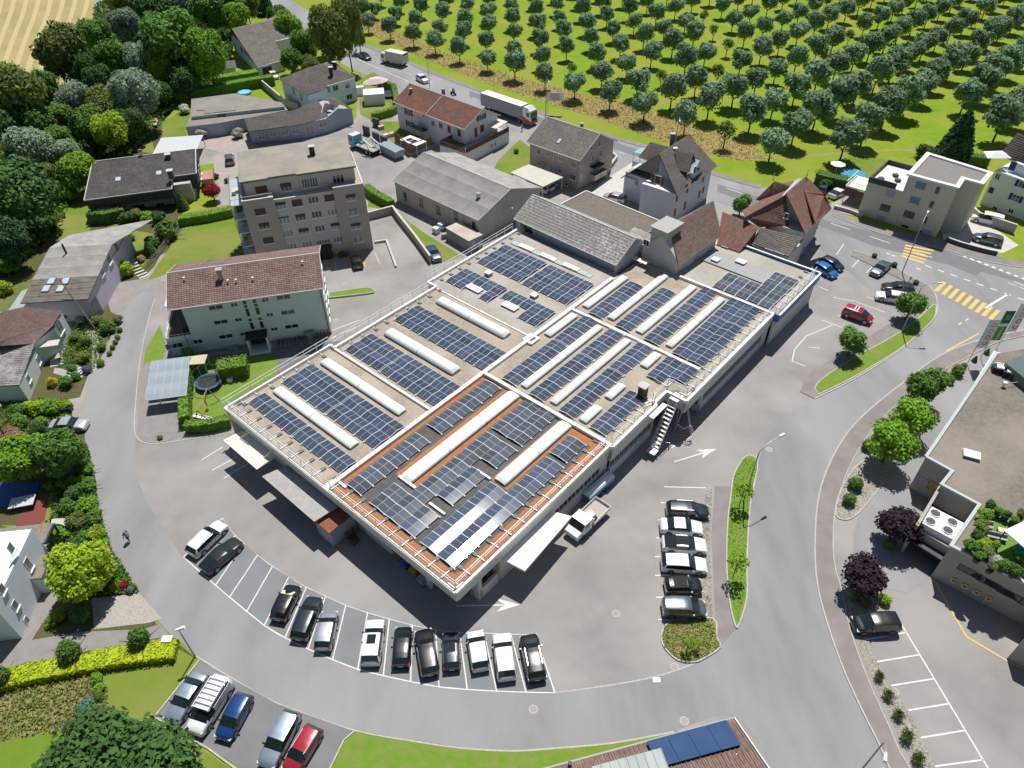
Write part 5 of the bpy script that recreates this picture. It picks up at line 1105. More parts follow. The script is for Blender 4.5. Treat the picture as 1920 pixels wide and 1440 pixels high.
mb=MB();a_=h.L-.2;mb.box(a_,a_+2.6,4.4,5.3,5.6,5.72);mb.obj('gutter_sheet',M_VAULT,h.t)
h=House('garage','flat dark gravel roofed garage between the shed and the chalet','garage',(1062,378),(1156,418),(1095,357),3.0,ov=0,ovx=0)
h.L=17.5
mb=MB();mb.box(0,h.L,-3.0,h.D,0,3.0);mb.obj('wall',CONC,h.t);mb=MB();mb.box(.15,h.L-.15,-2.9,h.D-.15,3.002,3.03);mb.obj('roof_surface',M('gravel_roof_dark',(.19,.165,.135),.95,(.13,.115,.095),2.5,.8,5,.4,10),h.t)
mb=MB();mb.bar((-.02,h.D,3.06),(h.L,h.D,3.06),.25,.18);mb.bar((0,-3,3.061),(0,h.D,3.061),.25,.18);mb.bar((h.L-4.5,h.D,3.062),(h.L-4.5,h.D-.1,3.062),.25,.18);mb.obj('parapet',TRIM,h.t)
def body(t,e1,e2,r1,r2,ze,zr,m,back=None,ins=.7,i0=.6,i1=.6):
 """walls under a saddle roof given by its eave e1-e2 and ridge r1 (near e1) - r2, all local"""
 ax=(e2-e1);ax.z=0;ax.normalize();ay=Vector((-ax.y,ax.x,0));D=(r1-e1).dot(ay)
 if D<0:ay=-ay;D=-D
 k=(zr-ze)/D;L=(e2-e1).dot(ax);a0,a1=(r1-e1).dot(ax),(r2-e1).dot(ax);a0,a1=min(a0,a1),max(a0,a1)
 s0,s1=i0,L-i1;W=back or D*1.12
 B=Vector((e1.x,e1.y,0));zz=lambda y:min(ze+k*y,ze+k*(2*D-y))-.35;P=lambda s,y,z:tuple(B+ax*s+ay*y)[:2]+(z,)
 mb=MB();ys=[ins,D,W]
 for u0,u1 in ((max(s0,a0+.3),min(s1,a1-.3)),):
  v=[P(u0,ins,0),P(u0,W,0),P(u0,W,zz(W)),P(u0,D,zz(D)),P(u0,ins,zz(ins))]+[P(u1,ins,0),P(u1,W,0),P(u1,W,zz(W)),P(u1,D,zz(D)),P(u1,ins,zz(ins))]
  mb.add(v,[(0,1,2,3,4),(9,8,7,6,5),(1,6,7,2),(2,7,8,3),(3,8,9,4),(4,9,5,0)])
 mb.prism([P(s0,ins+.004,0),P(s1,ins+.004,0),P(s1,W-.004,0),P(s0,W-.004,0)],0,ze-.1)
 mb.obj('wall',m,t);return P(s0,ins,0),P(s1,ins,0),ax,ay,D,W
Q=Z(1140,230,8);t=thing('chalet','white chalet with grey-brown tiled roofs, cross gable and red shutters','house',G(*Q(1100,1330)),0);lm=local(t)
R1,R2=(*Q(1210,185),10.8),(*Q(765,465),10.8)
facet(t,T_GREY,(*Q(1040,1100),6.4),(*Q(1640,650),6.4),R1,R2)
a_,b_,c_=G(*R1),G(*R2),G(*Q(190,830),4.6);d_=c_+(a_-b_)
slope(t,T_GREY,lm@d_,lm@c_,lm@b_,lm@a_)
facet(t,T_GREY,(*Q(440,690),8.0),(*Q(745,775),8.0),(*Q(790,480),10.7),(*Q(765,465),10.8))
facet(t,T_GREY,(*Q(1040,705),8.4),(*Q(1208,757),8.2),(*Q(1280,465),10.6),(*Q(1000,400),10.7));facet(t,T_GREY,(*Q(1360,735),7.9),(*Q(1400,560),8.9),(*Q(1000,400),10.7),(*Q(1280,465),10.6))
facet(t,T_GREY,(*Q(455,515),7.6),(*Q(700,605),7.6),(*Q(905,360),10.2),(*Q(640,285),9.8))
e1,e2=lm@G(*Q(1040,1100),6.4),lm@G(*Q(1640,650),6.4);r1,r2=lm@a_,lm@b_;c3_=lm@c_
q0_,q1_,ax,ay,D_,W__=body(t,e1,e2,lm@G(*R2),lm@G(*R1),6.4,10.8,W_WN)
f0,f1=Vector(q0_),Vector(q1_);wd_=W__-.7;f3=f0+ay*wd_
cg=f0.lerp(f1,.56);mb=MB();hw=1.9
mb.add([tuple(cg-ax*hw-ay*.03)[:2]+(6.0,),tuple(cg+ax*hw-ay*.03)[:2]+(6.0,),tuple(cg+ax*hw-ay*.03)[:2]+(7.9,),tuple(cg-ay*.03)[:2]+(9.7,),tuple(cg-ax*hw-ay*.03)[:2]+(7.9,),
  tuple(cg-ax*hw+ay*3)[:2]+(6.0,),tuple(cg+ax*hw+ay*3)[:2]+(6.0,),tuple(cg+ax*hw+ay*3)[:2]+(7.9,),tuple(cg+ay*3)[:2]+(9.7,),tuple(cg-ax*hw+ay*3)[:2]+(7.9,)],[(0,1,2,3,4),(1,6,7,2),(2,7,8,3),(3,8,9,4),(4,9,5,0)]);mb.obj('cross_gable',W_WN,t)
f0g,f1g=Vector((f0.x,f0.y,0)),Vector((f1.x,f1.y,0))
for x,y,hh in ((1300,705,1.2),(1200,795,.9),(1425,850,1.0),(1365,1070,1.4),(1425,1010,1.3),(1030,1140,1.1),(1150,1240,1.6),(1000,1340,1.5),(1185,1025,.8)):wallwin(t,f0g,f1g,*Q(x,y),.75,hh,n=1,blind=1,blindm=SHUT_R,sill=False)
g0,g1=lm@G(*Q(215,1130)),lm@G(*Q(590,1262));d=(g1-g0).normalized();n_=Vector((-d.y,d.x,0));wl=(g1-g0).length
mb=MB();P=[g0,g1,g1+n_*5.5,g0+n_*5.5];mb.prism([(p.x,p.y)for p in P],0,4.4);mb.obj('wing_wall',W_WN,t)
mb=MB();P=[g0+d*.02+n_*.3,g0+d*wl*.66+n_*.3,g0+d*wl*.66+n_*5,g0+d*.02+n_*5];mb.prism([(p.x,p.y)for p in P],4.4,5.3);mb.obj('wing_upper',W_WN,t)
mb=MB();P=[g0+d*.1-n_*.1+Vector((0,0,0)),g1-d*1.0-n_*.1,g1-d*1.0+n_*2.2,g0+d*.1+n_*2.2];mb.prism([(p.x,p.y)for p in P],5.32,5.42);mb.obj('wing_roof',CONC,t)
mb=MB();mb.bar((g1.x-d.x*2.6,g1.y-d.y*2.6,4.8),(g1.x,g1.y,4.8),.12,.8);q=g1+n_*4;mb.bar((g1.x,g1.y,4.8),(q.x,q.y,4.8),.12,.8);mb.obj('balcony',W_WN,t)
for x,y,hh in ((432,905,.8),(515,1115,1.1)):wallwin(t,g0,g1,*Q(x,y),.7,hh,n=1)
s0,s1=f0,f3
for x,y in ((720,850),(775,860)):pass
k0=Vector((f0.x,f0.y,0));k3=Vector((f3.x,f3.y,0));wallwin(t,k3,k0,*Q(748,855),1.2,1.5,n=1,shutters=SHUT_R)
for x,y,z_ in ((990,520,8.8),(955,300,9.5)):p=lm@G(*Q(x,y),z_);chimney(t,(p.x,p.y,z_-.8),.6,2.4,M('chimney_zinc',(.16,.17,.18),.7),CONCL)
p=lm@G(*Q(430,620),5.2);mb=MB();q0=lm@G(*Q(360,690),3.0)
for dx_,dy_ in ((0,0),(2.6,-1.6),(1.8,2.2),(4.2,.6)):mb.tube((q0.x+dx_,q0.y+dy_,2.6),(q0.x+dx_,q0.y+dy_,6.3),.06)
mb.prism([(q0.x,q0.y),(q0.x+2.6,q0.y-1.6),(q0.x+4.2,q0.y+.6),(q0.x+1.8,q0.y+2.2)],6.3,6.36);mb.prism([(q0.x,q0.y),(q0.x+2.6,q0.y-1.6),(q0.x+4.2,q0.y+.6),(q0.x+1.8,q0.y+2.2)],2.4,2.6);mb.bar((q0.x,q0.y,3.6),(q0.x+2.6,q0.y-1.6,3.6),.03,1.9);mb.obj('glass_porch',M('porch_glass',(.38,.52,.50),.15,spec=.8),t)
Q=Z(960,360,4);t=thing('barn','rendered barn with brown tiled roof and square chimney block on the factory edge','barn',G(*Q(1255,620)),0);lm=local(t)
facet(t,T_BARN,(*Q(1250,552),7.0),(*Q(1572,330),7.0),(*Q(1510,65),10.8),(*Q(1180,255),10.8));a_,b_,e_,f_=G(*Q(1510,65),10.8),G(*Q(1180,255),10.8),G(*Q(1250,552),7.0),G(*Q(1572,330),7.0)
mr=lambda p,q,z_:Vector((2*q.x-p.x,2*q.y-p.y,z_))
slope(t,T_TAUPE,lm@mr(f_,a_,7.0),lm@mr(e_,b_,7.0),lm@b_,lm@a_)
e_,f_,a_,b_=[lm@q for q in (e_,f_,a_,b_)];ax=(f_-e_).normalized();ay=Vector((-ax.y,ax.x,0));wd_=(a_-f_).dot(ay)*2-1.2;f0=e_+ax*.5+ay*.6;f1=f_-ax*.3+ay*.6
prf=lambda b:[(b.x,b.y,0),(b.x+ay.x*wd_,b.y+ay.y*wd_,0),(b.x+ay.x*wd_,b.y+ay.y*wd_,7.2),(b.x+ay.x*wd_*.5,b.y+ay.y*wd_*.5,10.4),(b.x,b.y,7.2)]
mb=MB();mb.add(prf(f0)+prf(f1),[(0,1,2,3,4),(9,8,7,6,5),(1,6,7,2),(2,7,8,3),(3,8,9,4),(4,9,5,0)]);mb.obj('wall',M('barn_render',(.50,.48,.44),.85,(.42,.40,.37),.4,.6),t)
q=f0+ay*wd_;mb=MB();mb.box(-1.9,1.9,-1.4,1.4,0,4.6);mb.box(-2.3,2.0,-1.7,1.5,4.6,4.75);o=mb.obj('chimney',M('barn_block',(.40,.385,.34),.85),t);p=lm@G(*Q(1165,240),11.2);o.location=(p.x,p.y,6.5);o.rotation_euler=(0,0,atan2(ax.y,ax.x))
q0=Vector((f0.x+ay.x*wd_,f0.y+ay.y*wd_,0));wallwin(t,q0,Vector((f0.x,f0.y,0)),*Q(1008,380),1.0,1.0,n=2)
f0g,f1g=Vector((f0.x,f0.y,0)),Vector((f1.x,f1.y,0))
for x,y in ((1330,555),(1430,470)):wallwin(t,f0g,f1g,*Q(x,y),1.9,1.5,n=1,blind=1,blindm=M('gate_cream',(.62,.60,.52),.8),sill=False)
slope(t,R_CORR,q0+Vector((0,0,6.2)),q0+ax*-.1+ay*4.5+Vector((0,0,6.2)),q0+ay*4.5+ax*4+Vector((0,0,7.2)),q0+ax*4+Vector((0,0,7.2)),1)
Q=Z(1300,320,6.4);t=thing('farmhouse','old farmhouse with patched red tiled hipped roofs and tall dormers at the road bend','house',G(*Q(1350,900)),0);lm=local(t)
facet(t,T_OLDRED,(*Q(1345,765),6.6),(*Q(1645,370),6.6),(*Q(1350,68),10.9),(*Q(1110,270),10.9));facet(t,T_OLDRED,(*Q(1600,300),6.8),(*Q(1350,100),6.8),(*Q(1352,66),10.9),(*Q(1348,70),10.9))
facet(t,T_OLDRED,(*Q(1470,640),7.2),(*Q(1660,460),7.2),(*Q(1575,285),9.8),(*Q(1330,232),10.0))
facet(t,T_OLDRED,(*Q(790,680),6.4),(*Q(1150,660),6.6),(*Q(1108,290),10.4),(*Q(620,556),8.4));facet(t,T_OLDRED,(*Q(1090,200),6.2),(*Q(590,480),6.2),(*Q(620,556),8.4),(*Q(1108,290),10.6))
facet(t,T_OLDRED,(*Q(745,350),6.0),(*Q(900,385),6.0),(*Q(1180,190),9.4),(*Q(975,125),9.2));facet(t,T_OLDRED,(*Q(1000,170),6.4),(*Q(1200,120),6.4),(*Q(1180,190),9.4),(*Q(975,125),9.2))
facet(t,T_BROWN,(*Q(700,872),5.2),(*Q(1145,1030),5.2),(*Q(1315,800),6.6),(*Q(800,680),6.8));facet(t,T_OLDRED,(*Q(285,880),5.2),(*Q(555,972),5.2),(*Q(795,675),7.2),(*Q(350,490),7.4))
facet(t,T_BROWN,(*Q(950,700),7.0),(*Q(1130,480),7.2),(*Q(1105,300),8.6),(*Q(945,400),8.4))if 0 else None
W=[Vector(((lm@G(*Q(*p),z_)).x,(lm@G(*Q(*p),z_)).y,0))for p,z_ in (((1345,780),6.4),((1600,440),6.4),((1400,160),6.4),((1130,300),7.0))]
WF=M('farm_render',(.52,.53,.54),.85,(.45,.46,.47),.4,.6)
q0_,q1_,ax,ay,D_,W__=body(t,lm@G(*Q(1345,765),6.6),lm@G(*Q(1645,370),6.6),lm@G(*Q(1110,270),10.9),lm@G(*Q(1350,68),10.9),6.6,10.9,WF);f0,f1=Vector(q0_),Vector(q1_)
for x,y,hh in ((1500,640,1.2),(1440,800,1.3),(1320,940,1.1),(1460,710,.9)):wallwin(t,f0,f1,*Q(x,y),.9,hh,n=1)
wallwin(t,f0+ay*W__*.9,f0,*Q(1115,540),.6,.9,n=1)
LW=[Vector(((lm@G(*Q(*p),z_)).x,(lm@G(*Q(*p),z_)).y,0))for p,z_ in (((690,880),5.1),((1140,1035),5.1),((1330,830),5.1),((900,640),5.1))]
mb=MB();mb.prism([(p.x,p.y)for p in LW],0,5.1);WFC=M('cream_render',(.58,.56,.47),.85,(.5,.48,.41),.4,.6);mb.obj('wing_wall',WFC,t)
LX=[Vector(((lm@G(*Q(*p),z_)).x,(lm@G(*Q(*p),z_)).y,0))for p,z_ in (((260,880),5.1),((545,980),5.1),((760,720),5.1),((420,560),5.1))]
mb=MB();mb.prism([(p.x,p.y)for p in LX],0,5.1);mb.obj('wing_wall',WFC,t)
for x,y in ((900,1000),(1020,1040)):wallwin(t,LW[0],LW[1],*Q(x,y),1.5,1.6,n=1,blind=1,blindm=BLINDG,sill=False)
for x,y in ((695,930),(740,950)):wallwin(t,LW[0],LW[1],*Q(x,y),.7,1.3,n=1)
wallwin(t,LX[0],LX[1],*Q(370,945),1.2,1.0,n=2)
mb=MB()
for x,y,z_ in ((955,90,9.2),(1358,40,10.9)):p=lm@G(*Q(x,y+35),z_);mb.tube((p.x,p.y,z_),(p.x,p.y,z_+1.4),.06);mb.tube((p.x,p.y,z_+.2),(p.x,p.y,z_+.45),.16,.05,n=6)
mb.obj('finial',STEEL,t)
Q=Z(1500,240,4.571);t=thing('apartment_building','cream flat roofed apartment building with white parapet, roof terraces and blue blinds','apartment building',G(*Q(1180,935)),0);lm=local(t)
WCR=M('cream_facade',(.60,.58,.45),.85,(.53,.51,.40),.3,.6);ztop,zmid=9.6,6.9
P=[Vector((*(lm@G(*Q(*p),ztop)).to_2d(),0))for p in ((940,390),(1350,500),(1400,425),(1560,468),(1635,380),(1100,215))]
mb=MB();mb.prism([(p.x,p.y)for p in P],0,ztop-.3);mb.obj('wall',WCR,t)
mb=MB();pp2=P+[P[0]];mb.strip([p for p in pp2],.75,ztop-.298,ztop);mb.obj('parapet',WHITE,t)
mb=MB();c0=sum(P,Vector((0,0,0)))/6;mb.flat([c0+(p-c0)*.95 for p in P],ztop-.26);mb.obj('roof_surface',M('roof_grey_felt',(.235,.22,.20),.95,(.19,.18,.165),1.5,.6),t)
P2=[Vector((*(lm@G(*Q(*p),zmid)).to_2d(),0))for p in ((722,478),(882,500),(1000,300),(885,262))];B0=Vector((*(lm@G(*Q(597,765))).to_2d(),0));B1=P[1].copy()
d=(P[1]-P[0]).normalized();n_=Vector((-d.y,d.x,0));W0=P[0]-d*6.0
mb=MB();mb.prism([(p.x,p.y)for p in (W0,P[0]-d*.01,P[0]-d*.01+n_*9.5,W0+n_*9.5)],0,6.3);mb.obj('wall',WCR,t)
mb=MB();mb.prism([(p.x,p.y)for p in (W0+n_*.1+d*.1,P[0]-d*.05+n_*.1,P[0]-d*.05+n_*9.3,W0+n_*9.3+d*.1)],6.302,6.34);mb.obj('terrace_floor',M('terrace_pale',(.66,.64,.60),.8),t)
mb=MB();q=W0+d*.1;q2=P[0]-d*1.3;mb.bar((q.x,q.y,6.8),(q2.x,q2.y,6.8),.3,1.0);q3=W0+n_*9.4+d*.1;mb.bar((q.x,q.y+.1,6.7),(q3.x,q3.y,6.7),.2,.9);q4=P[0]+n_*9.4;mb.bar((q3.x,q3.y,6.7),(q4.x,q4.y,6.7),.2,.9);mb.obj('terrace_screen',M('anthracite',(.04,.05,.06),.6),t)
mb=MB();
for a,b in ((1.5,2),(3,5),(4,3.2)):q=W0+d*a+n_*b;mb.box(q.x-.4,q.x+.4,q.y-.4,q.y+.4,6.34,6.8)
mb.obj('terrace_furniture',M('anthracite',(.04,.05,.06)),t)
V0=W0-d*4.2+n_*3.0
mb=MB();mb.prism([(p.x,p.y)for p in (V0,W0+n_*3.0-d*.01,W0+n_*8.6-d*.01,V0+n_*5.6)],2.9,3.1);mb.obj('balcony',MATS['terrace_pale'],t)
mb=MB()
for a,b in ((V0,W0+n_*3.0),(V0,V0+n_*5.6)):
 mb.bar((a.x,a.y,3.1),(b.x,b.y,3.1),.15,.25);mb.bar((a.x,a.y,4.1),(b.x,b.y,4.1),.1,.06)
 for i in range(8):q=a.lerp(b,i/7);mb.tube((q.x,q.y,3.1),(q.x,q.y,4.1),.025)
for q in (V0+d*.2+n_*.2,V0+n_*5.4):mb.tube((q.x,q.y,0),(q.x,q.y,2.9),.08)
mb.obj('balcony_rail',FRW,t);slope(t,T_OLDRED,V0+Vector((0,0,1.6))-n_*.6,W0+n_*2.4+Vector((0,0,1.6)),W0+n_*3+Vector((0,0,2.8)),V0+Vector((0,0,2.8)),name='pent_roof')
g0,g1=P[0].copy(),P[1].copy()
for x,y,b,bm in ((1035,492,1,BLINDB),(985,620,1,BLINDB),(935,742,0,None),(775,562,1,BLINDG),(730,685,0,None),(695,780,1,BLINDG),(1090,900,1,BLINDG)):wallwin(t,g0,g1,*Q(x,y),1.7,1.25,n=2,blind=b,blindm=bm or BLIND,sill=False,frame=DGREY if not b else FRW)
for x,y in ((1178,535),(1128,655),(1075,788)):wallwin(t,g0,g1,*Q(x,y),.55,1.2,n=1,sill=False,frame=DGREY)
wallwin(t,g0,g1,*Q(900,842),1.2,.4,n=2,sill=False,frame=DGREY);wallwin(t,g0,g1,*Q(1035,885),.6,.4,n=1,sill=False,frame=DGREY)
t=thing('house','white house with dark blue shutters and brown roof at the right edge','house',G(*Q(1740,740)),0);lm=local(t)
g0,g1=lm@G(*Q(1540,650)),lm@G(*Q(1990,820));d=(g1-g0).normalized();n_=Vector((-d.y,d.x,0));g1=g0+d*19
mb=MB();mb.prism([(p.x,p.y)for p in (g0,g1,g1+n_*10,g0+n_*10)],0,6.6);mb.obj('wall',W_WN,t)
mb=MB();q=g0+d*2+n_*1.6;mb.prism([(p.x,p.y)for p in (q,g1,g1+n_*8,q+n_*6.4)],6.6,8.4);mb.obj('upper_wall',W_WN,t)
facet(t,T_GREY,(*Q(1700,240),8.2),(*Q(2100,380),8.2),(*Q(2200,190),12),(*Q(1865,40),12));
for x,y,s_ in ((1695,415,0),(1640,532,1),(1670,690,0),(1808,712,0)):wallwin(t,g0,g1,*Q(x,y),.9,1.1 if y<650 else .8,n=2,blind=1 if s_ else 0,blindm=SHUT_B)
for x,y in ((1850,600),(1905,485)):wallwin(t,g0,g1,*Q(x,y),1.2,1.2,n=2,shutters=SHUT_B)
wallwin(t,g0+n_*1.6,g1+n_*1.6,*Q(1825,325),1.1,1.6,n=1,blind=1,blindm=SHUT_B)
mb=MB();p=lm@G(*Q(1680,225),9.0);mb.add([(p.x-2,p.y-1.2,8.8),(p.x+2.2,p.y-1.4,8.8),(p.x+2,p.y+1.5,9.0),(p.x-1.6,p.y+1.3,9.0),(p.x,p.y,9.6)],[(0,1,4),(1,2,4),(2,3,4),(3,0,4)]);mb.tube((p.x,p.y,6.6),(p.x,p.y,9.5),.05);mb.obj('parasol',WHITE,t)
mb=MB()
for z_ in (6.7,7.4):mb.tube((g0.x,g0.y,z_),(g0.x+d.x*3,g0.y+d.y*3,z_),.04)
mb.obj('terrace_rail',FRW,t)
import numpy as np
def leafmat(name,c,c2=None,isl=.7,tr=.32):
 return M(name,c,.75,c2 or (c[0]*1.25,c[1]*1.15,c[2]*.9),.9,.6,2,spec=.25,island=isl,trans=tr)
LF={k:leafmat('leaf_'+k,*v)for k,v in {
 'orchard':((.235,.345,.20),(.16,.29,.12)),'green':((.12,.25,.045),(.15,.28,.045)),'deep':((.075,.165,.045),(.10,.19,.045)),'bright':((.19,.38,.035),(.25,.42,.03)),'silver':((.30,.37,.26),(.22,.30,.17)),
 'olive':((.17,.225,.055),(.20,.24,.05)),'lime':((.34,.46,.03),(.25,.38,.025)),'purple':((.05,.028,.042),(.08,.042,.052)),'red':((.36,.025,.045),(.25,.015,.035)),'pink':((.52,.27,.19),(.28,.25,.11)),'yellow':((.62,.52,.015),(.45,.45,.03)),
 'thuja':((.07,.145,.03),None,.7,.1),'hedge':((.12,.24,.03),None,.7,.15),'conifer':((.035,.085,.035),None,.7,.05),'blue':((.09,.18,.15),None,.7,.1),'goldhedge':((.38,.45,.015),(.28,.37,.015),.45,.15),'white':((.65,.67,.55),(.22,.34,.1)),'lavender':((.19,.16,.32),(.13,.19,.1))}.items()}
BARK=M('bark',(.12,.095,.07),.95,(.07,.055,.04),4,.7)
def leafmesh(name,C,N,size,m,core=None,rng=None,asp=1.5):
 n=len(C);N=N/np.maximum(np.linalg.norm(N,axis=1),1e-6)[:,None]
 r=rng.normal(size=(n,3));T=np.cross(N,r);T/=np.maximum(np.linalg.norm(T,axis=1),1e-6)[:,None];B=np.cross(N,T)
 s=size*rng.uniform(.6,1.25,(n,1));a=T*s*asp*.5;b=B*s*.5
 V=np.stack([C-a,C+b*.9-a*.1,C+a,C-b*.9-a*.1],1).reshape(-1,3)
 F=np.arange(4*n).reshape(-1,4)
 vs=[tuple(v)for v in V];fs=[tuple(f)for f in F.tolist()]
 if core is not None:
  k=len(vs)
  for cx,cy,cz,rx,ry,rz in core:
   bmx=bmesh.new();bmesh.ops.create_icosphere(bmx,subdivisions=2,radius=1);bmx.verts.ensure_lookup_table()
   base=len(vs)
   for v in bmx.verts:
    q=v.co*(1+.12*math.sin(7*v.co.x+5*v.co.y+cx));vs.append((cx+q.x*rx,cy+q.y*ry,cz+q.z*rz))
   fs+=[tuple(base+v.index for v in f.verts)for f in bmx.faces];bmx.free()
 me=bpy.data.meshes.new(name);me.from_pydata(vs,[],fs);me.materials.append(m);me.update();return me
def crown(name,seed,R,H,n,leaf,m,lobes=9,base=0.0,flat=.25,corek=.72,jit=.9,spread=.55):
 """leafy crown centred on its own origin; R radius, H height"""
 rng=np.random.default_rng(seed);L=[]
 L.append((0,0,0,R*.72,R*.72,H*.42))
 for i in range(lobes):
  a=2*pi*i/lobes+rng.uniform(-.4,.4);el=rng.uniform(-.45,.8);rr=R*spread*rng.uniform(.75,1.15)
  s=R*rng.uniform(.36,.55)
  L.append((rr*cos(a)*cos(el),rr*sin(a)*cos(el),H*.5*.75*sin(el),s,s,s*H/(2*R)*1.05))
 L=np.array(L);wts=(L[:,3]**2);wts/=wts.sum();idx=rng.choice(len(L),n,p=wts)
 d=rng.normal(size=(n,3));d[:,2]+=flat;d/=np.linalg.norm(d,axis=1)[:,None]
 rad=rng.uniform(.72,1.06,(n,1));C=L[idx,:3]+d*L[idx,3:]*rad
 N=d+rng.normal(size=(n,3))*jit*.6;N[:,2]+=.6
 core=[(l[0],l[1],l[2],l[3]*corek,l[4]*corek,l[5]*corek)for l in L]
 return leafmesh(name,C,N,leaf,m,core,rng)
def trunkmesh(name,h,r,limbs=4,spread=1.2,seed=1):
 R_=random.Random(seed);mb=MB();mb.tube((0,0,-.1),(0.05,0,h*.55),r,r*.8,n=7);mb.tube((.05,0,h*.55),(0,.06,h),r*.8,r*.5,n=7)
 for i in range(limbs):
  a=2*pi*i/limbs+R_.uniform(-.4,.4);mb.tube((0,0,h*R_.uniform(.7,.95)),(spread*cos(a),spread*sin(a),h*R_.uniform(1.25,1.7)),r*.45,r*.15,n=5)
 return mb.mesh(name,BARK)
OC=[crown('crown',10+i,2.75,4.9,1050,.42,LF['orchard'],10,jit=1.0)for i in range(6)]
OCl=[crown('crown',30+i,2.1,3.9,420,.4,leafmat('leaf_orchard_light',(.13,.22,.03)),8,corek=.3)for i in range(2)]
OT=[trunkmesh('trunk',2.0,.16,5,1.3,i)for i in range(3)]
RO=random.Random(11);tries=0
ORD=['first','second','third','fourth','fifth','sixth','seventh','eighth','ninth','tenth','eleventh','twelfth','thirteenth','fourteenth','fifteenth','sixteenth','seventeenth','eighteenth','nineteenth','twentieth','twenty-first','twenty-second','twenty-third','twenty-fourth','twenty-fifth','twenty-sixth','twenty-seventh','twenty-eighth','twenty-ninth','thirtieth']
orch=[]
for i in range(-10,24):
 for j in range(0,22):
  x=24.1+7.37*i;y=169.7-7.45*i+15.2*j
  if i>=5 and j<{5:1,6:1,7:2,8:3,9:4,10:5,11:4}.get(i,5 if i<14 else i-9):continue
  if y>292 or x<-62:continue
  v=Vector((x,y,-CAMH+3));dd=v.dot(FW);px=960+FPX*v.dot(RT)/dd;py=720-FPX*v.dot(UP)/dd
  if px<640 or px>1990 or py<-35:continue
  if px<700 and py>60:continue
  orch.append((px,py,x,y,i,j))
orch.sort(key=lambda q:-q[1])
skip={(2,3)}
for k,(px,py,x,y,i,j)in enumerate(orch[:298]):
 RO.seed(i*97+j*13);x+=RO.uniform(-.35,.35);y+=RO.uniform(-.35,.35)
 s=(1.0+.42*min(1,max(0,(px-800)/800))*min(1,max(.3,(py+20)/230)))*RO.uniform(.86,1.08);light=RO.random()<.05 or (abs(px-1240)<25 and abs(py-135)<22)or (abs(px-1352)<20 and abs(py-262)<25)
 row=sorted(q[4]for q in orch if q[5]==j);n_=row.index(i)
 lb=('sparse yellow-green' if light else 'grey-green')+' orchard tree, %s from the left in the %s'%(ORD[n_],'front row beside the dry grass' if j==0 else ORD[j]+' row from the road')
 o=thing('orchard_tree',lb,'tree',(x,y,0),RO.uniform(0,6.28),'orchard trees across the main road')
 o.scale=(s,s,s*RO.uniform(.92,1.08))if not light else (s*.75,)*3
 link('trunk',OT[k%3],o,(0,0,0))
 c=link('crown',(OCl[k%2]if light else OC[RO.randrange(6)]),o,(0,0,4.0),RO.uniform(0,6.28))
CR={}
def crownfor(kind,cls):
 key=(kind,cls)
 if key not in CR:
  sd=abs(hash(kind))%7+len(CR)*3 if False else (sum(map(ord,kind))*7+cls*31)
  CR[key]={0:lambda :crown('crown',sd,5,9,6000,.5,LF[kind],13,jit=1.0),
                   1:lambda :crown('crown',sd,5,9,6000,.5,LF[kind],16,jit=1.0,spread=.62),
                   2:lambda :crown('crown',sd,1.5,2.4,1000,.24,LF[kind],7),
                   3:lambda :crown('crown',sd,1.5,2.7,1500,.2,LF[kind],3,corek=.9,spread=.2),
                   4:lambda :crown('crown',sd,3,5.4,2400,.34,LF[kind],11,jit=1.0),
                   5:lambda :crown('crown',sd,5,9,16000,.34,LF[kind],26,jit=1.0,spread=.62)}[cls]()
 return CR[key]
CB={0:(5,9),1:(5,9),2:(1.5,2.4),3:(1.5,2.7),4:(3,5.4),5:(5,9)}
BT=[trunkmesh('trunk',4,.28,6,2.6,5+i)for i in range(2)]
RT2=random.Random(5)
def tree(px,py,dpx,kind,label,cls=0,asp=1.0,name=None,cat='tree',group=None,clear=.35):
 """asp: height over breadth; clear: bare stem below the crown as part of crown height"""
 R_=3.0
 for _ in range(6):
  zc=R_*asp*(1+clear);p=G(px,py,zc);dist=(p-Vector((0,0,CAMH))).length;R_=dpx*.44*dist/FPX
 r0,h0=CB[cls];s=R_/r0;zs=2*R_*asp/h0
 o=thing(name or {0:'broadleaf_tree',1:'broadleaf_tree',5:'broadleaf_tree',2:'bush',3:'round_shrub',4:'broadleaf_tree'}[cls],label,cat,(p.x,p.y,0),RT2.uniform(0,6.28),group)
 c=link('crown',crownfor(kind,cls),o,(0,0,zc),0,(s,s,zs))
 hh=max(.3,zc-R_*asp*.55);c2=link('trunk',BT[RT2.randrange(2)],o,(0,0,0),0,(max(.25,s*.8),max(.25,s*.8),hh/4))
 return o
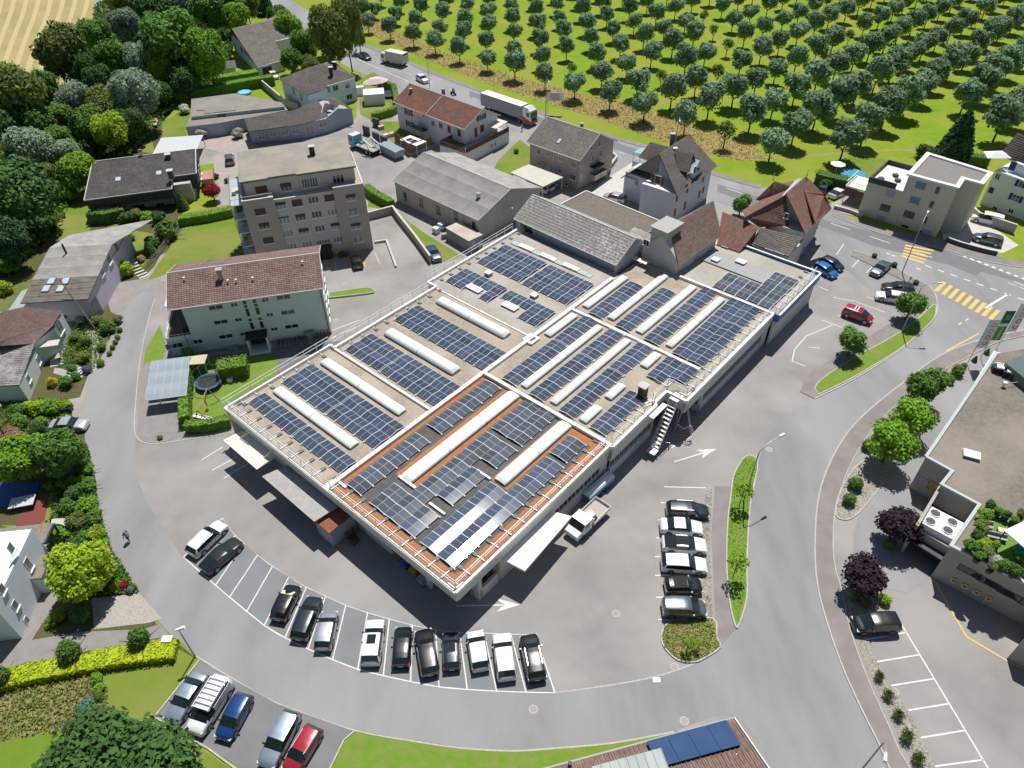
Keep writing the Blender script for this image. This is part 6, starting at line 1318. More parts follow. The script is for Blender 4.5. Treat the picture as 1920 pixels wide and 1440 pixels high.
W_=[
 (120,105,78,'olive','tall drooping birch at the corner of the straw field',1,1.25),(182,72,62,'green','green tree behind the birch beside the straw field',0,1.1),(232,50,56,'silver','silvery willow topmost between green trees near the field',0,1.1),
 (215,118,62,'green','mid green tree in the middle of the wood above the footbridge',1,1.2),(262,118,56,'silver','greyish tree left of the great chestnut',0,1.3),(322,82,104,'green','great dark chestnut, broadest crown of the wood',1,1.1),(388,104,76,'bright','light green chestnut right of the great one',1,1.3),
 (305,135,56,'lime','yellowish green young tree in front of the great chestnut',0,1.1),(252,180,82,'silver','pale round willow above the sandy path',0,1.15),(160,135,46,'deep','dark slender tree right behind the birch',0,1.5),(285,18,66,'deep','dark tree at the top edge above the great chestnut',0,1),(232,-8,60,'olive','olive tree at the top edge by the farm track',0,1),
 (345,2,62,'silver','greyish tree at the top edge right of the dark one',0,1),(395,22,66,'green','green tree between chestnut and the topmost house',0,1),(440,30,52,'bright','bright tree left of the topmost house ridge',0,1),(415,-6,60,'deep','dark tree on the top edge near the road',0,1),(462,12,46,'olive','olive tree above the topmost house',0,1),
 (208,246,64,'lime','round yellow green tree beside the digger pit',0,1.0),(240,232,54,'deep','dark tree right of the round yellow green one',0,1.1),(195,200,62,'olive','olive green tree under the pale willow',0,1.1),(142,190,62,'silver','silver tree in front of the footbridge',0,1.1),(165,232,66,'green','green tree left of the round yellow green one',0,1),(88,168,50,'green','small green tree at the end of the footbridge',4,1.2),
 (28,190,96,'olive','tall olive birch at the left edge under the field',1,1.3),(62,235,70,'deep','dark tree behind the silver bush of the left edge',0,1.1),(58,282,84,'silver','broad silver grey willow near the left edge',0,1),(112,222,56,'green','green tree between silver tree and left birch',0,1),(118,292,58,'silver','pale willow above the bright shrubs by the bungalow',0,1),(112,262,50,'green','green tree behind the pale willow',0,1),
 (150,318,74,'bright','bright green tree left of the dark roofed bungalow',0,.9),(-5,245,80,'deep','dark tree cut by the left edge, upper one',0,1.1),(22,300,66,'olive','olive tree cut by the left edge under the silver willow',0,1),(80,335,56,'olive','olive tree above the tall pine',0,1),(12,450,76,'conifer','dark fir cut by the left edge',0,1.1),
 (38,362,118,'deep','tall dark pine with bare trunk on the lawn slope',1,.95),(125,358,34,'bright','light green bush near the left corner of the bungalow',2,.9),(186,155,50,'deep','dark tree by the footbridge rail',0,1.3),(295,175,50,'deep','dark tree above the workshop lawn',0,.9),(345,150,60,'deep','dark tree at the foot of the great chestnut',0,.9),
 (540,52,50,'bright','bright tree behind the right gable of the topmost house',1,1.2),(572,85,52,'green','green tree between topmost house and great birch',0,1.2),(600,70,40,'olive','olive tree beside the great birch',0,1.3),(648,52,62,'olive','right half of the great hanging birch by the junction',1,1.9),(618,72,70,'olive','left half of the great hanging birch by the junction',1,1.6),
 (545,112,46,'green','dark green shrub tree above the villa roof',0,.9),(580,118,40,'olive','greyish shrub tree beside the villa roof',0,.8),(672,70,26,'olive','hanging birch branches over the road edge',4,1.6),(520,30,40,'green','green tree behind the ridge of the topmost house',0,1),(680,12,34,'orchard','grey-green tree by the road behind the great birch',4,1)]
for q in W_:tree(*q[:5],cls=q[5],asp=q[6])
GD=[
 (35,862,92,'bright','bright green maple in the garden by the blue tarpaulin',1,.9),(112,850,84,'green','dark green round tree beside the white parked saloon',1,1),(22,822,46,'pink','salmon pink shrub above the bright maple',4,.8),(75,812,36,'deep','dark small tree between pink shrub and round tree',4,1.2),(150,1070,104,'lime','yellow green tree in front of the white house',1,1.0),
 (212,1482,262,'deep','large dark green tree cut by the bottom edge',5,.8),(1710,571,62,'green','round street tree by the car park entrance, nearer the crossing',4,.85),(1599,640,63,'green','round street tree on the strip beside the red car',4,.85),(1735,722,78,'green','street tree farthest up along the supermarket walk',4,.85),(1712,779,80,'bright','street tree between two others along the supermarket walk',4,.85),
 (1672,828,92,'bright','street tree nearest the oval gravel bed',4,.9),(1690,985,84,'purple','purple leaved tree beside the white cooling unit',4,.85),(1621,1082,86,'purple','purple leaved tree above the black van',4,.85),(1390,383,42,'green','small round tree between barn and farmhouse',4,.9),(397,358,34,'red','crimson maple at the bungalow terrace',4,.9)]
for q in GD:tree(*q[:5],cls=q[5],asp=q[6])
BU=[
 (16,500,32,'bright',2),(8,540,30,'lime',2),(25,497,30,'green',2),(70,585,0,'',0),(310,432,50,'green',2),(285,455,36,'thuja',3),(275,405,28,'bright',2),(255,405,30,'olive',2),(298,408,34,'deep',2),(235,408,30,'thuja',2),(246,445,18,'bright',3),(222,498,26,'deep',2),(235,505,34,'lime',2),(232,490,22,'green',2),(265,485,16,'pink',2),
 (130,590,28,'green',2),(160,588,30,'green',2),(180,602,26,'olive',2),(150,600,20,'white',2),(202,612,32,'thuja',2),(220,600,20,'olive',2),(224,618,14,'olive',3),(220,632,14,'olive',3),(216,641,13,'olive',3),(211,651,13,'olive',3),(205,662,13,'olive',3),(160,638,28,'green',3),(148,648,16,'green',3),(140,632,22,'olive',2),(155,672,26,'olive',2),(162,693,20,'lavender',3),(135,690,20,'green',2),(190,650,20,'green',2),(188,680,18,'green',2),(97,716,24,'yellow',3),(122,715,30,'green',2),(142,705,20,'green',2),
 (35,768,34,'thuja',2),(65,765,36,'lime',2),(95,762,40,'bright',2),(125,760,24,'lime',2),(35,790,34,'green',2),(75,790,26,'bright',2),(10,800,26,'olive',2),(140,865,40,'green',2),(160,880,36,'green',2),(165,910,34,'green',2),(140,925,40,'deep',2),(125,905,34,'olive',2),(160,945,40,'bright',2),(125,950,36,'green',2),(175,970,36,'green',2),(145,975,36,'olive',2),(180,1000,36,'lime',2),(185,1003,16,'pink',2),(155,1010,30,'green',2),(190,1020,26,'bright',2),(105,1005,46,'bright',3),(135,1030,40,'deep',2),(110,880,34,'green',2),(95,910,26,'green',2),(150,900,22,'lime',2),(135,885,22,'silver',2),
 (195,1035,24,'pink',2),(207,1042,20,'lavender',3),(203,1065,42,'silver',3),(190,1090,34,'lime',2),(218,1098,24,'lime',2),(232,1098,22,'red',2),(245,1106,18,'blue',3),(95,1165,24,'bright',2),(110,1155,26,'lime',2),(180,1270,22,'bright',2),(185,1290,22,'bright',2),(160,1327,34,'blue',2),(185,1305,18,'green',2),(1605,906,37,'green',3),(1593,936,34,'green',3),(1628,835,30,'thuja',3),(1657,795,34,'thuja',3),(1797,695,30,'hedge',3),(1782,712,22,'hedge',3),(1808,685,14,'olive',3),(1660,1124,29,'lime',3),(1602,1118,22,'bright',3),(1625,1130,28,'olive',3),(1640,479,13,'deep',3),(1677,496,15,'deep',3),(1718,529,14,'deep',3),(1670,1020,30,'olive',3),(295,388,0,'',0),(405,330,14,'deep',2),(425,338,14,'green',3),(445,335,12,'green',3),(445,250,24,'white',2),(378,250,26,'white',2),(440,248,14,'green',3),(705,150,20,'olive',2),(968,283,14,'green',3),(1548,345,30,'thuja',2),(1800,260,0,'',0),(1735,285,36,'deep',2),(345,205,22,'white',2),(262,210,20,'green',2),(255,270,16,'olive',2),(620,478,14,'olive',2),(640,477,14,'olive',2),(650,478,10,'olive',2),(1455,258,0,'',0),(300,820,12,'green',2),(710,215,20,'pink',2)]
WORDS={'bright':'bright green','green':'green','lime':'yellow green','deep':'dark green','thuja':'dark evergreen','olive':'olive green','silver':'silvery','white':'white flowering','pink':'pink flowering','yellow':'golden yellow','lavender':'lavender blue','red':'reddish','blue':'blue green','hedge':'clipped green','conifer':'dark'}
def place(x,y):
 for (x0,y0,x1,y1,s)in ((0,480,60,560,'in the garden left of the lavender house'),(220,395,330,470,'along the wooden fence under the bungalow'),(210,470,280,520,'beside the curved stone steps'),(120,575,235,625,'on the bank below the lavender house'),(195,625,235,670,'on the low wall by the lane'),(120,625,200,700,'in the flower garden of the pale green house'),(80,700,150,730,'at the foot of the garden steps'),(0,750,140,805,'in the beds above the white saloon'),(90,855,185,945,'on the bank by the lane below the round tree'),(90,945,200,1050,'on the bank by the lane above the walking person'),(160,1025,260,1115,'at the bend of the lane beside the lime tree'),(80,1140,130,1180,'beside the drive of the white house'),(150,1255,200,1340,'on the weedy patch'),(1570,780,1680,950,'in the oval gravel bed'),(1770,680,1820,720,'under the banner poles'),(1590,1105,1690,1140,'in the bed above the black van'),(1630,470,1730,535,'on the kerb of the small car park'),(400,320,460,345,'in the forecourt of the bungalow'),(340,190,460,260,'beside the workshop'),(610,470,660,485,'at the entrance of the apartment block')):
  if x0<=x<=x1 and y0<=y<=y1:return s
 return {1:'near the garden of the villa',0:'near the cream building'}[x<1000]if x>690 else 'by the house wall'
SZ=lambda d:'small ' if d<20 else ('large ' if d>36 else '')
seen={}
for x,y,d,kd,cl in BU:
 if not d:continue
 lb='%s%s %s %s'%(SZ(d),WORDS[kd],'rounded shrub' if cl==3 else 'bush',place(x,y))
 seen.setdefault(lb,[]).append((x,y,d,kd,cl))
for lb,L_ in seen.items():
 L_.sort(key=lambda q:q[0])
 for i,(x,y,d,kd,cl)in enumerate(L_):
  l2=lb;g_=None
  if len(L_)==2:l2=lb+(', the left one' if i==0 else ', the right one')
  elif len(L_)>2:g_=lb
  if g_:l2=lb
  tree(x,y,d,kd,l2,cls=cl,asp=.8,cat='bush' if cl==2 else 'shrub',group=g_,clear=-.15)
def topiary(px,py,d,label):
 o=tree(px,py,d,'thuja',label,cls=3,asp=.95,name='clipped_yew',cat='shrub',group='clipped yews round the white house drive',clear=.1);return o
topiary(128,1222,52,'clipped yew in the golden hedge, left of two');topiary(259,1196,52,'clipped yew in the golden hedge, right of two');topiary(-4,1268,46,'clipped yew cut by the left picture edge');topiary(149,1151,44,'clipped yew beside the drive below the lime tree')
def conemesh(seed,kind,n=1800,size=.2,R=1.,H=4.):
 rng=np.random.default_rng(seed);h=rng.uniform(0,1,n)**1.15;a=rng.uniform(0,2*pi,n);r=R*(1-h)**.7*rng.uniform(.8,1.08,n)*np.minimum(1,h*8+.5)
 C=np.stack([r*np.cos(a),r*np.sin(a),h*H],1);N=np.stack([np.cos(a),np.sin(a),np.full(n,.5)],1)+rng.normal(size=(n,3))*.45
 core=[(0,0,H*.3,R*.72,R*.72,H*.32),(0,0,H*.6,R*.42,R*.42,H*.3)]
 return leafmesh('crown',C,N,size,LF[kind],core,rng)
def conifer(px,py,wpx,hpx,kind,label,cat='tree',name='conifer',group=None):
 p=G(px,py);dist=(p-Vector((0,0,CAMH))).length;R_=wpx/2*dist/FPX;k=hpx*.66*dist/FPX;sl=sqrt(p.x**2+p.y**2)/dist;H_=k/max(.3,sl)
 key=('cone',kind)
 if key not in CR:CR[key]=conemesh(3,kind)
 o=thing(name,label,cat,p,random.uniform(0,6),group);link('crown',CR[key],o,(0,0,0),0,(R_,R_,H_/4));mb=MB();mb.tube((0,0,-.05),(0,0,H_*.5),R_*.12,R_*.05);mb.obj('trunk',BARK,o)
for q in ((1782,300,58,108,'conifer','tall dark spruce behind the cream building'),(500,28,30,62,'conifer','dark spruce at the top edge behind the topmost house'),(478,20,24,50,'conifer','narrow dark spruce left of the other at the top edge'),(345,392,20,40,'olive','rusty green cone tree in the recess of the bungalow'),(1768,312,30,60,'conifer','lower dark spruce leaning at the cream building'),(412,248,7,16,'thuja','small dark cone shrub beside the workshop'),(284,478,24,34,'thuja','clipped cone at the wooden fence')):conifer(*q)
for q,lb in (((1826,678,9,15),'dwarf cypress under the banners, left'),((1849,664,9,15),'dwarf cypress under the banners, right')):conifer(*q,'hedge',lb,'shrub','dwarf_cypress','dwarf cypresses under the banners')
GR=conemesh
def grassclump(px,py,d,kind,label):
 p=G(px,py);R_=d/2*(p-Vector((0,0,CAMH))).length/FPX
 if 'gr' not in CR:
  rng=np.random.default_rng(2);n=700;a=rng.uniform(0,2*pi,n);t=rng.uniform(0,1,n);r=t*rng.uniform(.2,1,n);C=np.stack([r*np.cos(a),r*np.sin(a),.2+1.2*t*(1.1-r*.5)],1);N=np.stack([np.cos(a),np.sin(a),.1+0*a],1)+rng.normal(size=(n,3))*.5
  CR['gr']=leafmesh('blades',C,N,.13,LF['olive'],None,rng,4)
 o=thing('ornamental_grass',label,'plant',p,0,'grass clumps in the gravel of the car park edge');link('blades',CR['gr'],o,(0,0,0),random.uniform(0,6),R_)
for q,s_ in zip(((1646,1272,20),(1662,1308,22),(1681,1345,22),(1697,1385,26),(1717,1426,24)),('uppermost','second from the top','middle','second from the bottom','lowest')):grassclump(*q,'olive','clump of ornamental grass in the gravel strip, '+s_)
def sapling(px,py,label,h=4.2):
 p=G(px,py);
 if 'sap' not in CR:CR['sap']=crown('crown',77,1.1,2.6,260,.24,LF['bright'],7,corek=.01,spread=.7);CR['sapt']=trunkmesh('trunk',2.4,.05,5,.5,4)
 o=thing('young_tree',label,'tree',p,1,'young trees');link('crown',CR['sap'],o,(0,0,h*.68),random.uniform(0,6),h/4.4);link('trunk',CR['sapt'],o,(0,0,0),0,h/4.4)
sapling(1386,948,'slender young tree on the grass strip, upper one');sapling(1374,1082,'slender young tree on the grass strip, lower one');sapling(1286,1222,'thin sapling tied to a stake on the round weedy island, left',2.2);sapling(1306,1218,'thin sapling on the round weedy island, right',1.8)
def hedge(pts,wd,h_,kind,label,dens=26,leaf=.2):
 P=GP(pts);o0=P[0];rng=np.random.default_rng(int(o0.x*10)%1000+50);C=[];N=[]
 mb=MB();Q_=[p-o0 for p in P];mb.strip([(q.x,q.y)for q in Q_],wd*.86,0,h_*.94)
 for i in range(len(Q_)-1):
  a,b=Q_[i],Q_[i+1];d=b-a;L_=d.length;d.normalize();nx,ny=-d.y,d.x
  for (k,area)in ((0,L_*wd),(1,L_*h_),(2,L_*h_)):
   n=int(area*dens);s=rng.uniform(-.02,1.02,n)*L_
   if k==0:w_=rng.uniform(-.52,.52,n)*wd;z=h_*rng.uniform(.92,1.04,n);nn=np.tile([0,0,1.],(n,1))
   else :
    sg=1 if k==1 else -1;w_=sg*wd*.5*rng.uniform(.9,1.08,n);z=h_*rng.uniform(.02,1,n);nn=np.tile([nx*sg,ny*sg,.3],(n,1))
   C.append(np.stack([a.x+d.x*s+nx*w_,a.y+d.y*s+ny*w_,z],1));N.append(nn+rng.normal(size=(n,3))*.4)
 for e,sg in ((Q_[0],-1),(Q_[-1],1)):
  n=int(wd*h_*dens);d=(Q_[1]-Q_[0]if sg<0 else Q_[-1]-Q_[-2]).normalized();w_=rng.uniform(-.5,.5,n)*wd;C.append(np.stack([e.x+d.x*sg*.05-d.y*w_,e.y+d.y*sg*.05+d.x*w_,rng.uniform(0,1,n)*h_],1));N.append(np.tile([d.x*sg,d.y*sg,.2],(n,1))+rng.normal(size=(n,3))*.4)
 o=thing('hedge',label,'hedge',(o0.x,o0.y,0));mb.obj('branchwork',LF[kind],o)
 link('foliage',leafmesh('foliage',np.concatenate(C),np.concatenate(N),leaf,LF[kind],None,rng),o,(0,0,0))
for q in (("-30,1290 60,1268 150,1250 240,1234 333,1222",2.0,.9,'goldhedge','golden yellow clipped hedge along the paved drive',40),("352,800 351,760 354,720 357,672",1.3,1.9,'hedge','clipped hedge between bicycle shelters and trampoline lawn',30),("352,808 395,806 434,797",1.1,1.5,'hedge','low clipped hedge at the foot of the trampoline lawn',30),("414,706 468,697",2.6,2.2,'hedge','thick clipped hedge block below the entrance of the mint house',30),
 ("172,418 205,417 238,409",1.6,2.2,'thuja','dark thuja hedge in front of the bungalow',24),("338,422 390,414 437,404",1.5,1.6,'hedge','long clipped hedge above the big lawn',24),("330,190 400,178 470,165 515,158",2.6,2.4,'hedge','long hedge above the workshop roofs',14),("400,163 450,156 486,150",3.2,2.6,'hedge','upper hedge below the topmost house',14),("700,226 735,216 752,206",1.2,1.7,'hedge','hedge round the tent garden by the lane',22),("745,204 740,172 712,160",1.2,1.9,'hedge','hedge behind the round trampoline of the tent garden',22),
 ("688,362 706,375 736,392",1.5,1.8,'hedge','clipped hedge strip beside the tower',24),("1527,345 1560,353 1606,362",2.2,2.6,'thuja','dark thuja hedge behind the white parked car',16),("1810,308 1848,312",2.4,2.2,'thuja','dark hedge between cream building and white house',14),("1860,985 1858,1010 1866,1030",1.0,.01,'hedge','',1)):
 if q[2]>.1:hedge(*q)
CARGLASS=M('car_glass',(.012,.02,.022),.04,spec=.9,coat=.3)
TYRE=M('tyre',(.018,.018,.019),.85);RIM=M('rim',(.45,.46,.48),.3,metal=.8);RIMD=M('rim_dark',(.05,.05,.055),.35,metal=.7)
LAMP=M('headlamp',(.62,.66,.68),.1,spec=.9);TAIL=M('tail_lamp',(.42,.012,.02),.2);CPL=M('number_plate',(.75,.75,.72),.5);TRIMB=M('car_trim',(.02,.02,.022),.5)
def paint(name,c,metal=.0,rough=.28):return M('paint_'+name,c,rough,metal=metal,coat=.8,spec=.5)
PT={'white':paint('white',(.74,.75,.76)),'black':paint('black',(.008,.009,.011)),'darkblue':paint('darkblue',(.012,.02,.04)),'grey':paint('grey',(.085,.09,.098),.5),'darkgrey':paint('darkgrey',(.03,.034,.038),.4),'silver':paint('silver',(.42,.44,.47),.6,.33),'silverblue':paint('silverblue',(.36,.42,.50),.6,.33),
      'blue':paint('blue',(.012,.055,.20),.3),'vividblue':paint('vividblue',(.01,.16,.50),.2),'red':paint('red',(.36,.02,.035),.2),'steelblue':paint('steelblue',(.07,.11,.17),.5),'greyblue':paint('greyblue',(.13,.16,.19),.5),'lightgrey':paint('lightgrey',(.5,.52,.53),.4)}
TYPES={
 'sedan':(4.65,1.82,1.44,[(-.5,.74,.50,.50,'b'),(-.488,.88,.62,.64,'b'),(-.46,.93,.68,.72,'b'),(-.34,.97,.67,.75,'g'),(-.19,.99,.65,.965,'r'),(-.08,1,.64,1,'r'),(.07,1,.64,.985,'g'),(.22,.99,.64,.70,'b'),(.34,.96,.58,.64,'b'),(.44,.90,.52,.56,'b'),(.485,.80,.42,.46,'b'),(.5,.66,.32,.34,'b')]),
 'hatch':(4.05,1.78,1.50,[(-.5,.80,.46,.46,'b'),(-.488,.90,.60,.64,'g'),(-.39,.96,.62,.94,'r'),(-.25,.99,.61,.99,'r'),(-.05,1,.60,1,'r'),(.09,1,.60,.97,'g'),(.27,.98,.60,.68,'b'),(.38,.94,.55,.60,'b'),(.46,.86,.47,.52,'b'),(.5,.70,.32,.36,'b')]),
 'wagon':(4.75,1.85,1.50,[(-.5,.80,.46,.46,'b'),(-.49,.90,.60,.64,'g'),(-.41,.96,.63,.93,'r'),(-.25,.99,.62,.98,'r'),(-.05,1,.61,1,'r'),(.07,1,.61,.98,'g'),(.23,.99,.61,.67,'b'),(.35,.96,.56,.61,'b'),(.445,.89,.50,.54,'b'),(.487,.80,.42,.45,'b'),(.5,.66,.32,.34,'b')]),
 'suv':(4.55,1.88,1.66,[(-.5,.82,.46,.46,'b'),(-.49,.92,.60,.64,'g'),(-.41,.97,.62,.94,'r'),(-.25,.99,.61,.99,'r'),(-.02,1,.60,1,'r'),(.09,1,.60,.97,'g'),(.25,.99,.61,.68,'b'),(.37,.96,.58,.63,'b'),(.455,.89,.53,.57,'b'),(.49,.80,.44,.48,'b'),(.5,.70,.34,.36,'b')]),
 'coupe':(4.75,1.88,1.38,[(-.5,.76,.52,.52,'b'),(-.488,.90,.64,.67,'b'),(-.45,.94,.68,.73,'g'),(-.20,.98,.64,.965,'r'),(-.06,1,.63,1,'r'),(.06,1,.63,.98,'g'),(.22,.99,.64,.71,'b'),(.34,.97,.60,.66,'b'),(.44,.91,.54,.58,'b'),(.487,.82,.44,.48,'b'),(.5,.68,.33,.35,'b')]),
 'mini':(3.8,1.70,1.42,[(-.5,.82,.46,.46,'b'),(-.487,.92,.62,.66,'g'),(-.40,.96,.63,.95,'r'),(-.2,.99,.62,1,'r'),(.08,1,.62,.98,'g'),(.22,.98,.62,.70,'b'),(.38,.95,.57,.63,'b'),(.46,.88,.50,.54,'b'),(.5,.74,.34,.38,'b')]),
 'mpv':(4.35,1.83,1.70,[(-.5,.84,.46,.46,'b'),(-.492,.93,.58,.62,'g'),(-.45,.97,.60,.95,'r'),(-.25,.99,.59,1,'r'),(.03,1,.58,.99,'r'),(.13,1,.58,.93,'g'),(.33,.98,.57,.62,'b'),(.43,.92,.50,.53,'b'),(.485,.82,.40,.43,'b'),(.5,.7,.30,.33,'b')]),
 'van':(4.95,1.95,1.95,[(-.5,.88,.46,.46,'b'),(-.495,.96,.55,.62,'g'),(-.475,.98,.56,.95,'r'),(-.3,.99,.55,.99,'r'),(.05,1,.55,1,'r'),(.16,1,.54,.95,'g'),(.32,.98,.54,.60,'b'),(.43,.92,.48,.53,'b'),(.485,.82,.40,.44,'b'),(.5,.7,.30,.33,'b')])}
CM={}
def carmeshes(tp):
 if tp in CM:return CM[tp]
 L,W,H,st=TYPES[tp];n=len(st);bodyq,ws,rs,sg=MB(),MB(),MB(),MB()
 S2=[]
 for i in range(n-1):
  a,b=st[i],st[i+1];k=3 if abs(a[0]-b[0])>.1 else (2 if abs(a[0]-b[0])>.05 else 1)
  for j in range(k):
   f=j/k;S2.append(tuple(a[q]+(b[q]-a[q])*f for q in range(4))+(a[4],i))
 S2.append(st[-1][:4]+('b',n-1))
 rings=[]
 for x,wf,hb,hr,rg,i in S2:
  w=W/2*wf;cab=min(1,max(0,(hr-hb)/.3));wr=w*(.93-.10*cab);X=x*L;zb=.16 if -.45<x<.45 else .24
  inset_=.0
  rings.append([(X,w*.9,zb),(X,w*.99,H*.24),(X,w,H*.40),(X,w*.955,H*hb),(X,wr,H*hr-.05*(1+cab)*.5),(X,wr*.82,H*hr-.008),(X,wr*.4,H*hr+.012),(X,0,H*hr+.018)])
 V=[]
 for r in rings:V+=[p for p in r]+[(p[0],-p[1],p[2])for p in r[:-1]][::-1]
 m_=15
 tgt={'body':[],'ws':[],'rs':[],'sg':[]}
 for a in range(len(rings)-1):
  rg,i=S2[a][4],S2[a][5];hgt=S2[a][3]-S2[a][2];hg2=S2[a+1][3]-S2[a+1][2]
  for k in range(m_-1):
   f=(a*m_+k,(a+1)*m_+k,(a+1)*m_+k+1,a*m_+k+1)
   seg=k if k<7 else 13-k
   front=S2[a][0]>0
   if rg=='g' and seg>=4:dst='ws' if front else 'rs'
   elif seg==3 and (hgt>.10 and hg2>.06 or hgt>.06 and hg2>.10)and -.44<S2[a][0]<.3:dst='sg'
   else :dst='body'
   tgt[dst].append(f[::-1]if False else f)
 out={}
 for key in tgt:
  fs=tgt[key];idx=sorted({i for f in fs for i in f});mp={v:q for q,v in enumerate(idx)}
  if key=='body':extra=[tuple(range(m_))[::-1],tuple((len(rings)-1)*m_+i for i in range(m_))];fs=fs+extra;idx=list(range(len(V)));mp={v:v for v in idx}
  mb=MB();mb.v=[V[i]for i in idx];mb.f=[tuple(mp[i]for i in f)for f in fs];mb.m=[0]*len(mb.f)
  me=mb.mesh({'body':'body','ws':'windscreen','rs':'rear_window','sg':'side_window'}[key],[PT['white']if key=='body' else CARGLASS],True)
  bm_=bmesh.new();bm_.from_mesh(me);bmesh.ops.recalc_face_normals(bm_,faces=bm_.faces)
  if key!='body':
   for f in bm_.faces:
    c=f.calc_center_median();o_=Vector((0,c.y,c.z-H*.5+.3))
    if f.normal.dot(o_)<0:f.normal_flip()
  bm_.to_mesh(me);bm_.free()
  out[key]=me
 CM[tp]=out;return out
def wheelmesh(r,w_,rim,key):
 if key in CM:return CM[key]
 mb=MB();n=18;mb.tube((0,-w_/2,0),(0,w_/2,0),r,n=n,mi=0)
 for s_ in (-1,1):
  mb.tube((0,s_*w_/2*.9,0),(0,s_*(w_/2+.012),0),r*.66,n=n,mi=1)
  for k in range(5):a=2*pi*k/5;mb.bar((0,s_*(w_/2+.016),0),(r*.62*cos(a),s_*(w_/2+.016),r*.62*sin(a)),.03,.012,0)
 me=mb.mesh('wheel',[TYRE,rim]);CM[key]=me;return me
def carsmall():
 if 'lampm' in CM:return
 mb=MB();mb.box(-.16,.06,-.19,.19,-.05,.06);CM['lampm']=mb.mesh('headlight',LAMP)
 mb=MB();mb.box(-.04,.10,-.16,.16,-.09,.09);CM['tailm']=mb.mesh('tail_light',TAIL)
 mb=MB();mb.box(-.02,.02,-.26,.26,-.06,.06);CM['platem']=mb.mesh('number_plate',CPL)
 mb=MB();mb.box(-.07,.07,-.02,.18,-.05,.06);CM['mirror']=mb.mesh('mirror',PT['black'])
 mb=MB();mb.bar((-1.0,0,0),(.75,0,0),.05,.05);CM['rrail']=mb.mesh('roof_rail',M('chrome_rail',(.6,.6,.62),.3,metal=.7))
 mb=MB();mb.box(-.5,.45,-.42,.42,0,.012);CM['sun']=mb.mesh('sunroof',CARGLASS)
 mb=MB();mb.box(-.75,.75,-.55,.55,0,.012);CM['bigsun']=mb.mesh('sunroof',CARGLASS)
 mb=MB();mb.tube((0,-.005,0),(0,.005,0),.385,n=18);CM['arch']=mb.mesh('wheel_arch',TRIMB)
def car(rear,front,tp,col,label,cat='car',z=.7,rails=False,sun=None,rim=RIM,sc=1,roof=None,group=None):
 carsmall();L,W,H,st=TYPES[tp];a,b=G(*rear,z),G(*front,z);m_=(a+b)/2;d=b-a
 o=thing('parked_car' if cat=='car' else cat.replace(' ','_'),label,cat,(m_.x,m_.y,.03),atan2(d.y,d.x),group or 'cars parked round the factory')
 ms=carmeshes(tp)
 bd=link('body',ms['body'],o,(0,0,0));bd.material_slots[0].link='OBJECT';bd.material_slots[0].material=PT[col]
 for k_,nm in (('ws','windscreen'),('rs','rear_window'),('sg','side_window')):link(nm,ms[k_],o,(0,0,0))
 r=.33 if H<1.6 else .37;wm=wheelmesh(r,.22,rim,('w',r,rim.name))
 for x in (L*.31,-L*.30):
  for s_ in (-1,1):
   link('wheel',wm,o,(x,s_*(W/2-.11),r));q=link('wheel_arch',CM['arch'],o,(x,s_*(W/2-.002),r+.02));q.scale=(r/.33,)*3
 for s_ in (-1,1):
  link('headlight',CM['lampm'],o,(L*.465,s_*W*.34,H*.43),s_*-.35);link('tail_light',CM['tailm'],o,(-L*.488,s_*W*.38,H*.53),0)
  link('mirror',CM['mirror'],o,(L*.17,s_*(W/2-.0),H*.62),0 if s_>0 else pi)
  if rails:link('roof_rail',CM['rrail'],o,(-.25 if tp!='van' else -.6,s_*W*.36,H*.985))
 link('number_plate',CM['platem'],o,(-L*.499,0,H*.38))
 if sun:link('sunroof',CM['bigsun' if sun==2 else 'sun'],o,(-.25 if tp!='mini' else -.1,0,H*1.008))
 if roof:q=CM.setdefault('dark_roof',None);mb=MB();mb.box(-1.0,.35,-.56,.56,0,.014);q=mb.obj('roof_panel',M('soft_roof',(.012,.012,.013),.8),o);q.location=(-.1,0,H*1.004)
 return o
Gp='cars in the curved row of parking bays'
for q in (
 ((362,1034),(414,984),'wagon','white','white estate car in the last bay of the curved row',dict(rails=True)),
 ((384,1068),(446,1013),'coupe','darkgrey','dark grey fastback next to the white estate car',{}),
 ((523,1155),(549,1103),'hatch','black','small black hatchback with pale sunshade behind the windscreen',{}),
 ((562,1190),(588,1126),'wagon','darkblue','dark blue estate between the small black and the silver roofed car',{}),
 ((605,1214),(618,1149),'hatch','silver','grey hatchback with silver roof beside an empty bay',{}),
 ((694,1246),(705,1162),'suv','white','white car with square sunroof, first after the empty bay',dict(sun=1)),
 ((751,1247),(757,1176),'hatch','black','black hatchback right of the white car with sunroof',{}),
 ((806,1258),(794,1186),'wagon','black','black car standing aslant, second right of the sunroof car',{}),
 ((847,1252),(845,1187),'mini','darkblue','small dark blue car whose bonnet lies in the roof shadow',dict(sun=1)),
 ((901,1250),(891,1187),'hatch','white','small white hatchback between dark blue and large white car',{}),
 ((951,1274),(940,1188),'suv','white','large white car second from the right end of the curved row',{}),
 ((1007,1270),(991,1195),'suv','black','black car with chrome roof rails at the right end of the curved row',dict(rails=True))):car(q[0],q[1],q[2],q[3],q[4],group=Gp,**q[5])
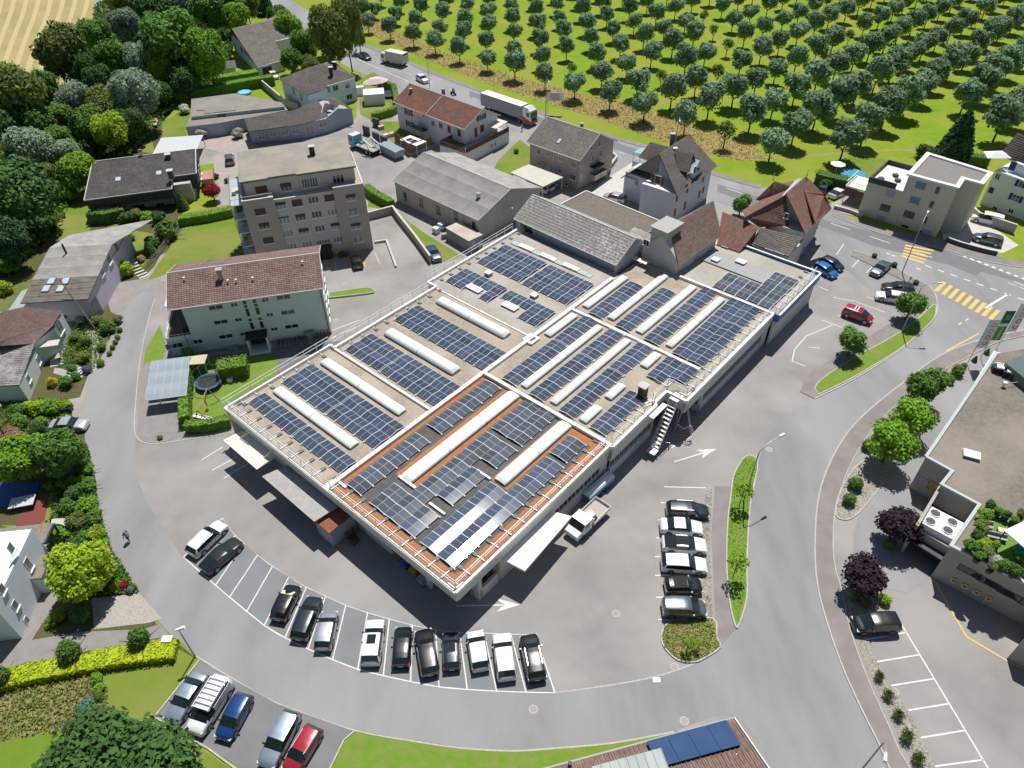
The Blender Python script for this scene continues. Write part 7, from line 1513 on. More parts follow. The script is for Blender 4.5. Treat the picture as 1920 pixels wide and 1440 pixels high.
for q in (
 ((375,1267),(322,1349),'sedan','silverblue','silver saloon by the lawn kerb of the lower car park',{}),((460,1305),(417,1383),'hatch','blue','blue hatchback next to the white van with roof rack',{}),
 ((548,1340),(499,1432),'wagon','silverblue','pale silver car left of the red one, lower car park',{}),((592,1364),(541,1448),'hatch','red','red car cut by the bottom edge of the picture',dict(rails=True)),
 ((1253,954),(1326,958),'wagon','darkblue','black estate topmost in the column beside the pebble strip',dict(rails=True,rim=RIMD)),((1240,985),(1316,990),'sedan','white','white saloon second from the top in the column',{}),((1243,1018),(1324,1023),'coupe','white','white coupe with dark glass roof in the column',dict(sun=2)),
 ((1243,1055),(1323,1060),'wagon','white','white estate with plain roof above the black convertible',{}),((1249,1098),(1314,1097),'mini','black','small black car with soft roof in the column',dict(roof=1)),((1249,1139),(1317,1141),'mpv','greyblue','grey blue family car nearest the round weedy island',{}),
 ((1527,494),(1571,519),'hatch','vividblue','bright blue hatchback beside the corner of the blue fascia',{}),((1539,484),(1581,505),'hatch','darkblue','dark blue car half behind the bright blue one',{}),((1664,492),(1638,514),'sedan','greyblue','grey blue saloon alone in the slanted bay by the kerb',{}),
 ((1712,543),(1657,536),'wagon','darkgrey','dark estate behind the white one at the street tree',{}),((1702,561),(1644,552),'wagon','white','white estate half under the street tree',dict(rails=True)),((1580,580),(1638,601),'mpv','red','red delivery car with white roof stripes',{}),
 ((1880,455),(1826,442),'suv','greyblue','grey blue car on the court beside the cream building',{}),((1557,368),(1587,353),'coupe','white','white coupe in front of the dark thuja hedge',{}),((1539,359),(1553,346),'hatch','darkblue','dark car mostly hidden by the farmhouse roof',{}),
 ((96,797),(162,795),'sedan','lightgrey','silvery white saloon by the bushes on the left lane',{}),((804,460),(822,489),'sedan','steelblue','blue saloon on the grass beside the low wall',{}),((672,500),(664,478),'hatch','black','black car in the yellow lined bay in front of the apartment block',{}),
 ((431,307),(430,290),'mpv','greyblue','dark car with pale windows on the pink driveway',{}),((1166,374),(1139,368),'suv','lightgrey','light grey car in front of the chalet',{}),((1018,358),(1041,344),'hatch','white','white car under the cream carport roof',{}),((507,135),(519,147),'hatch','white','small white car at the topmost house',{})):car(q[0],q[1],q[2],q[3],q[4],**q[5])
for q in bpy.data.objects:
 if q.get('label','')=='red delivery car with white roof stripes':
  for k in (-.35,.05):mb=MB();mb.box(-.07,.07,-.6,.6,0,.015);s_=mb.obj('roof_stripe',WHITE,q);s_.location=(k-.3,0,1.715)
 if q.get('label','').startswith('small black hatchback with pale'):mb=MB();mb.add([(0.42,-.6,1.44),(.42,.6,1.44),(1.02,.68,1.07),(1.02,-.68,1.07)],[(0,3,2,1)]);mb.obj('sunshade',M('sunshade',(.62,.66,.42),.6),q)
car((673,100),(696,111),'wagon','darkblue','dark car driving away past the great birch',group='vehicles on the main road');car((780,141),(804,155),'suv','white','white car driving on the main road behind the lamp post',group='vehicles on the main road')
o=car((421,1276),(363,1371),'van','white','white van with ladder roof rack in the lower car park','van',z=.9)
mb=MB()
for k in range(7):mb.bar((-1.9+k*.45,-.78,2.08),(-1.9+k*.45,.78,2.08),.12,.05)
for s_ in (-.78,.78):mb.bar((-2.0,s_,2.05),(.9,s_,2.05),.06,.1)
mb.obj('roof_rack',PT['white'],o)
mb=MB()
for s_ in (-1,1):mb.box(-2.1,.35,s_*.93-.02,s_*.93+.02,1.1,1.72)
mb.obj('side_panel',PT['white'],o)
o=car((1680,1168),(1603,1171),'mpv','black','black boxy car parked under the purple tree','car')
car((1872,413),(1832,404),'van','white','white van behind the concrete wall at the right','van',z=1.0)
def cabbox(mb,x0,x1,w_,z0,z1,slant=.15,mi=0):
 mb.add([(x0,-w_/2,z0),(x1,-w_/2,z0),(x1,w_/2,z0),(x0,w_/2,z0),(x0,-w_/2*.96,z1),(x1-slant,-w_/2*.96,z1),(x1-slant,w_/2*.96,z1),(x0,w_/2*.96,z1)],[(3,2,1,0),(4,5,6,7),(0,1,5,4),(1,2,6,5),(2,3,7,6),(3,0,4,7)],mi)
def wheels(o,xs,w_,r=.5,wd=.35):
 wm=wheelmesh(r,wd,RIM,('tw',r,wd))
 for x in xs:
  for s_ in (-1,1):link('wheel',wm,o,(x,s_*(w_/2-wd/2),r))
def truck(rear,front,label,name='lorry',z=1.2,cat='lorry',L=None):
 a,b=G(*rear,z),G(*front,z);d=b-a;m_=(a+b)/2;return thing(name,label,cat,(m_.x,m_.y,.03),atan2(d.y,d.x),None)
o=truck((906,190),(1005,224),'long articulated lorry with white roof, grey sides and orange striped cab','articulated_lorry',1.6)
mb=MB();mb.box(-8.1,5.0,-1.27,1.27,1.15,4.0);mb.box(-8.1,5.0,-1.25,1.25,4.0,4.02,1);mb.obj('trailer',[M('tarpaulin_grey',(.30,.31,.33),.6,(.25,.26,.28),.6,.5),WHITE],o)
mb=MB();mb.box(-8.0,6,-.5,.5,.8,1.1);mb.box(-3,3,-1.15,1.15,.45,.9);mb.obj('chassis',BLACK,o)
mb=MB();cabbox(mb,5.5,8.0,2.45,.5,3.5,.25);cabbox(mb,5.6,7.4,2.2,3.5,4.0,.6);mb.obj('cab',PT['white'],o)
mb=MB();mb.add([(5.3,-1.24,.6),(8.0,-1.24,.6),(8.0,-1.24,1.25),(5.3,-1.24,2.0),(5.3,1.24,.6),(8.0,1.24,.6),(8.0,1.24,1.25),(5.3,1.24,2.0)],[(0,1,2,3),(7,6,5,4)]);mb.box(7.9,8.04,-1.2,1.2,.5,1.1);mb.obj('orange_stripe',M('orange_red',(.60,.09,.025),.5),o)
mb=MB();mb.add([(7.99,-1.1,1.9),(7.99,1.1,1.9),(7.86,1.05,3.1),(7.86,-1.05,3.1)],[(0,1,2,3)]);mb.box(6.7,7.5,-1.245,-1.235,2.1,3.0);mb.obj('windscreen',CARGLASS,o)
mb=MB();mb.box(7.98,8.02,-.85,.85,.7,1.75);mb.obj('radiator_grille',BLACK,o);wheels(o,(-6.6,-5.3,-4.0,4.4,7.0),2.5)
o=truck((765,116),(713,105),'white box lorry driving away on the main road','box_lorry',1.4)
mb=MB();mb.box(-4.2,2.0,-1.25,1.25,1.0,3.5);mb.obj('box_body',M('box_white',(.62,.62,.58),.6,(.5,.5,.47),.8,.5),o)
mb=MB();mb.box(-4.23,-4.2,-1.0,1.0,3.0,3.35);mb.box(-4,3.6,-.6,.6,.6,.95);mb.obj('chassis',BLACK,o)
mb=MB();cabbox(mb,2.2,4.1,2.2,.6,2.7,.35);mb.obj('cab',PT['white'],o);mb=MB();mb.add([(4.03,-1,1.5),(4.03,1,1.5),(3.8,.95,2.5),(3.8,-.95,2.5)],[(0,1,2,3)]);mb.box(2.7,3.6,-1.12,-1.11,1.5,2.3);mb.box(2.7,3.6,1.11,1.12,1.5,2.3);mb.obj('windscreen',CARGLASS,o);wheels(o,(-2.8,3.1),2.3,.42,.3)
o=truck((712,284),(658,262),'light blue skip loader lorry with empty flat bed by the fence','skip_loader',1.2)
mb=MB();cabbox(mb,2.3,4.3,2.35,.6,2.9,.2);mb.obj('cab',M('paint_skyblue',(.08,.36,.55),.35,coat=.6),o);mb=MB();mb.box(2.35,4.0,-1.1,1.1,2.9,2.96);mb.obj('cab_roof',PT['white'],o)
mb=MB();mb.add([(4.27,-1.05,1.6),(4.27,1.05,1.6),(4.13,1.0,2.7),(4.13,-1.0,2.7)],[(0,1,2,3)]);mb.box(2.9,3.8,-1.19,-1.18,1.7,2.5);mb.box(2.9,3.8,1.18,1.19,1.7,2.5);mb.obj('windscreen',CARGLASS,o)
mb=MB();mb.box(-3.9,2.1,-1.15,1.15,1.0,1.18);mb.obj('flat_bed',M('bed_steel',(.36,.36,.33),.7,(.25,.25,.23),2,.6),o)
mb=MB();mb.box(-3.9,3,-.5,.5,.6,1.0);mb.obj('chassis',BLACK,o)
for s_ in (-1,1):
 mb=MB();mb.bar((-2.6,s_*1.0,1.2),(-1.0,s_*1.0,3.0),.22,.26);mb.bar((-1.0,s_*1.0,3.0),(-3.6,s_*1.0,2.1),.2,.22);mb.tube((.6,s_*1.0,1.3),(-1.2,s_*1.0,2.7),.07);mb.obj('lifting_arm',M('arm_white',(.55,.57,.58),.5),o)
mb=MB();mb.box(.9,1.7,-.7,.2,1.18,1.6);mb.obj('green_box',M('green_plastic',(.03,.25,.12),.6),o);wheels(o,(-2.9,-1.7,3.1),2.4,.48,.34)
a,b=G(719,282),G(754,300);o=thing('skip_container','closed pale blue-grey steel container behind the skip loader','container',((a.x+b.x)/2,(a.y+b.y)/2,0),atan2(b.y-a.y,b.x-a.x))
mb=MB();mb.add([(-2.9,-1.1,.15),(2.5,-1.1,.15),(2.5,1.1,.15),(-2.9,1.1,.15),(-2.9,-1.2,1.9),(3.1,-1.2,1.9),(3.1,1.2,1.9),(-2.9,1.2,1.9),(-2.9,0,2.15),(3.1,0,2.15)],[(3,2,1,0),(0,1,5,4),(1,2,6,9,5),(2,3,7,6),(3,0,4,8,7),(4,5,9,8),(8,9,6,7)]);mb.obj('tank',M('skip_blue',(.34,.40,.46),.6,(.28,.33,.37),1.5,.5),o)
for i in range(8):
 mb=MB();x=-2.7+i*.72;mb.bar((x,-1.2,.3),(x,-1.24,1.9),.08,.08);mb.bar((x,1.2,.3),(x,1.24,1.9),.08,.08);mb.bar((x,-1.2,1.93),(x,0,2.18),.08,.06);mb.bar((x,0,2.18),(x,1.2,1.93),.08,.06);mb.obj('rib',MATS['skip_blue'],o)
a,b=G(1128,948,.8),G(1074,1000,.8);o=thing('pickup_lorry','white pickup lorry with open drop side bed under the big canopy corner','pickup',((a.x+b.x)/2,(a.y+b.y)/2,.03),atan2(b.y-a.y,b.x-a.x))
mb=MB();cabbox(mb,.4,1.7,1.95,.45,2.1,.0);mb.add([(1.7,-.975,.45),(2.9,-.93,.45),(2.9,.93,.45),(1.7,.975,.45),(1.7,-.936,2.1),(1.72,.936,2.1),(2.15,-.9,1.3),(2.15,.9,1.3),(2.9,-.85,1.05),(2.9,.85,1.05)],[(3,2,1,0),(0,1,8,6),(2,3,7,9),(1,2,9,8),(6,8,9,7),(0,6,4),(3,5,7)]);mb.obj('cab',PT['white'],o)
mb=MB();mb.add([(1.72,-.88,2.08),(1.72,.88,2.08),(2.18,.88,1.33),(2.18,-.88,1.33)],[(0,3,2,1)]);mb.obj('windscreen',CARGLASS,o)
mb=MB();mb.box(.9,1.6,-.985,-.975,1.25,1.85);mb.box(.9,1.6,.975,.985,1.25,1.85);mb.obj('side_window',CARGLASS,o)
mb=MB();mb.box(-2.8,.2,-1.05,1.05,.8,.92);mb.obj('bed',M('bed_beige',(.42,.37,.33),.8),o)
for nm,q in (('side_board',(-2.8,.2,-1.09,-1.05)),('side_board',(-2.8,.2,1.05,1.09)),('tail_board',(-2.84,-2.8,-1.09,1.09)),('head_board',(.2,.26,-1.05,1.05))):mb=MB();mb.box(*q,.8,1.3 if nm!='head_board' else 1.9);mb.obj(nm,PT['white'],o)
mb=MB();mb.box(-.9,-.1,-.4,.5,.92,1.35);mb.obj('load',M('pale_load',(.6,.58,.55),.8),o);mb=MB();mb.box(-.6,.1,.5,.9,.92,1.4);mb.obj('load',M('load_red_black',(.10,.03,.03),.8),o)
mb=MB();mb.box(-2.6,2.5,-.4,.4,.35,.8);mb.obj('chassis',BLACK,o);wheels(o,(-1.6,2.0),1.95,.34,.25)
for s_ in (-1,1):link('headlight',CM['lampm'],o,(2.82,s_*.7,.95),s_*-.3)
a,b=G(1107,925,.9),G(1136,900,.9);o=thing('trailer','slim blue trailer with white rounded top parked along the factory wall','trailer',((a.x+b.x)/2,(a.y+b.y)/2,0),atan2(b.y-a.y,b.x-a.x))
mb=MB();mb.box(-2.2,2.2,-.6,.6,.5,1.2);mb.obj('trailer_body',M('trailer_blue',(.03,.22,.42),.4),o);mb=MB();P=[(-.6,1.2),(-.45,1.45),(0,1.55),(.45,1.45),(.6,1.2)]
mb.add([(-2.25,y,z)for y,z in P]+[(2.25,y,z)for y,z in P],[(i,i+1,6+i,5+i)[::-1]for i in range(4)]+[(0,1,2,3,4),(9,8,7,6,5)]);mb.obj('cover',PT['white'],o);wheels(o,(0,.7),1.4,.3,.2)
def person(x,y,rz,label,top,bottom,hair=(.03,.02,.015),pose='walk',skin=(.45,.26,.18),pack=None,z=0,sit=False):
 o=thing('person',label,'person',(x,y,z),rz)
 if sit:J={'pel':(0,0,.85),'chest':(.12,0,1.25),'neck':(.18,0,1.48),'head':(.22,0,1.66),'lk':(.42,.16,.72),'la':(.25,.2,.3),'rk':(.42,-.16,.72),'ra':(.25,-.2,.3),'ls':(.15,.2,1.4),'le':(.35,.27,1.2),'lw':(.55,.25,1.1),'rs':(.15,-.2,1.4),'re':(.35,-.27,1.2),'rw':(.55,-.25,1.1)}
 else :J={'pel':(0,0,.95),'chest':(.03,0,1.28),'neck':(.05,0,1.5),'head':(.07,0,1.66),'lk':(.16,.1,.5),'la':(.10,.1,.07),'rk':(.0,-.1,.5),'ra':(-.22,-.1,.1),'ls':(.03,.2,1.42),'le':(-.10,.26,1.15),'lw':(.02,.27,.92),'rs':(.03,-.2,1.42),'re':(.12,-.26,1.15),'rw':(.28,-.24,.98)}
 ed=[('pel','chest'),('chest','neck'),('neck','head'),('pel','lk'),('lk','la'),('pel','rk'),('rk','ra'),('neck','ls'),('ls','le'),('le','lw'),('neck','rs'),('rs','re'),('re','rw')]
 rad={'pel':.15,'chest':.15,'neck':.06,'head':.095,'lk':.075,'la':.05,'rk':.075,'ra':.05,'ls':.07,'le':.05,'lw':.04,'rs':.07,'re':.05,'rw':.04}
 def skin_(names,edges,nm,mt,grow=0,extra=None):
  me=bpy.data.meshes.new(nm);ns=list(names);vs=[J[n]for n in ns];me.from_pydata(vs,[(ns.index(a),ns.index(b))for a,b in edges],[]);ob=bpy.data.objects.new(nm,me);COL.objects.link(ob)
  md=ob.modifiers.new('skin','SKIN');lay=me.skin_vertices[0].data
  for i,n in enumerate(ns):r_=rad[n]+grow;lay[i].radius=(r_,r_*(1.0 if n!='chest' else 1.25));
  lay[0].use_root=True;ob.modifiers.new('sub','SUBSURF').levels=1;me.materials.append(mt);ob.parent=o;return ob
 J['lf']=(J['la'][0]+.17,J['la'][1],.04 if not sit else J['la'][2]-.05);J['rf']=(J['ra'][0]+.15,J['ra'][1],.05 if not sit else J['ra'][2]-.05);rad['lf']=rad['rf']=.04
 J['lh']=tuple(J['lw'][k]+(J['lw'][k]-J['le'][k])*.45 for k in range(3));J['rh']=tuple(J['rw'][k]+(J['rw'][k]-J['re'][k])*.45 for k in range(3));rad['lh']=rad['rh']=.03
 skin_(list(J),ed+[('la','lf'),('ra','rf'),('lw','lh'),('rw','rh')],'body',M('skin',skin,.6))
 skin_(['chest','pel','neck','ls','le','rs','re'],[('pel','chest'),('chest','neck'),('neck','ls'),('ls','le'),('neck','rs'),('rs','re')],'shirt',M('shirt_%.2f_%.2f'%top[:2],top,.9),.022)
 J['pk']=J['pel'];skin_(['pel','lk','rk'],[('pel','lk'),('pel','rk')],'trousers',M('trousers_%.2f_%.2f'%bottom[:2],bottom,.9),.026)
 mb=MB();hx,hy,hz=J['head'];bmx=bmesh.new();bmesh.ops.create_uvsphere(bmx,u_segments=12,v_segments=8,radius=.118);me=bpy.data.meshes.new('hair')
 for v in bmx.verts:
  if v.co.z<-.02:v.co.z=-.02
  v.co.x-=.015
 bmx.to_mesh(me);bmx.free();me.materials.append(M('hair_%.2f'%hair[0],hair,.8));link('hair',me,o,(hx,hy,hz+.02))
 if pack:mb=MB();mb.box(-.32,-.14,-.15,.15,1.05,1.5);mb.obj('backpack',M('backpack',pack,.9),o)
 return o
p=G(243,1015);person(p.x,p.y,radians(-75),'person in a blue shirt and shorts walking along the left lane',(.28,.34,.48),(.05,.06,.09),hair=(.30,.28,.25),pack=(.05,.07,.12))
p=G(979,246);person(p.x,p.y,radians(150),'person in a bright blue top standing near the lorry cab',(.10,.35,.70),(.12,.12,.14))
p=G(850,178);o=thing('motorcycle','dark motorcycle on the main road behind the red tiled roof','motorcycle',p,radians(-40))
wm=wheelmesh(.31,.13,RIMD,('mw',));link('wheel',wm,o,(.72,0,.31));link('wheel',wm,o,(-.70,0,.31))
mb=MB();mb.bar((-.6,0,.7),(.1,0,.78),.28,.16);mb.bar((.05,0,.85),(.5,0,.85),.3,.26);mb.box(-.3,.35,-.16,.16,.3,.72);mb.tube((.72,-.08,.31),(.5,-.08,1.05),.035);mb.tube((.72,.08,.31),(.5,.08,1.05),.035);mb.bar((-.6,0,.34),(0,0,.4),.08,.08);mb.obj('frame',PT['black'],o)
mb=MB();mb.tube((.48,-.36,1.06),(.48,.36,1.06),.02);mb.obj('handlebar',BLACK,o)
mb=MB();mb.add([(.55,-.15,.95),(.55,.15,.95),(.4,.13,1.3),(.4,-.13,1.3)],[(0,1,2,3)]);mb.obj('wind_shield',CARGLASS,o)
person(p.x-.1,p.y+.05,radians(-40),'rider in black with a dark red helmet on the motorcycle',(.02,.02,.022),(.02,.02,.022),hair=(.25,.02,.02),sit=True,z=.02)
WCO=M('market_concrete',(.40,.375,.32),.85,(.34,.315,.27),.35,.7,5,.06,8)
RCO=M('market_gravel',(.165,.145,.125),.95,(.24,.205,.165),2.2,.8,6,.5,10,c3=(.30,.265,.215),scale3=.12,amt3=.7)
COP=M('zinc_coping',(.42,.47,.46),.5)
t=thing('supermarket','flat brown gravel roofed supermarket with beige walls and roof garden at the right edge','supermarket',G(1745,1082),0);lm=local(t);HM=5.4
R_=lambda x,y,z=HM:Vector((*(lm@G(x,y,z)).to_2d(),0))
roofp=[(1737,855),(1786,882),(1766,907),(1837,945),(1784,1022),(2100,1180),(2400,900),(2200,600),(1870,660)]
P=[R_(*p)for p in roofp]
mb=MB();mb.prism([(p.x,p.y)for p in P],0,HM-.25);mb.obj('wall',WCO,t)
mb=MB();c0=P[3].lerp(P[7],.4);mb.flat([c0+(p-c0)*.995 for p in P],HM-.22);mb.obj('roof_surface',RCO,t)
mb=MB();mb.strip(P[:6],.34,HM-.25,HM);mb.strip([P[8],P[0]],.34,HM-.252,HM-.002);mb.obj('coping',COP,t)
q=[R_(1766,907),R_(1837,945),R_(1784,1022),R_(1712,985)]
d=(q[1]-q[0]).normalized();n_=Vector((-d.y,d.x,0))
S0=[R_(1766,907,4.6),R_(1720,985,4.6),R_(1784,1024,4.6)]
mb=MB();mb.strip(S0[:2],.3,0,4.6);mb.obj('bay_wall',WCO,t);mb=MB();a=R_(1722,992,3.2);b=R_(1786,1030,3.2);mb.bar((a.x,a.y,2.7),(b.x,b.y,2.7),.3,1.2);mb.obj('bay_lintel',WCO,t)
mb=MB();mb.prism([(p.x,p.y)for p in (S0[0],R_(1837,945,4.6),S0[2],S0[1])],2.0,2.2);mb.obj('bay_floor',DGREY,t)
o=thing('cooling_unit','white rooftop cooling unit with four round fans','cooling unit',G(1764,980,4.0),0);c=G(1764,980,4.0);o.location=(c.x,c.y,2.2)
ca,cb,cc=G(1731,1000,4.2),G(1777,1014,4.2),G(1757,952,4.2);dx=(G(1776,1013,4.2)-G(1731,989,4.2));ang_=atan2(dx.y,dx.x);o.rotation_euler=(0,0,ang_)
mb=MB();mb.box(-1.75,1.75,-1.45,1.45,.2,1.9);
for a_ in (-1.6,1.6):
 for b_ in (-1.3,1.3):mb.box(a_-.08,a_+.08,b_-.08,b_+.08,0,.2)
mb.obj('casing',WHITE,o)
for a_ in (-.85,.85):
 for b_ in (-.7,.7):
  mb=MB();mb.tube((0,0,0),(0,0,.14),.56,.52,n=20,mi=0);mb.tube((0,0,.141),(0,0,.15),.46,n=20,mi=1);mb.tube((0,0,.15),(0,0,.2),.12,n=10,mi=1)
  for k in range(7):an=2*pi*k/7;mb.bar((.1*cos(an),.1*sin(an),.165),(.44*cos(an+.3),.44*sin(an+.3),.165),.12,.012,2)
  f_=mb.obj('fan',[WHITE,BLACK,M('fan_blade',(.10,.13,.15),.4)],o);f_.location=(a_,b_,1.9)
WA,WB=R_(1745,1080,0),None
w0,w1=R_(1784,1022),R_(2100,1180);w0.z=w1.z=0
for x,y in ((1818,1072),(1854,1092),(1893,1114),(1935,1137)):wallwin(t,w0,w1,x,y,2.1,.85,n=1,sill=False,frame=DGREY)
def letters(parent,txt,loc,rot,size,m,name='lettering',depth=.03):
 cu=bpy.data.curves.new(name,'FONT');cu.body=txt;cu.size=size;cu.extrude=depth;cu.align_x='CENTER';cu.align_y='CENTER';cu.materials.append(m)
 cu.resolution_u=3
 o=bpy.data.objects.new(name,cu);COL.objects.link(o);o.parent=parent;o.location=loc;o.rotation_euler=rot;return o
d=(w1-w0).normalized();aw=atan2(d.y,d.x);nn=Vector((d.y,-d.x,0))
def wallpt(px,py):o_,dd=ray(px,py);o2=lm@o_;d2=lm.to_3x3()@dd;s_=(w0-o2).dot(nn)/d2.dot(nn);return o2+d2*s_
p=wallpt(1822,1104)
ORG=M('sign_orange',(.85,.42,.04),.5);RED=M('sign_red',(.75,.06,.02),.5);LBLUE=M('sign_paleblue',(.50,.62,.78),.5)
for k,(ch,mm)in enumerate((('c',LBLUE),('o',LBLUE),('o',LBLUE),('p',LBLUE))):
 q=p+d*(-1.7+k*1.1)+nn*.06;letters(t,ch,(q.x,q.y,q.z),(pi/2,0,aw),1.5,mm,'sign_letter');q=q+nn*.05+Vector((0,0,.12));letters(t,ch,(q.x,q.y,q.z),(pi/2,0,aw),1.35,ORG,'sign_letter')
v0,v1=R_(1737,855),R_(1786,882);v0.z=v1.z=0;dv=(v1-v0).normalized();nv=Vector((dv.y,-dv.x,0))
for (x,y),c_ in (((1729,903),(.22,.32,.60)),((1750,912),(.50,.45,.05))):
 o_,dd=ray(x,y);o2=lm@o_;d2=lm.to_3x3()@dd;s_=(v0-o2).dot(nv)/d2.dot(nv);q=o2+d2*s_+nv*.03
 mb=MB();mb.box(-.75,.75,-.03,.03,-.65,.65);f_=mb.obj('poster',M('poster_%.1f'%c_[0],c_,.6,(.6,.12,.12)if c_[0]<.3 else (.12,.14,.1),2.2,.8),t);f_.location=q;f_.rotation_euler=(0,0,atan2(dv.y,dv.x))
o=thing('roof_window','square white roof light alone on the brown supermarket roof','roof window',G(1821,854,5.3),radians(-25));mb=MB();mb.box(-.8,.8,-.55,.55,0,.3);mb.obj('curb',M_CURB,o);mb=MB();mb.box(-.85,.85,-.6,.6,.3,.38);mb.obj('cover',WHITE,o);o.location.z=5.2
o=thing('roof_lamp','small white roof spotlight on a bent arm near the roof windows','lamp',G(1881,724,5.3),0);o.location.z=5.2;mb=MB();mb.tube((0,0,0),(0,0,.5),.12);mb.box(-.25,.25,-.2,.2,.5,.75);mb.obj('spotlight',WHITE,o);mb=MB();mb.tube((.1,0,.5),(3.2,.5,.5),.04);mb.obj('arm',STEEL,o)
GA=M('artificial_turf',(.14,.26,.035),.9,(.11,.21,.03),1,.5)
mb=MB();mb.prism([(p.x,p.y)for p in [R_(x,y,5.3)for x,y in ((1865,968),(1850,1000),(1843,1035),(1880,1062),(1990,1120),(2060,1040),(1900,975))]],HM-.2,HM-.14);mb.obj('roof_garden',GA,t)
RG=((1858,945,18,'deep'),(1850,962,24,'bright'),(1842,985,24,'olive'),(1834,1002,22,'deep'),(1822,1020,26,'green'),(1845,1018,22,'lime'),(1855,1035,20,'olive'),(1868,1048,20,'white'),(1884,1058,26,'green'),(1905,1068,28,'thuja'),(1875,955,16,'bright'),(1890,962,14,'deep'),(1905,972,14,'bright'),(1918,962,16,'olive'),(1870,1018,14,'bright'),(1915,1045,18,'green'),(1862,1060,16,'olive'),(1838,1040,18,'green'))
for i,(x,y,dd_,kd)in enumerate(RG):
 p=G(x,y,6.3);R2=dd_/2*(p-Vector((0,0,CAMH))).length/FPX
 o=thing('potted_bush','%s bush of the roof garden %s'%(WORDS[kd],('at its upper corner','along its left edge','along its left edge, lower part','at the wall edge with the windows')[min(3,(0 if y<960 else 1 if y<1005 else 2 if y<1040 else 3))]),'bush',(p.x,p.y,5.2),0,'potted bushes of the roof garden')
 mb=MB();mb.tube((0,0,0),(0,0,.45),.28,.36,n=10);mb.obj('pot',M('pot',(.07,.075,.08),.7),o);link('crown',crownfor(kd,2),o,(0,0,1.0),i,(R2/1.5,)*3)
p=G(1912,1008,7.6);o=thing('sun_sail','white sun canopy over the turquoise seat of the roof garden','canopy',(p.x,p.y,5.2),.4);mb=MB();mb.box(-.6,6,-3,1.2,2.3,2.4);mb.obj('canopy_cloth',WHITE,o);mb=MB()
for x in (-.5,5.8):
 for y in (-2.9,1.1):mb.tube((x,y,0),(x,y,2.3),.05)
mb.obj('post',DGREY,o)
for x,y,sx,sy,lb,c_,nm in ((1868,1006,1.9,.5,'low grey bench on the turf of the roof garden',(.35,.35,.38),'bench'),(1880,994,.8,.6,'white table with orange cloth on the roof garden',(.75,.55,.35),'table'),(1856,986,.6,.6,'grey armchair with red cushion on the roof garden',(.35,.30,.32),'armchair'),(1918,1035,1.4,.7,'turquoise garden sofa under the white canopy',(.02,.35,.35),'sofa')):
 p=G(x,y,5.7);o=thing('garden_'+nm,lb,nm,(p.x,p.y,5.25),-.35);mb=MB();mb.box(-sx/2,sx/2,-sy/2,sy/2,.35,.48);mb.obj('top',M('gf_%s'%nm,c_,.7),o);mb=MB()
 for a_ in (-1,1):
  for b_ in (-1,1):mb.box(a_*(sx/2-.08)-.04,a_*(sx/2-.08)+.04,b_*(sy/2-.08)-.04,b_*(sy/2-.08)+.04,0,.35)
 mb.obj('leg',DGREY,o)
 if nm in ('sofa','armchair','bench'):mb=MB();mb.box(-sx/2,sx/2,sy/2-.1,sy/2,.48,.85);mb.obj('backrest',MATS['gf_%s'%nm],o)
ep=[R_(1865,660,4.6),R_(1792,780,4.6),R_(1812,792,4.6),R_(1862,700,4.6),R_(1990,760,4.6),R_(2000,690,4.6)]
mb=MB();mb.prism([(p.x,p.y)for p in ep],0,4.3);mb.obj('porch_block',WCO,t);mb=MB();mb.strip([ep[1],ep[0],ep[5]],.3,4.3,4.62);mb.obj('porch_coping',M_CAP,t);mb=MB();c0=(ep[0]+ep[3])/2;mb.prism([(p.x,p.y)for p in ep],4.302,4.36);mb.obj('porch_roof',M('brown_roof',(.22,.13,.08),.9,(.28,.22,.17),1.5,.7),t)
gb=[R_(1885,680,6.6),R_(1912,668,6.6),R_(1980,700,6.6),R_(1960,740,6.6)];mb=MB();mb.prism([(p.x,p.y)for p in gb],4.3,6.6);mb.obj('roof_lantern',M('lantern_grey',(.10,.14,.14),.4),t)
for i,(x,y)in enumerate(((1875,688),(1894,696),(1911,703),(1929,712))):
 p=G(x,y,5.9);o=thing('window_seat','arched dark roof casement with white cushion, %s of the row'%('first','second','third','fourth')[i],'roof window',(p.x,p.y,5.2),-.42,'arched casements on the supermarket roof');mb=MB();mb.box(-.75,.75,-.5,.5,0,.75);mb.obj('casing',BLACK,o);mb=MB();mb.box(-.4,.4,-.55,.35,.75,.95);mb.obj('cushion',WHITE,o);mb=MB()
 for k in range(6):a_,b_=pi*k/6,pi*(k+1)/6;mb.bar((.75*cos(a_),.3,.75+.35*sin(a_)),(.75*cos(b_),.3,.75+.35*sin(b_)),.08,.06)
 mb.obj('arch',WHITE,o)
p0,p1,p2=R_(1887,1235,0),R_(1935,1180,0),R_(1990,1330,0)
mb=MB();mb.prism([(p.x,p.y)for p in (p0,p1,p1+Vector((8,-2,0)),p0+Vector((6,-5,0)))],0,4.6);mb.obj('annex_wall',WCO,t)
BWH=M('banner_white',(.72,.76,.82),.7);BGR=M('banner_green',(.05,.36,.04),.7);BGD=M('banner_darkgreen',(.02,.13,.02),.7)
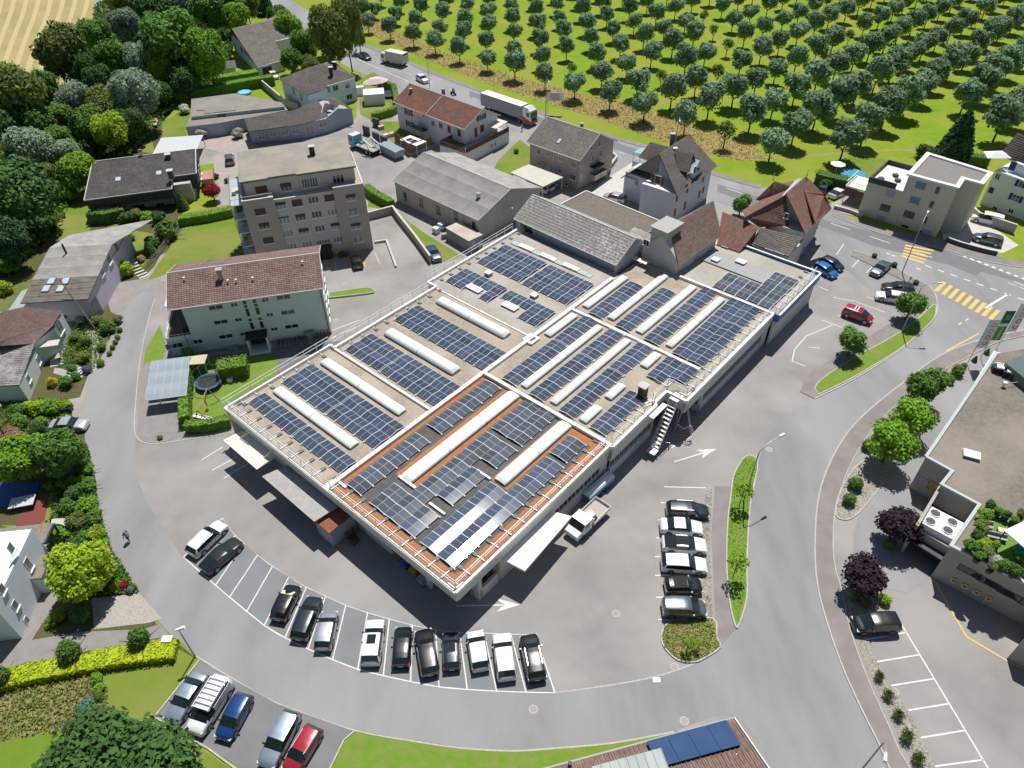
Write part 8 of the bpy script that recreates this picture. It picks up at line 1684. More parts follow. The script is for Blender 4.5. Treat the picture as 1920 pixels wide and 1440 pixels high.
def banner(top,bot,foot,label,green):
 """flag on a mast: top and bottom middle in the photograph, foot of the mast on the ground"""
 f=G(*foot);hh=[0,0]
 for k,(px_,py_)in enumerate((top,bot)):
  o_,dd=ray(px_,py_);t_=(f.y+.0-o_.y)/dd.y;hh[k]=(o_+dd*t_).z
 xo=[(ray(*top)[0]+ray(*top)[1]*((f.y-ray(*top)[0].y)/ray(*top)[1].y)).x,(ray(*bot)[0]+ray(*bot)[1]*((f.y-ray(*bot)[0].y)/ray(*bot)[1].y)).x]
 o=thing('banner',label,'banner',(f.x,f.y,0),0,'banners in front of the supermarket')
 zt,zb=hh;w_=1.25;x0=.08
 mb=MB();mb.tube((0,0,0),(0,0,zt+.15),.05);mb.tube((0,0,zt),(x0+w_,0,zt),.03);mb.obj('mast',STEEL,o)
 if not green:
  mb=MB();mb.box(x0,x0+w_,-.015,.015,zb,zt-.03);mb.obj('cloth',BWH,o);n=4;step=(zt-zb)/4.6
  for k,(ch,mm)in enumerate((('c',RED),('o',RED),('o',ORG),('p',ORG))):letters(o,ch,(x0+w_/2+.05,-.03,zb+(.75+k)*step),(pi/2,-pi/2,0),1.55,mm,'letter',.008)
 else :
  zm=zt-(zt-zb)*.42;mb=MB();mb.box(x0,x0+w_,-.015,.015,zm,zt-.03);mb.obj('cloth',BGD,o);mb=MB();mb.box(x0,x0+w_,-.015,.015,zb,zm-.5);mb.obj('cloth',BGR,o);mb=MB();mb.box(x0,x0+w_,-.014,.014,zm-.5,zm);mb.obj('cloth',BWH,o)
  for k in range(6):a_=k;mb=MB();mb.box(-.12,.12,-.02,0,-.12,.12);q=mb.obj('leaf_mark',M('mark_green',(.10,.55,.06),.6),o);q.location=(x0+w_/2+(k%2-.5)*.35,-.02,(zm+zt)/2+(k//2-1)*.32)
  letters(o,'restaurant',(x0+w_/2,-.03,(zb+zm-.5)/2),(pi/2,-pi/2,0),.5,WHITE,'letter',.008)
banner((1862,600),(1835,652),(1813,683),'white banner with red and orange letters, nearest of three',False);banner((1887,583),(1862,638),(1838,672),'green restaurant banner between two white ones',True);banner((1913,570),(1885,622),(1868,655),'white banner with letters farthest right',False)
Q=Z(960,1080,4);t=thing('building','building with ribbed brown roof, zinc dormer and blue solar collectors at the bottom edge','building',G(1270,1470),0);lm=local(t);zb=3.2
ca,cb=G(1030,1440,zb),G(1376,1347,zb);d=(cb-ca).normalized();n_=Vector((d.y,-d.x,0));A0=lm@ca;B0=lm@cb
T22=tilemat('ribbed_roof',(.24,.155,.125),(.18,.115,.095),.42);k_=.42
def RP(s,q):return Vector((A0.x+d.x*s+n_.x*q,A0.y+d.y*s+n_.y*q,zb+k_*q))
LL=(cb-ca).length
slope(t,T22,RP(-3,0),RP(LL,0),RP(LL,9),RP(-3,9),9,lift=.02)
mb=MB()
s_=-3
while s_<LL:mb.bar(RP(s_,.05)+Vector((0,0,.05)),RP(s_,9)+Vector((0,0,.05)),.13,.07);s_+=.42
rb=mb.obj('roof_rib',T22,t);rb['kind']='stuff'
mb=MB();q0,q1=RP(-2.6,.4),RP(LL-.4,.4);q2,q3=RP(LL-.4,9),RP(-2.6,9);mb.prism([(q.x,q.y)for q in (q0,q1,q2,q3)],0,zb-.15);mb.obj('wall',WCO,t)
mb=MB();a,b=RP(-3,-.05),RP(LL,-.05);mb.bar(a,b,.14,.14);mb.obj('gutter',M('gutter_zinc',(.20,.24,.23),.5),t)
for i in range(4):
 w_=1.72;mb=MB();s0=LL-.9-(i+1)*w_*1.02
 P=[RP(s0,.15)+Vector((0,0,.5)),RP(s0+w_,.15)+Vector((0,0,.5)),RP(s0+w_,2.5)+Vector((0,0,.35)),RP(s0,2.5)+Vector((0,0,.35))];mb.add([tuple(p)for p in P]+[tuple(p-Vector((0,0,.14)))for p in P],[(3,2,1,0),(4,5,6,7),(0,1,5,4),(1,2,6,5),(2,3,7,6),(3,0,4,7)]);mb.obj('solar_collector',M('collector_blue',(.035,.075,.16),.12,(.05,.10,.2),.6,.5,spec=.8),t)
ZN=M('zinc_green',(.20,.25,.235),.5,(.30,.34,.32),.5,.8,5,stretch=(.3,(3,.3,1)))
a0,a1=RP(3.0,1.35),RP(LL-7.4,1.35);mb=MB();up=Vector((0,0,1.2))
mb.prism([(q.x,q.y)for q in (a0,a1,RP(LL-7.4,8),RP(3.0,8))],zb-.4,zb+1.9);mb.obj('dormer',ZN,t)
mb=MB();
for i in range(9):s0=3.0+i*(LL-10.4)/8;a,b=RP(s0,1.35),RP(s0,8);mb.bar((a.x,a.y,zb+1.93),(b.x,b.y,zb+1.93),.05,.06)
mb.obj('standing_seam',ZN,t)
p=lm@G(1068,1437,4.2);mb=MB();mb.tube((p.x,p.y,3.0),(p.x,p.y,4.9),.16,n=10);mb.obj('flue_pipe',BLACK,t)
p=lm@G(1382,1417,4.2);mb=MB();mb.tube((p.x,p.y,3.6),(p.x,p.y,4.5),.1,n=8);mb.box(p.x-.4,p.x+.4,p.y-.35,p.y+.35,3.9,4.0);mb.obj('vent',STEEL,t)
mb=MB();a,b=RP(LL+.05,0),RP(LL+.05,9);mb.bar(a,b,.1,.25);mb.obj('verge_board',FRW,t)
def lamp(foot,h_,head,label,double=False):
 f=G(*foot);hp=G(*head,h_);d_=(hp-f);d_.z=0;L_=min(d_.length,3.2);d_.normalize()
 o=thing('street_lamp',label,'street lamp',f,atan2(d_.y,d_.x),'street lamps');mb=MB();zc=h_-.9;mb.tube((0,0,0),(0,0,zc),.085,.06,n=8);pr=Vector((0,0,zc))
 for k in range(1,6):a=pi/2*k/5;q=Vector((L_*.75*(1-cos(a)),0,zc+.9*sin(a)));mb.tube(pr,q,.045,n=6);pr=q
 mb.tube(pr,(L_-.35,0,h_),.04,n=6);mb.obj('post',M('post_grey',(.33,.36,.37),.5,metal=.3),o)
 mb=MB();mb.add([(L_-.4,-.1,h_-.06),(L_+.45,-.16,h_-.06),(L_+.45,.16,h_-.06),(L_-.4,.1,h_-.06),(L_-.35,-.08,h_+.08),(L_+.35,-.12,h_+.12),(L_+.35,.12,h_+.12),(L_-.35,.08,h_+.08)],[(3,2,1,0),(4,5,6,7),(0,1,5,4),(1,2,6,5),(2,3,7,6),(3,0,4,7)]);mb.obj('lamp_head',WHITE,o);return o
lamp((1394,940),9,(1466,816),'street lamp on the grass strip, its arm reaching over the side road');lamp((1691,622),8.5,(1762,531),'street lamp by the two round trees at the side road');lamp((1691,512),9.5,(1745,388),'street lamp in front of the cream building at the crossing');lamp((366,1231),5,(337,1179),'short lamp post at the lawn corner by the lower car park')
lamp((806,165),9.5,(811,92),'street lamp behind the red tiled roof');lamp((1023,218),9,(1036,167),'street lamp with a banner behind the grey lorry');lamp((1262,300),9.5,(1275,243),'street lamp behind the chalet ridge');lamp((1610,1450),7,(1660,1419),'street lamp whose white head hangs over the pavement at the bottom edge');lamp((25,800),6,(3,765),'dark lamp post in the beds at the left edge')
f=G(1024,213);o=thing('billboard','advertising banner with pink picture on the lamp post by the orchard','banner',f,radians(-8));mb=MB();mb.box(.2,4.0,-.03,.03,3.0,5.0);mb.obj('cloth',WHITE,o);mb=MB();mb.box(.9,3.2,-.04,-.031,3.2,4.8);mb.obj('print',M('poster_pink',(.65,.28,.30),.7,(.8,.75,.7),1.3,.9),o);mb=MB();mb.tube((.2,0,0),(.2,0,5.1),.05);mb.tube((4.0,0,0),(4.0,0,5.1),.05);mb.obj('post',STEEL,o)
PC=M('shelter_polycarbonate',(.36,.42,.46),.18,(.28,.34,.38),.8,.5,spec=.8)
for i,(a,b,c,lb)in enumerate((((281,703),(354,694),(283,682),'curved transparent bicycle shelter nearest the mint green house'),((277,727),(352,718),(280,706),'middle curved transparent bicycle shelter, bright with reflection'),((273,751),(350,741),(276,731),'front curved transparent bicycle shelter casting its shadow on pavers'))):
 A,B,C=G(*a,2.0),G(*b,2.0),G(*c,2.6);d=B-A;L_=d.length;o=thing('bicycle_shelter',lb,'bicycle shelter',(A.x,A.y,0),atan2(d.y,d.x),'curved bicycle shelters');D_=2.3
 prof=[(D_*k/8,2.0+.55*sin(pi*.5*k/8))for k in range(9)];n=5
 for s in range(n):
  mb=MB();x0,x1=s*L_/n+.03,(s+1)*L_/n-.03
  mb.add([(x0,y,z)for y,z in prof]+[(x1,y,z)for y,z in prof]+[(x0,y,z-.03)for y,z in prof]+[(x1,y,z-.03)for y,z in prof],[(k,9+k,10+k,k+1)for k in range(8)]+[(18+k+1,27+k+1,27+k,18+k)for k in range(8)]);mb.obj('pane',PC,o,smooth=True)
 for s in range(n+1):
  mb=MB();x=s*L_/n
  for k in range(8):mb.bar((x,prof[k][0],prof[k][1]+.02),(x,prof[k+1][0],prof[k+1][1]+.02),.05,.05)
  if s in (1,n):mb.tube((x,0.1,2.0),(x,1.6,0),.05);mb.tube((x,1.6,0),(x,2.2,2.5),.05)
  mb.obj('rib',STEEL,o)
 mb=MB();mb.bar((0,0,1.98),(L_,0,1.98),.08,.08);mb.bar((0,D_,2.53),(L_,D_,2.53),.08,.08);mb.obj('beam',STEEL,o)
def simplebox(x,y,sx,sy,sz,c,name,label,cat,rz=0,legs=0,z=0):
 o=thing(name,label,cat,G(x,y,z),rz);mb=MB();m=M('col_'+name+'_%.2f'%c[0],c,.75)
 if legs:
  mb.box(-sx/2,sx/2,-sy/2,sy/2,sz-.12,sz);mb.obj('roof',m,o)
  for a in (-1,1):
   for b in (-1,1):lb_=MB();lb_.box(a*(sx/2-.1)-.06,a*(sx/2-.1)+.06,b*(sy/2-.1)-.06,b*(sy/2-.1)+.06,0,sz-.12);lb_.obj('leg',m,o)
 else :mb.box(-sx/2,sx/2,-sy/2,sy/2,.02,sz);mb.obj('body',m,o);l2=MB();l2.box(-sx/2-.04,sx/2+.04,-sy/2-.04,sy/2+.04,sz,sz+.08);l2.obj('lid',m,o)
 return o
simplebox(377,697,2.6,2.0,2.2,(.52,.46,.30),'pergola','small cream roofed pergola between the hedges','pergola',.1,1)
def trampoline(x,y,r,label,net=True):
 o=thing('trampoline',label,'trampoline',G(x,y),0);n=20;mb=MB();mb.tube((0,0,.68),(0,0,.7),r*.82,n=n);mb.obj('jumping_mat',BLACK,o);mb=MB()
 pts=[(r*.92*cos(2*pi*k/n),r*.92*sin(2*pi*k/n))for k in range(n)];mb.strip(pts+[pts[0]],r*.2,.66,.74);mb.obj('edge_pad',M('pad_blue',(.02,.10,.25),.6),o)
 mb=MB()
 for k in range(0,n,4):q=pts[k];mb.tube((q[0],q[1],0),(q[0],q[1],2.3 if net else .7),.035)
 mb.obj('post',STEEL,o)
 if net:
  mb=MB();up=[(r*cos(2*pi*k/n),r*sin(2*pi*k/n))for k in range(n)];mb.strip(up+[up[0]],.06,2.25,2.32)
  for k in range(0,n):q=up[k];mb.tube((q[0],q[1],.7),(q[0],q[1],2.3),.012,n=3)
  mb.obj('safety_net',DGREY,o)
trampoline(394,722,1.75,'round trampoline with blue edge on the lawn beside the factory');trampoline(729,181,2.0,'round trampoline with net beside the white tent')
o=thing('swing_frame','wooden swing frame with seats on the lawn beside the factory','swing',G(388,775),0);mb=MB();mb.tube((0,-1.9,2.3),(0,2.4,2.3),.07)
for y in (-1.8,2.3):
 for x in (-1.0,1.0):mb.tube((x,y,0),(0,y,2.3),.06)
mb.obj('beam',M('swing_wood',(.30,.22,.15),.9),o)
for y in (-.6,.7):mb=MB();mb.tube((0,y-.2,.5),(0,y-.2,2.3),.012,n=3);mb.tube((0,y+.2,.5),(0,y+.2,2.3),.012,n=3);mb.box(-.12,.12,-.25+y,.25+y,.46,.5);mb.obj('swing_seat',M('seat_red',(.5,.06,.05),.6),o)
o=thing('slide','metal slide chute lying beside the swing frame','slide',G(384,787),radians(-12));mb=MB();mb.bar((-1.5,0,.5),(1.4,0,.1),.5,.04);mb.bar((-1.5,.27,.58),(1.4,.27,.18),.05,.16);mb.bar((-1.5,-.27,.58),(1.4,-.27,.18),.05,.16);mb.tube((-1.4,.2,0),(-1.4,.2,.5),.04);mb.tube((-1.4,-.2,0),(-1.4,-.2,.5),.04);mb.obj('chute',STEEL,o)
def bench(x,y,rz,label,m=WHITE,L_=1.6):
 o=thing('garden_bench',label,'bench',G(x,y),rz)
 for k in range(3):mb=MB();mb.box(-L_/2,L_/2,-.25+k*.17,-.13+k*.17,.42,.46);mb.obj('slat',m,o)
 for k in range(2):mb=MB();mb.box(-L_/2,L_/2,.28,.31,.58+k*.16,.7+k*.16);mb.obj('backrest_slat',m,o)
 for s in (-1,1):mb=MB();mb.box(s*(L_/2-.15)-.03,s*(L_/2-.15)+.03,-.25,-.2,0,.42);mb.box(s*(L_/2-.15)-.03,s*(L_/2-.15)+.03,.25,.3,0,.9);mb.obj('leg',m,o)
bench(444,702,radians(8),'white garden bench in front of the thick hedge block');simplebox(432,715,.6,.6,.5,(.75,.75,.75),'garden_table','small white table beside the white garden bench','table')
simplebox(583,634,1.3,.9,1.25,(.20,.27,.27),'bin','grey-green lidded bin among the bicycles at the mint house','bin',radians(13));simplebox(466,644,1.8,1.0,1.5,(.16,.18,.19),'enclosure','grey slatted waste enclosure beside the entrance of the mint house','enclosure',radians(13));simplebox(438,654,1.6,.9,.7,(.30,.31,.31),'bin_box','low grey box left of the waste enclosure','box',radians(13))
def bicycle(p,rz,c,label,group):
 o=thing('bicycle',label,'bicycle',p,rz,group);wm_=CM.get('bw')
 if not wm_:
  mb=MB();n=14
  for k in range(n):a,b=2*pi*k/n,2*pi*(k+1)/n;mb.bar((.33*cos(a),0,.33*sin(a)),(.33*cos(b),0,.33*sin(b)),.04,.04,0,(0,1,0))
  for k in range(6):a=2*pi*k/6;mb.bar((0,0,0),(.32*cos(a),0,.32*sin(a)),.01,.01)
  wm_=CM['bw']=mb.mesh('wheel',TYRE)
 link('wheel',wm_,o,(.52,0,.34));link('wheel',wm_,o,(-.52,0,.34));mb=MB()
 for a,b in (((-.52,0,.34),(-.15,0,.85)),((-.52,0,.34),(0,0,.3)),((0,0,.3),(-.15,0,.85)),((0,0,.3),(.38,0,.78)),((-.15,0,.8),(.38,0,.85)),((.52,0,.34),(.36,0,.98))):mb.tube(a,b,.025,n=5)
 mb.obj('frame',M('bike_%.2f'%c[0],c,.4),o);mb=MB();mb.tube((.34,-.28,1.0),(.34,.28,1.0),.02,n=5);mb.obj('handlebar',DGREY,o);mb=MB();mb.box(-.28,-.02,-.07,.07,.9,.95);mb.obj('saddle',BLACK,o)
RB=random.Random(3)
for i in range(13):
 f=i/12;p=G(524+i*7.6 if i<8 else 590+(i-8)*6.5,648-i*1.2 if i<8 else 636-(i-8)*1.6);bicycle(p,radians(13+90)+RB.uniform(-.25,.25),RB.choice([(.35,.03,.03),(.02,.03,.05),(.25,.25,.27),(.03,.08,.2)]),'bicycle in the dark row leaning at the mint green wall','bicycles at the mint green wall')
bicycle(G(597,248),radians(12),(.05,.05,.06),'bicycle leaning at the blue-grey bungalow',None);bicycle(G(95,985),1.2,(.06,.05,.05),'dark bicycle standing by the red sport court',None)
def steps(name,label,pts,wd,n,m=CONCL):
 P=smoothpts(GP(pts),8);o=thing(name,label,'steps',(P[0].x,P[0].y,0));L_=len(P)-1
 for k in range(n):
  f=(k+.5)/n*L_;i=min(int(f),L_-1);q=P[i].lerp(P[i+1],f-i);d_=(P[i+1]-P[i]).normalized();X=Matrix.Translation((q.x-P[0].x,q.y-P[0].y,0))@Matrix.Rotation(atan2(d_.y,d_.x),4,'Z')
  mb=MB();mb.box(-.2,.2,-wd/2,wd/2,.0,.08+.07*k,0,X);mb.obj('tread',m,o)
steps('garden_steps','curved pale stone steps up to the lavender house',"272,520 262,512 252,502 244,490 232,480 220,476",1.7,12);steps('garden_steps','short stair of pale slabs at the lane below the flower garden',"158,705 150,700 142,696 136,694",1.6,6);steps('garden_steps','three pale slabs beside the porch of the pale green house',"107,686 107,680 107,674",1.7,3);steps('garden_steps','row of stepping stones through the bank above the walking person',"165,1005 150,995 135,988 120,985 105,988",.8,13)
ground('path',CONC,"103,690 118,692 150,703 140,712 100,700",8);ground('path',CONC,"172,612 182,625 186,645 184,690 176,700 172,690 172,650 164,625 158,610",8);ground('path',CONC,"118,600 150,600 146,612 128,640 112,680 102,678 110,640",8)
P=smoothpts(GP("276,502 285,495 300,478 318,452 334,432 338,422"),3);o=thing('garden_fence','grey board fence curving along the big lawn','fence',(P[0].x,P[0].y,0));mb_=MB();mb_.box(-.07,.07,-.02,.02,0,1.25);bme=mb_.mesh('board',M('grey_board',(.33,.31,.29),.9,(.22,.2,.19),3,.7));tot=0
for i in range(len(P)-1):
 a,b=P[i],P[i+1];L_=(b-a).length;k=int(L_/.34)
 for j in range(k):q=a.lerp(b,(j+.5)/k)-P[0];link('board',bme,o,(q.x,q.y,0),atan2((b-a).y,(b-a).x))
mb=MB();
for z in (.35,.95):
 for i in range(len(P)-1):a,b=P[i]-P[0],P[i+1]-P[0];mb.bar((a.x,a.y,z),(b.x,b.y,z),.05,.1)
mb.obj('rail',MATS['grey_board'],o)
o=thing('footbridge_rail','double white rail of the small bridge in the wood','railing',G(170,200));mb=MB();O_=G(170,200)
for pts,in ((("118,202 170,196 216,190",)),(("160,183 216,174",))):
 P=GP(pts)
 for z in (.6,1.1):
  for i in range(len(P)-1):mb.tube((P[i].x-O_.x,P[i].y-O_.y,z),(P[i+1].x-O_.x,P[i+1].y-O_.y,z),.06)
 for i in range(len(P)-1):
  for k in range(5):q=P[i].lerp(P[i+1],k/4);mb.tube((q.x-O_.x,q.y-O_.y,0),(q.x-O_.x,q.y-O_.y,1.1),.05)
mb.obj('rail',WHITE,o)
a,b,c=G(286,289,2.6),G(368,283,2.6),G(287,260,2.6);o=thing('shelter','large pale flat sheet roof beyond the dark bungalow','shelter',(a.x,a.y,0),atan2(b.y-a.y,b.x-a.x));L_=(b-a).length;D_=(c-a).length
mb=MB();mb.box(0,L_,0,D_,2.5,2.6);mb.obj('roof',M('pale_sheet',(.55,.57,.60),.5,(.5,.52,.55),1,.4),o)
for i in range(9):mb=MB();mb.box(i*L_/8-.03,i*L_/8+.03,0,D_,2.6,2.63);mb.obj('seam',MATS['pale_sheet'],o)
for x in (.2,L_/2,L_-.2):
 for y in (.2,D_-.2):mb=MB();mb.box(x-.07,x+.07,y-.07,y+.07,0,2.5);mb.obj('post',STEEL,o)
simplebox(703,192,5.0,4.2,2.6,(.70,.71,.70),'party_tent','square white tent in the garden by the lane','tent',.15)
o=thing('party_tent','round pinkish white tent canopy beside the main road','tent',G(706,168),.5);mb=MB();n=10
mb.add([(3.4*cos(2*pi*k/n),2.2*sin(2*pi*k/n),2.0)for k in range(n)]+[(1.6*cos(2*pi*k/n),1.0*sin(2*pi*k/n),2.9)for k in range(n)]+[(0,0,3.1)],[(k,(k+1)%n,n+(k+1)%n,n+k)for k in range(n)]+[(n+k,n+(k+1)%n,2*n)for k in range(n)]);mb.obj('canopy_cloth',M('tent_pink',(.62,.52,.52),.8),o);mb=MB()
for k in range(0,n,2):mb.tube((3.2*cos(2*pi*k/n),2.05*sin(2*pi*k/n),0),(3.2*cos(2*pi*k/n),2.05*sin(2*pi*k/n),2.0),.05)
mb.obj('post',FRW,o)
simplebox(676,178,2.2,1.4,2.0,(.62,.66,.70),'shed_box','small white garden shed between the tents and the villa','shed',.3)
o=thing('board_fence','brown wooden board fence round the terrace garden by the skip container','fence',G(742,275));O_=G(742,275);bm2=MB();bm2.box(0,.33,-.03,.03,0,2.0);bme=bm2.mesh('board',M('brown_board',(.26,.15,.07),.85,(.2,.115,.055),2,.6));P=GP("741,268 769,292 811,277")
for i in range(2):
 a,b=P[i],P[i+1];k=int((b-a).length/.36)
 for j in range(k):q=a.lerp(b,j/k);link('board',bme,o,(q.x-O_.x,q.y-O_.y,.6),atan2((b-a).y,(b-a).x))
mb=MB();mb.strip([(p.x-O_.x,p.y-O_.y)for p in P],.25,0,.6);mb.obj('base_wall',CONC,o)
a=G(760,258,2.3);o=thing('pergola','white roofed terrace pergola with solar panes beside the red roofed house','pergola',(a.x,a.y,0),radians(-42));mb=MB();mb.box(0,5.2,-1.6,1.4,2.3,2.4);mb.obj('roof',WHITE,o);mb=MB()
for i in range(2):q_=MB();q_.box(1.1+i*1.3,2.2+i*1.3,-1.1,.4,2.4,2.43);q_.obj('pane',CARGLASS,o)
for x in (.1,5.1):
 for y in (-1.5,1.3):mb.tube((x,y,0),(x,y,2.3),.06)
mb.obj('post',FRW,o)
for i,(x,y)in enumerate(((688,253),(706,265),(721,272),(706,238))):simplebox(x,y,.35,2.0,1.9,(.10,.09,.09),'screen',('dark garden screen panel nearest the skip loader cab','dark garden screen panel behind the lifting arms','dark garden screen panel beside the container','dark garden screen panel farthest from the lorry')[i],'screen',radians(50))
for x,y,c_,lb in ((715,242,(.6,.3,.5),'pink and white toy slide in the small garden'),(735,255,(.7,.4,.35),'salmon play house in the small garden'),(724,258,(.65,.5,.6),'pale pink play table in the small garden')):
 simplebox(x,y,1.2,.9,.7,c_,'garden_toy',lb,'toy',.6)
a,b,c=G(836,427,2.3),G(879,452,2.3),G(856,420,2.3);o=thing('site_container','grey site container with rust stained pale roof beside the warehouse','container',(a.x,a.y,0),atan2(b.y-a.y,b.x-a.x));L_=(b-a).length
mb=MB();mb.box(0,L_,0,3.0,0,2.25);mb.obj('wall',M('container_grey',(.27,.30,.31),.7,(.22,.25,.26),1,.5),o);mb=MB();mb.box(-.08,L_+.08,-.08,3.08,2.25,2.35);mb.obj('roof',M('container_roof',(.52,.47,.41),.8,(.36,.25,.17),.45,.5),o)
mb=MB();mb.box(L_,L_+.03,.5,1.3,.1,2.0);mb.obj('door',M('container_door',(.35,.39,.40),.6),o)
for x,y,lb in ((818,437,'white liquid tank in a cage on the grass, front one'),(828,429,'white liquid tank in a cage, rear one')):
 o=thing('liquid_tank',lb,'tank',G(x,y),-.7,'caged tanks by the site container');mb=MB();mb.box(-.55,.55,-.45,.45,.15,1.1);mb.tube((0,0,1.1),(0,0,1.2),.12,n=8);mb.obj('tank_body',M('tank_white',(.62,.70,.72),.4),o);mb=MB()
 for k in range(5):
  for s in (-.5,.5):mb.tube((-.57+k*.285,s*.94,.12),(-.57+k*.285,s*.94,1.12),.015,n=4)
 mb.box(-.6,.6,-.5,.5,0,.12);mb.obj('cage',STEEL,o)
simplebox(834,446,1.0,.7,.8,(.30,.28,.26),'pallet_stack','stack of pallets in front of the site container','pallets',.4);simplebox(831,433,.5,.5,.6,(.03,.16,.40),'canister','small blue canister between tanks and site container','canister')
def lowwall(pts,wd,h_,label,m=CONC,name='garden_wall',n=0):
 P=GP(pts,n);o=thing(name,label,'wall',(P[0].x,P[0].y,0));mb=MB();mb.strip([(p.x-P[0].x,p.y-P[0].y)for p in P],wd,0,h_);mb.obj('wall',m,o);mb=MB();mb.strip([(p.x-P[0].x,p.y-P[0].y)for p in P],wd+.08,h_,h_+.07);mb.obj('coping',CONCL,o)
WPK=M('wall_pinkish',(.40,.33,.29),.85,(.33,.28,.25),.6,.6)
lowwall("692,412 738,400 746,412 780,455 808,494",.3,1.5,'pinkish wall folding round the sunken parking bays',WPK);lowwall("703,456 725,453 743,502",.25,.35,'low pale kerb wall around the small grass patch at the tower',CONCL);lowwall("1772,452 1800,462 1840,473 1868,479",.3,.8,'dark curved low wall in front of the cream building',M('dark_concrete',(.10,.10,.10),.9),n=3)
lowwall("1812,398 1830,415 1882,432 1900,438",.3,1.7,'grey concrete wall hiding the white van',CONC);lowwall("1140,322 1156,300 1147,292",.35,.9,'planter wall beside the beige apartment house',CONC);lowwall("1563,391 1590,398 1616,408",.25,.6,'low kerb wall at the farmhouse court',CONC)
o=thing('swimming_pool','round blue garden pool behind the thuja hedge','pool',G(1597,334));mb=MB();mb.tube((0,0,0),(0,0,.9),2.5,n=24);mb.obj('pool_wall',M('pool_blue',(.03,.18,.42),.5),o);mb=MB();mb.tube((0,0,.9),(0,0,.92),2.35,n=24);mb.obj('water',M('pool_water',(.08,.35,.48),.08),o)
o=thing('parasol','white round parasol in the garden by the thuja hedge','parasol',G(1566,325));mb=MB();n=8;mb.add([(1.5*cos(2*pi*k/n),1.5*sin(2*pi*k/n),2.0)for k in range(n)]+[(0,0,2.5)],[(k,(k+1)%n,n)for k in range(n)]);mb.obj('parasol_cloth',WHITE,o);mb=MB();mb.tube((0,0,0),(0,0,2.5),.04);mb.obj('mast',FRW,o)
o=thing('mini_digger','small orange digger on the sandy path','digger',G(274,248),.4);YO=M('digger_orange',(.65,.30,.04),.5)
mb=MB();mb.box(-.8,.8,-.75,-.4,0,.45);mb.box(-.8,.8,.4,.75,0,.45);mb.obj('track',BLACK,o);mb=MB();mb.box(-.7,.5,-.5,.5,.45,1.2);mb.obj('engine_body',YO,o);mb=MB();mb.box(-.3,.4,-.4,.1,1.2,2.2);mb.obj('cab',DGREY,o);mb=MB();mb.bar((.5,.25,.9),(1.7,.25,1.9),.16,.2);mb.bar((1.7,.25,1.9),(2.4,.25,.9),.14,.16);mb.obj('digger_arm',YO,o);mb=MB();mb.box(2.15,2.6,0,.5,.5,.95);mb.obj('bucket',DGREY,o)
o=thing('hut','small brown roofed hut between the chestnut and the hedges','hut',G(428,138),.3);mb=MB();mb.box(-2.2,2.2,-1.8,1.8,0,2.0);mb.obj('wall',W_WB,o);slope(o,T_TAUPE,(-2.6,-2.2,2.0),(2.6,-2.2,2.0),(2.6,0,3.2),(-2.6,0,3.2));slope(o,T_TAUPE,(2.6,2.2,2.0),(-2.6,2.2,2.0),(-2.6,0,3.2),(2.6,0,3.2))
o=thing('water_toy','bright blue paddling pool behind the workshop roof','paddling pool',G(459,176,1.5),.2);mb=MB();mb.tube((0,0,0),(0,0,.5),1.7,n=14);mb.obj('rim',M('paddling_blue',(.02,.38,.62),.5),o);mb=MB();mb.tube((0,0,.5),(0,0,.52),1.4,n=14);mb.obj('water',M('paddling_water',(.25,.62,.72),.2),o)
lowwall("494,165 535,200 560,210 590,197",.25,1.9,'grey terrace wall between workshop and villa',CONC)
o=thing('tarpaulin','blue tarpaulin on the ground under the bright maple','tarpaulin',G(20,925));mb=MB();mb.box(-3.6,3.0,-2.0,1.6,.03,.12);mb.obj('sheet',M('tarp_blue',(.015,.07,.26),.6),o);mb=MB();mb.box(-3.7,3.1,-2.1,-1.9,.0,.2);mb.obj('edge_roll',MATS['tarp_blue'],o)
o=thing('table_tennis_table','grey-white table with dark shade beside the red sport court','table',G(47,948),.25);mb=MB();mb.box(-1.3,1.3,-.8,.8,.72,.78);mb.obj('table_top',M('table_pale',(.5,.52,.56),.5),o);mb=MB()
for a in (-1.1,1.1):
 for b in (-.6,.6):mb.box(a-.04,a+.04,b-.04,b+.04,0,.72)
mb.obj('leg',DGREY,o)
o=thing('firewood_stack','stack of pale planks on a trailer above the white saloon','planks',G(103,774),.3)
for k in range(7):mb=MB();mb.box(-.9,.9,-.6+k*.17,-.46+k*.17,.4+(k%2)*.04,.5+(k%2)*.04);mb.obj('plank',M('plank_pale',(.52,.46,.38),.85),o)
mb=MB();mb.box(-.9,.9,-.6,.6,.3,.4);mb.tube((-.4,-.7,.3),(-.4,.7,.3),.28,n=12);mb.obj('trailer_frame',DGREY,o)
o=thing('wheelbarrow','dark trailer box beside the plank stack','trailer',G(127,771),.2);mb=MB();mb.box(-.7,.7,-.5,.5,.35,.8);mb.obj('tray',BLACK,o);wheels(o,(0,),1.3,.25,.14)
def cover(x,y,r=.42,c=(.33,.30,.28)):
 p=G(x,y);mb=MB();mb.tube((p.x,p.y,.02),(p.x,p.y,.036),r,n=18);mb.tube((p.x,p.y,.036),(p.x,p.y,.039),r*.72,n=18,mi=1);struct(mb.obj('manhole_cover',[M('cover_ring',(.42,.40,.38),.8),M('cover_plate_%.2f'%c[0],c,.8)]))
for q in ((1155,1151),(1283,1352),(1265,1251),(646,533),(630,600),(1677,1297),(1677,1338),(1442,843),(1000,1330)):cover(*q)
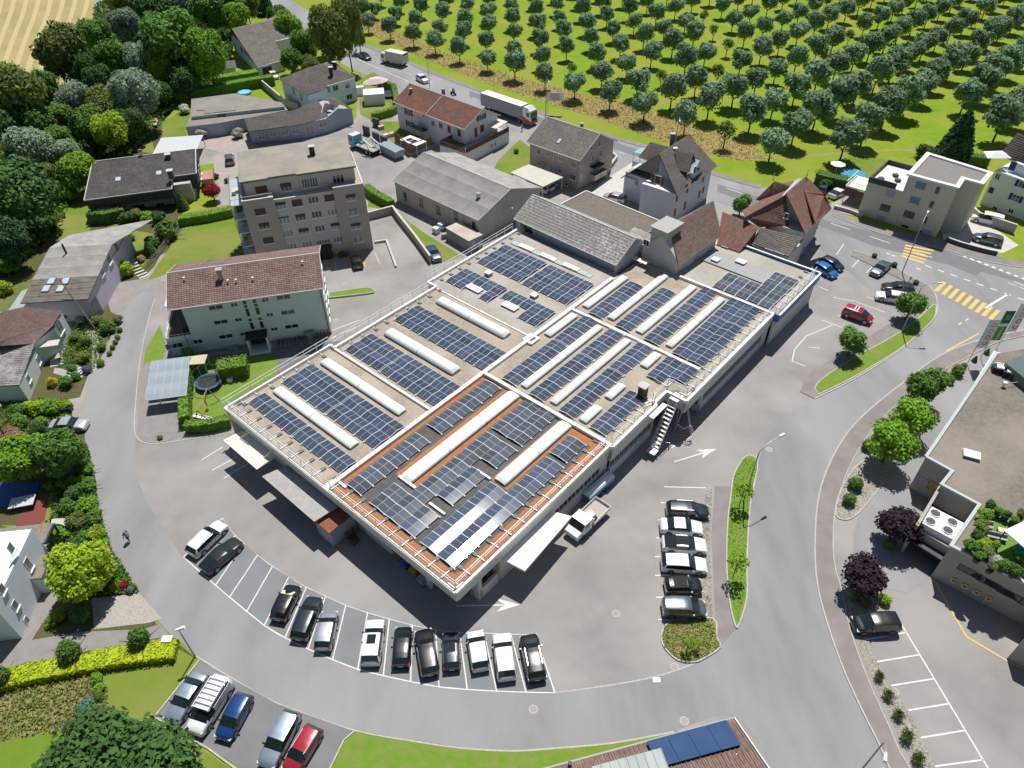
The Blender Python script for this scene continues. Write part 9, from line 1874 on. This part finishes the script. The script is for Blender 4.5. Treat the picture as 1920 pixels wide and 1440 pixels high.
cover(1292,1197,.42,(.30,.16,.12));p=G(1231,1275);mb=MB();mb.box(p.x-.35,p.x+.35,p.y-.22,p.y+.22,.03,.045);struct(mb.obj('drain_cover',WHITE));p=G(319,1205);simplebox(319,1207,.9,.6,.9,(.72,.72,.70),'utility_box','small white utility box at the end of the golden hedge','utility box')
def pebbles(pts,n,r,m,label,z=.0):
 P=[G(x,y)for x,y in PL(pts)];tri=tessellate_polygon([[Vector((p.x,p.y,0))for p in P]]);rng=random.Random(len(pts));ar=[]
 for t_ in tri:a,b,c=[P[i]for i in t_];ar.append(abs((b-a).cross(c-a).z)/2)
 mb=MB();tot=sum(ar)
 for _ in range(n):
  k=rng.choices(range(len(tri)),ar)[0];a,b,c=[P[i]for i in tri[k]];u,v=rng.random(),rng.random()
  if u+v>1:u,v=1-u,1-v
  p=a+(b-a)*u+(c-a)*v;s=r*rng.uniform(.5,1.3);q=[(p.x+s*cos(t2+rng.uniform(-.3,.3))*rng.uniform(.7,1.1),p.y+s*sin(t2)*rng.uniform(.7,1.1))for t2 in (0,1.26,2.5,3.8,5.0)]
  mb.add([(x,y,z)for x,y in q]+[(p.x+s*.1,p.y,z+s*.75)],[(0,1,5),(1,2,5),(2,3,5),(3,4,5),(4,0,5)])
 o=mb.obj('pebbles',m);o['kind']='stuff';o['label']=label
PB=M('pebble',(.52,.49,.44),.85,(.25,.22,.19),.9,.9,island=.5)
pebbles("1325,915 1335,915 1330,1000 1332,1080 1336,1160 1318,1160 1318,1080 1315,1000",900,.15,PB,'pale pebbles behind the column of cars');pebbles("1640,850 1625,950 1597,972 1572,972 1566,960 1572,925 1600,880",900,.13,PB,'pale pebbles of the oval bed');pebbles("1578,1115 1600,1190 1640,1280 1690,1390 1720,1450 1760,1450 1700,1330 1660,1270 1625,1205 1605,1150 1620,1110",1300,.12,PB,'pebbles in the strip beside the supermarket car park')
def tufts(pts,n,m,size,label,hz=.25):
 P=[G(x,y)for x,y in PL(pts)];tri=tessellate_polygon([[Vector((p.x,p.y,0))for p in P]]);rng=np.random.default_rng(n);ar=np.array([abs((P[t_[1]]-P[t_[0]]).cross(P[t_[2]]-P[t_[0]]).z)/2 for t_ in tri]);idx=rng.choice(len(tri),n,p=ar/ar.sum())
 A=np.array([[tuple(P[i])for i in t_]for t_ in tri])[idx];u=rng.random((n,1));v=rng.random((n,1));sw=(u+v)>1;u=np.where(sw,1-u,u);v=np.where(sw,1-v,v)
 C=A[:,0]+(A[:,1]-A[:,0])*u+(A[:,2]-A[:,0])*v;C[:,2]=rng.uniform(.02,hz,n);N=rng.normal(size=(n,3));N[:,2]=abs(N[:,2])*.8+.2
 o=link('ground_plants',leafmesh('ground_plants',C,N,size,m,None,rng));o['kind']='stuff';o['label']=label
tufts("640,5 700,32 760,68 830,98 930,133 1000,153 1100,178 1200,200 1280,232 1400,262 1450,300 1385,302 1290,280 1200,252 1120,222 1000,186 900,152 800,113 700,68 655,38",9000,leafmat('leaf_straw',(.58,.46,.22),(.42,.38,.14),.4),.3,'tall dry grass along the front orchard row',.35)
tufts("1262,1163 1336,1160 1343,1195 1350,1214 1320,1235 1300,1242 1270,1238 1246,1215 1240,1195 1245,1175",2600,leafmat('leaf_weed',(.30,.34,.08),(.44,.36,.17),.5),.16,'weeds on the round island',.22);tufts("1392,862 1406,858 1418,872 1410,930 1400,990 1398,1100 1384,1170 1370,1120 1364,1050 1366,980 1374,900",5200,LF['bright'],.15,'long grass of the verge strip',.14);tufts("-60,1310 20,1292 130,1262 180,1258 205,1290 200,1340 120,1370 0,1390 -80,1400",3200,MATS['leaf_weed'],.2,'weeds on the slope',.25)
tufts("90,850 165,835 180,900 185,950 210,1030 262,1110 180,1120 140,1050 95,1000 100,930",9000,LF['green'],.26,'ground cover of the bank by the lane',.5);tufts("118,600 200,610 175,700 110,690",2500,LF['hedge'],.2,'flower beds of the pale green house',.4);tufts("-30,750 130,750 140,790 60,830 -40,830",2600,LF['hedge'],.24,'ground cover above the white saloon',.4)
tufts("-250,560 -40,500 20,520 60,480 118,420 150,335 225,320 300,235 340,190 405,150 432,128 442,60 462,0 230,-20 178,15 174,60 120,168 40,172 -200,180",30000,LF['green'],.7,'undergrowth of the wood',1.2)
bpy.context.view_layer.update();_dg=bpy.context.evaluated_depsgraph_get()
for o in [q for q in bpy.data.objects if q.type=='FONT']:
 me=bpy.data.meshes.new_from_object(o.evaluated_get(_dg));n=o.name;q=bpy.data.objects.new(n,me);COL.objects.link(q);q.parent=o.parent;q.matrix_local=o.matrix_local.copy();bpy.data.objects.remove(o)
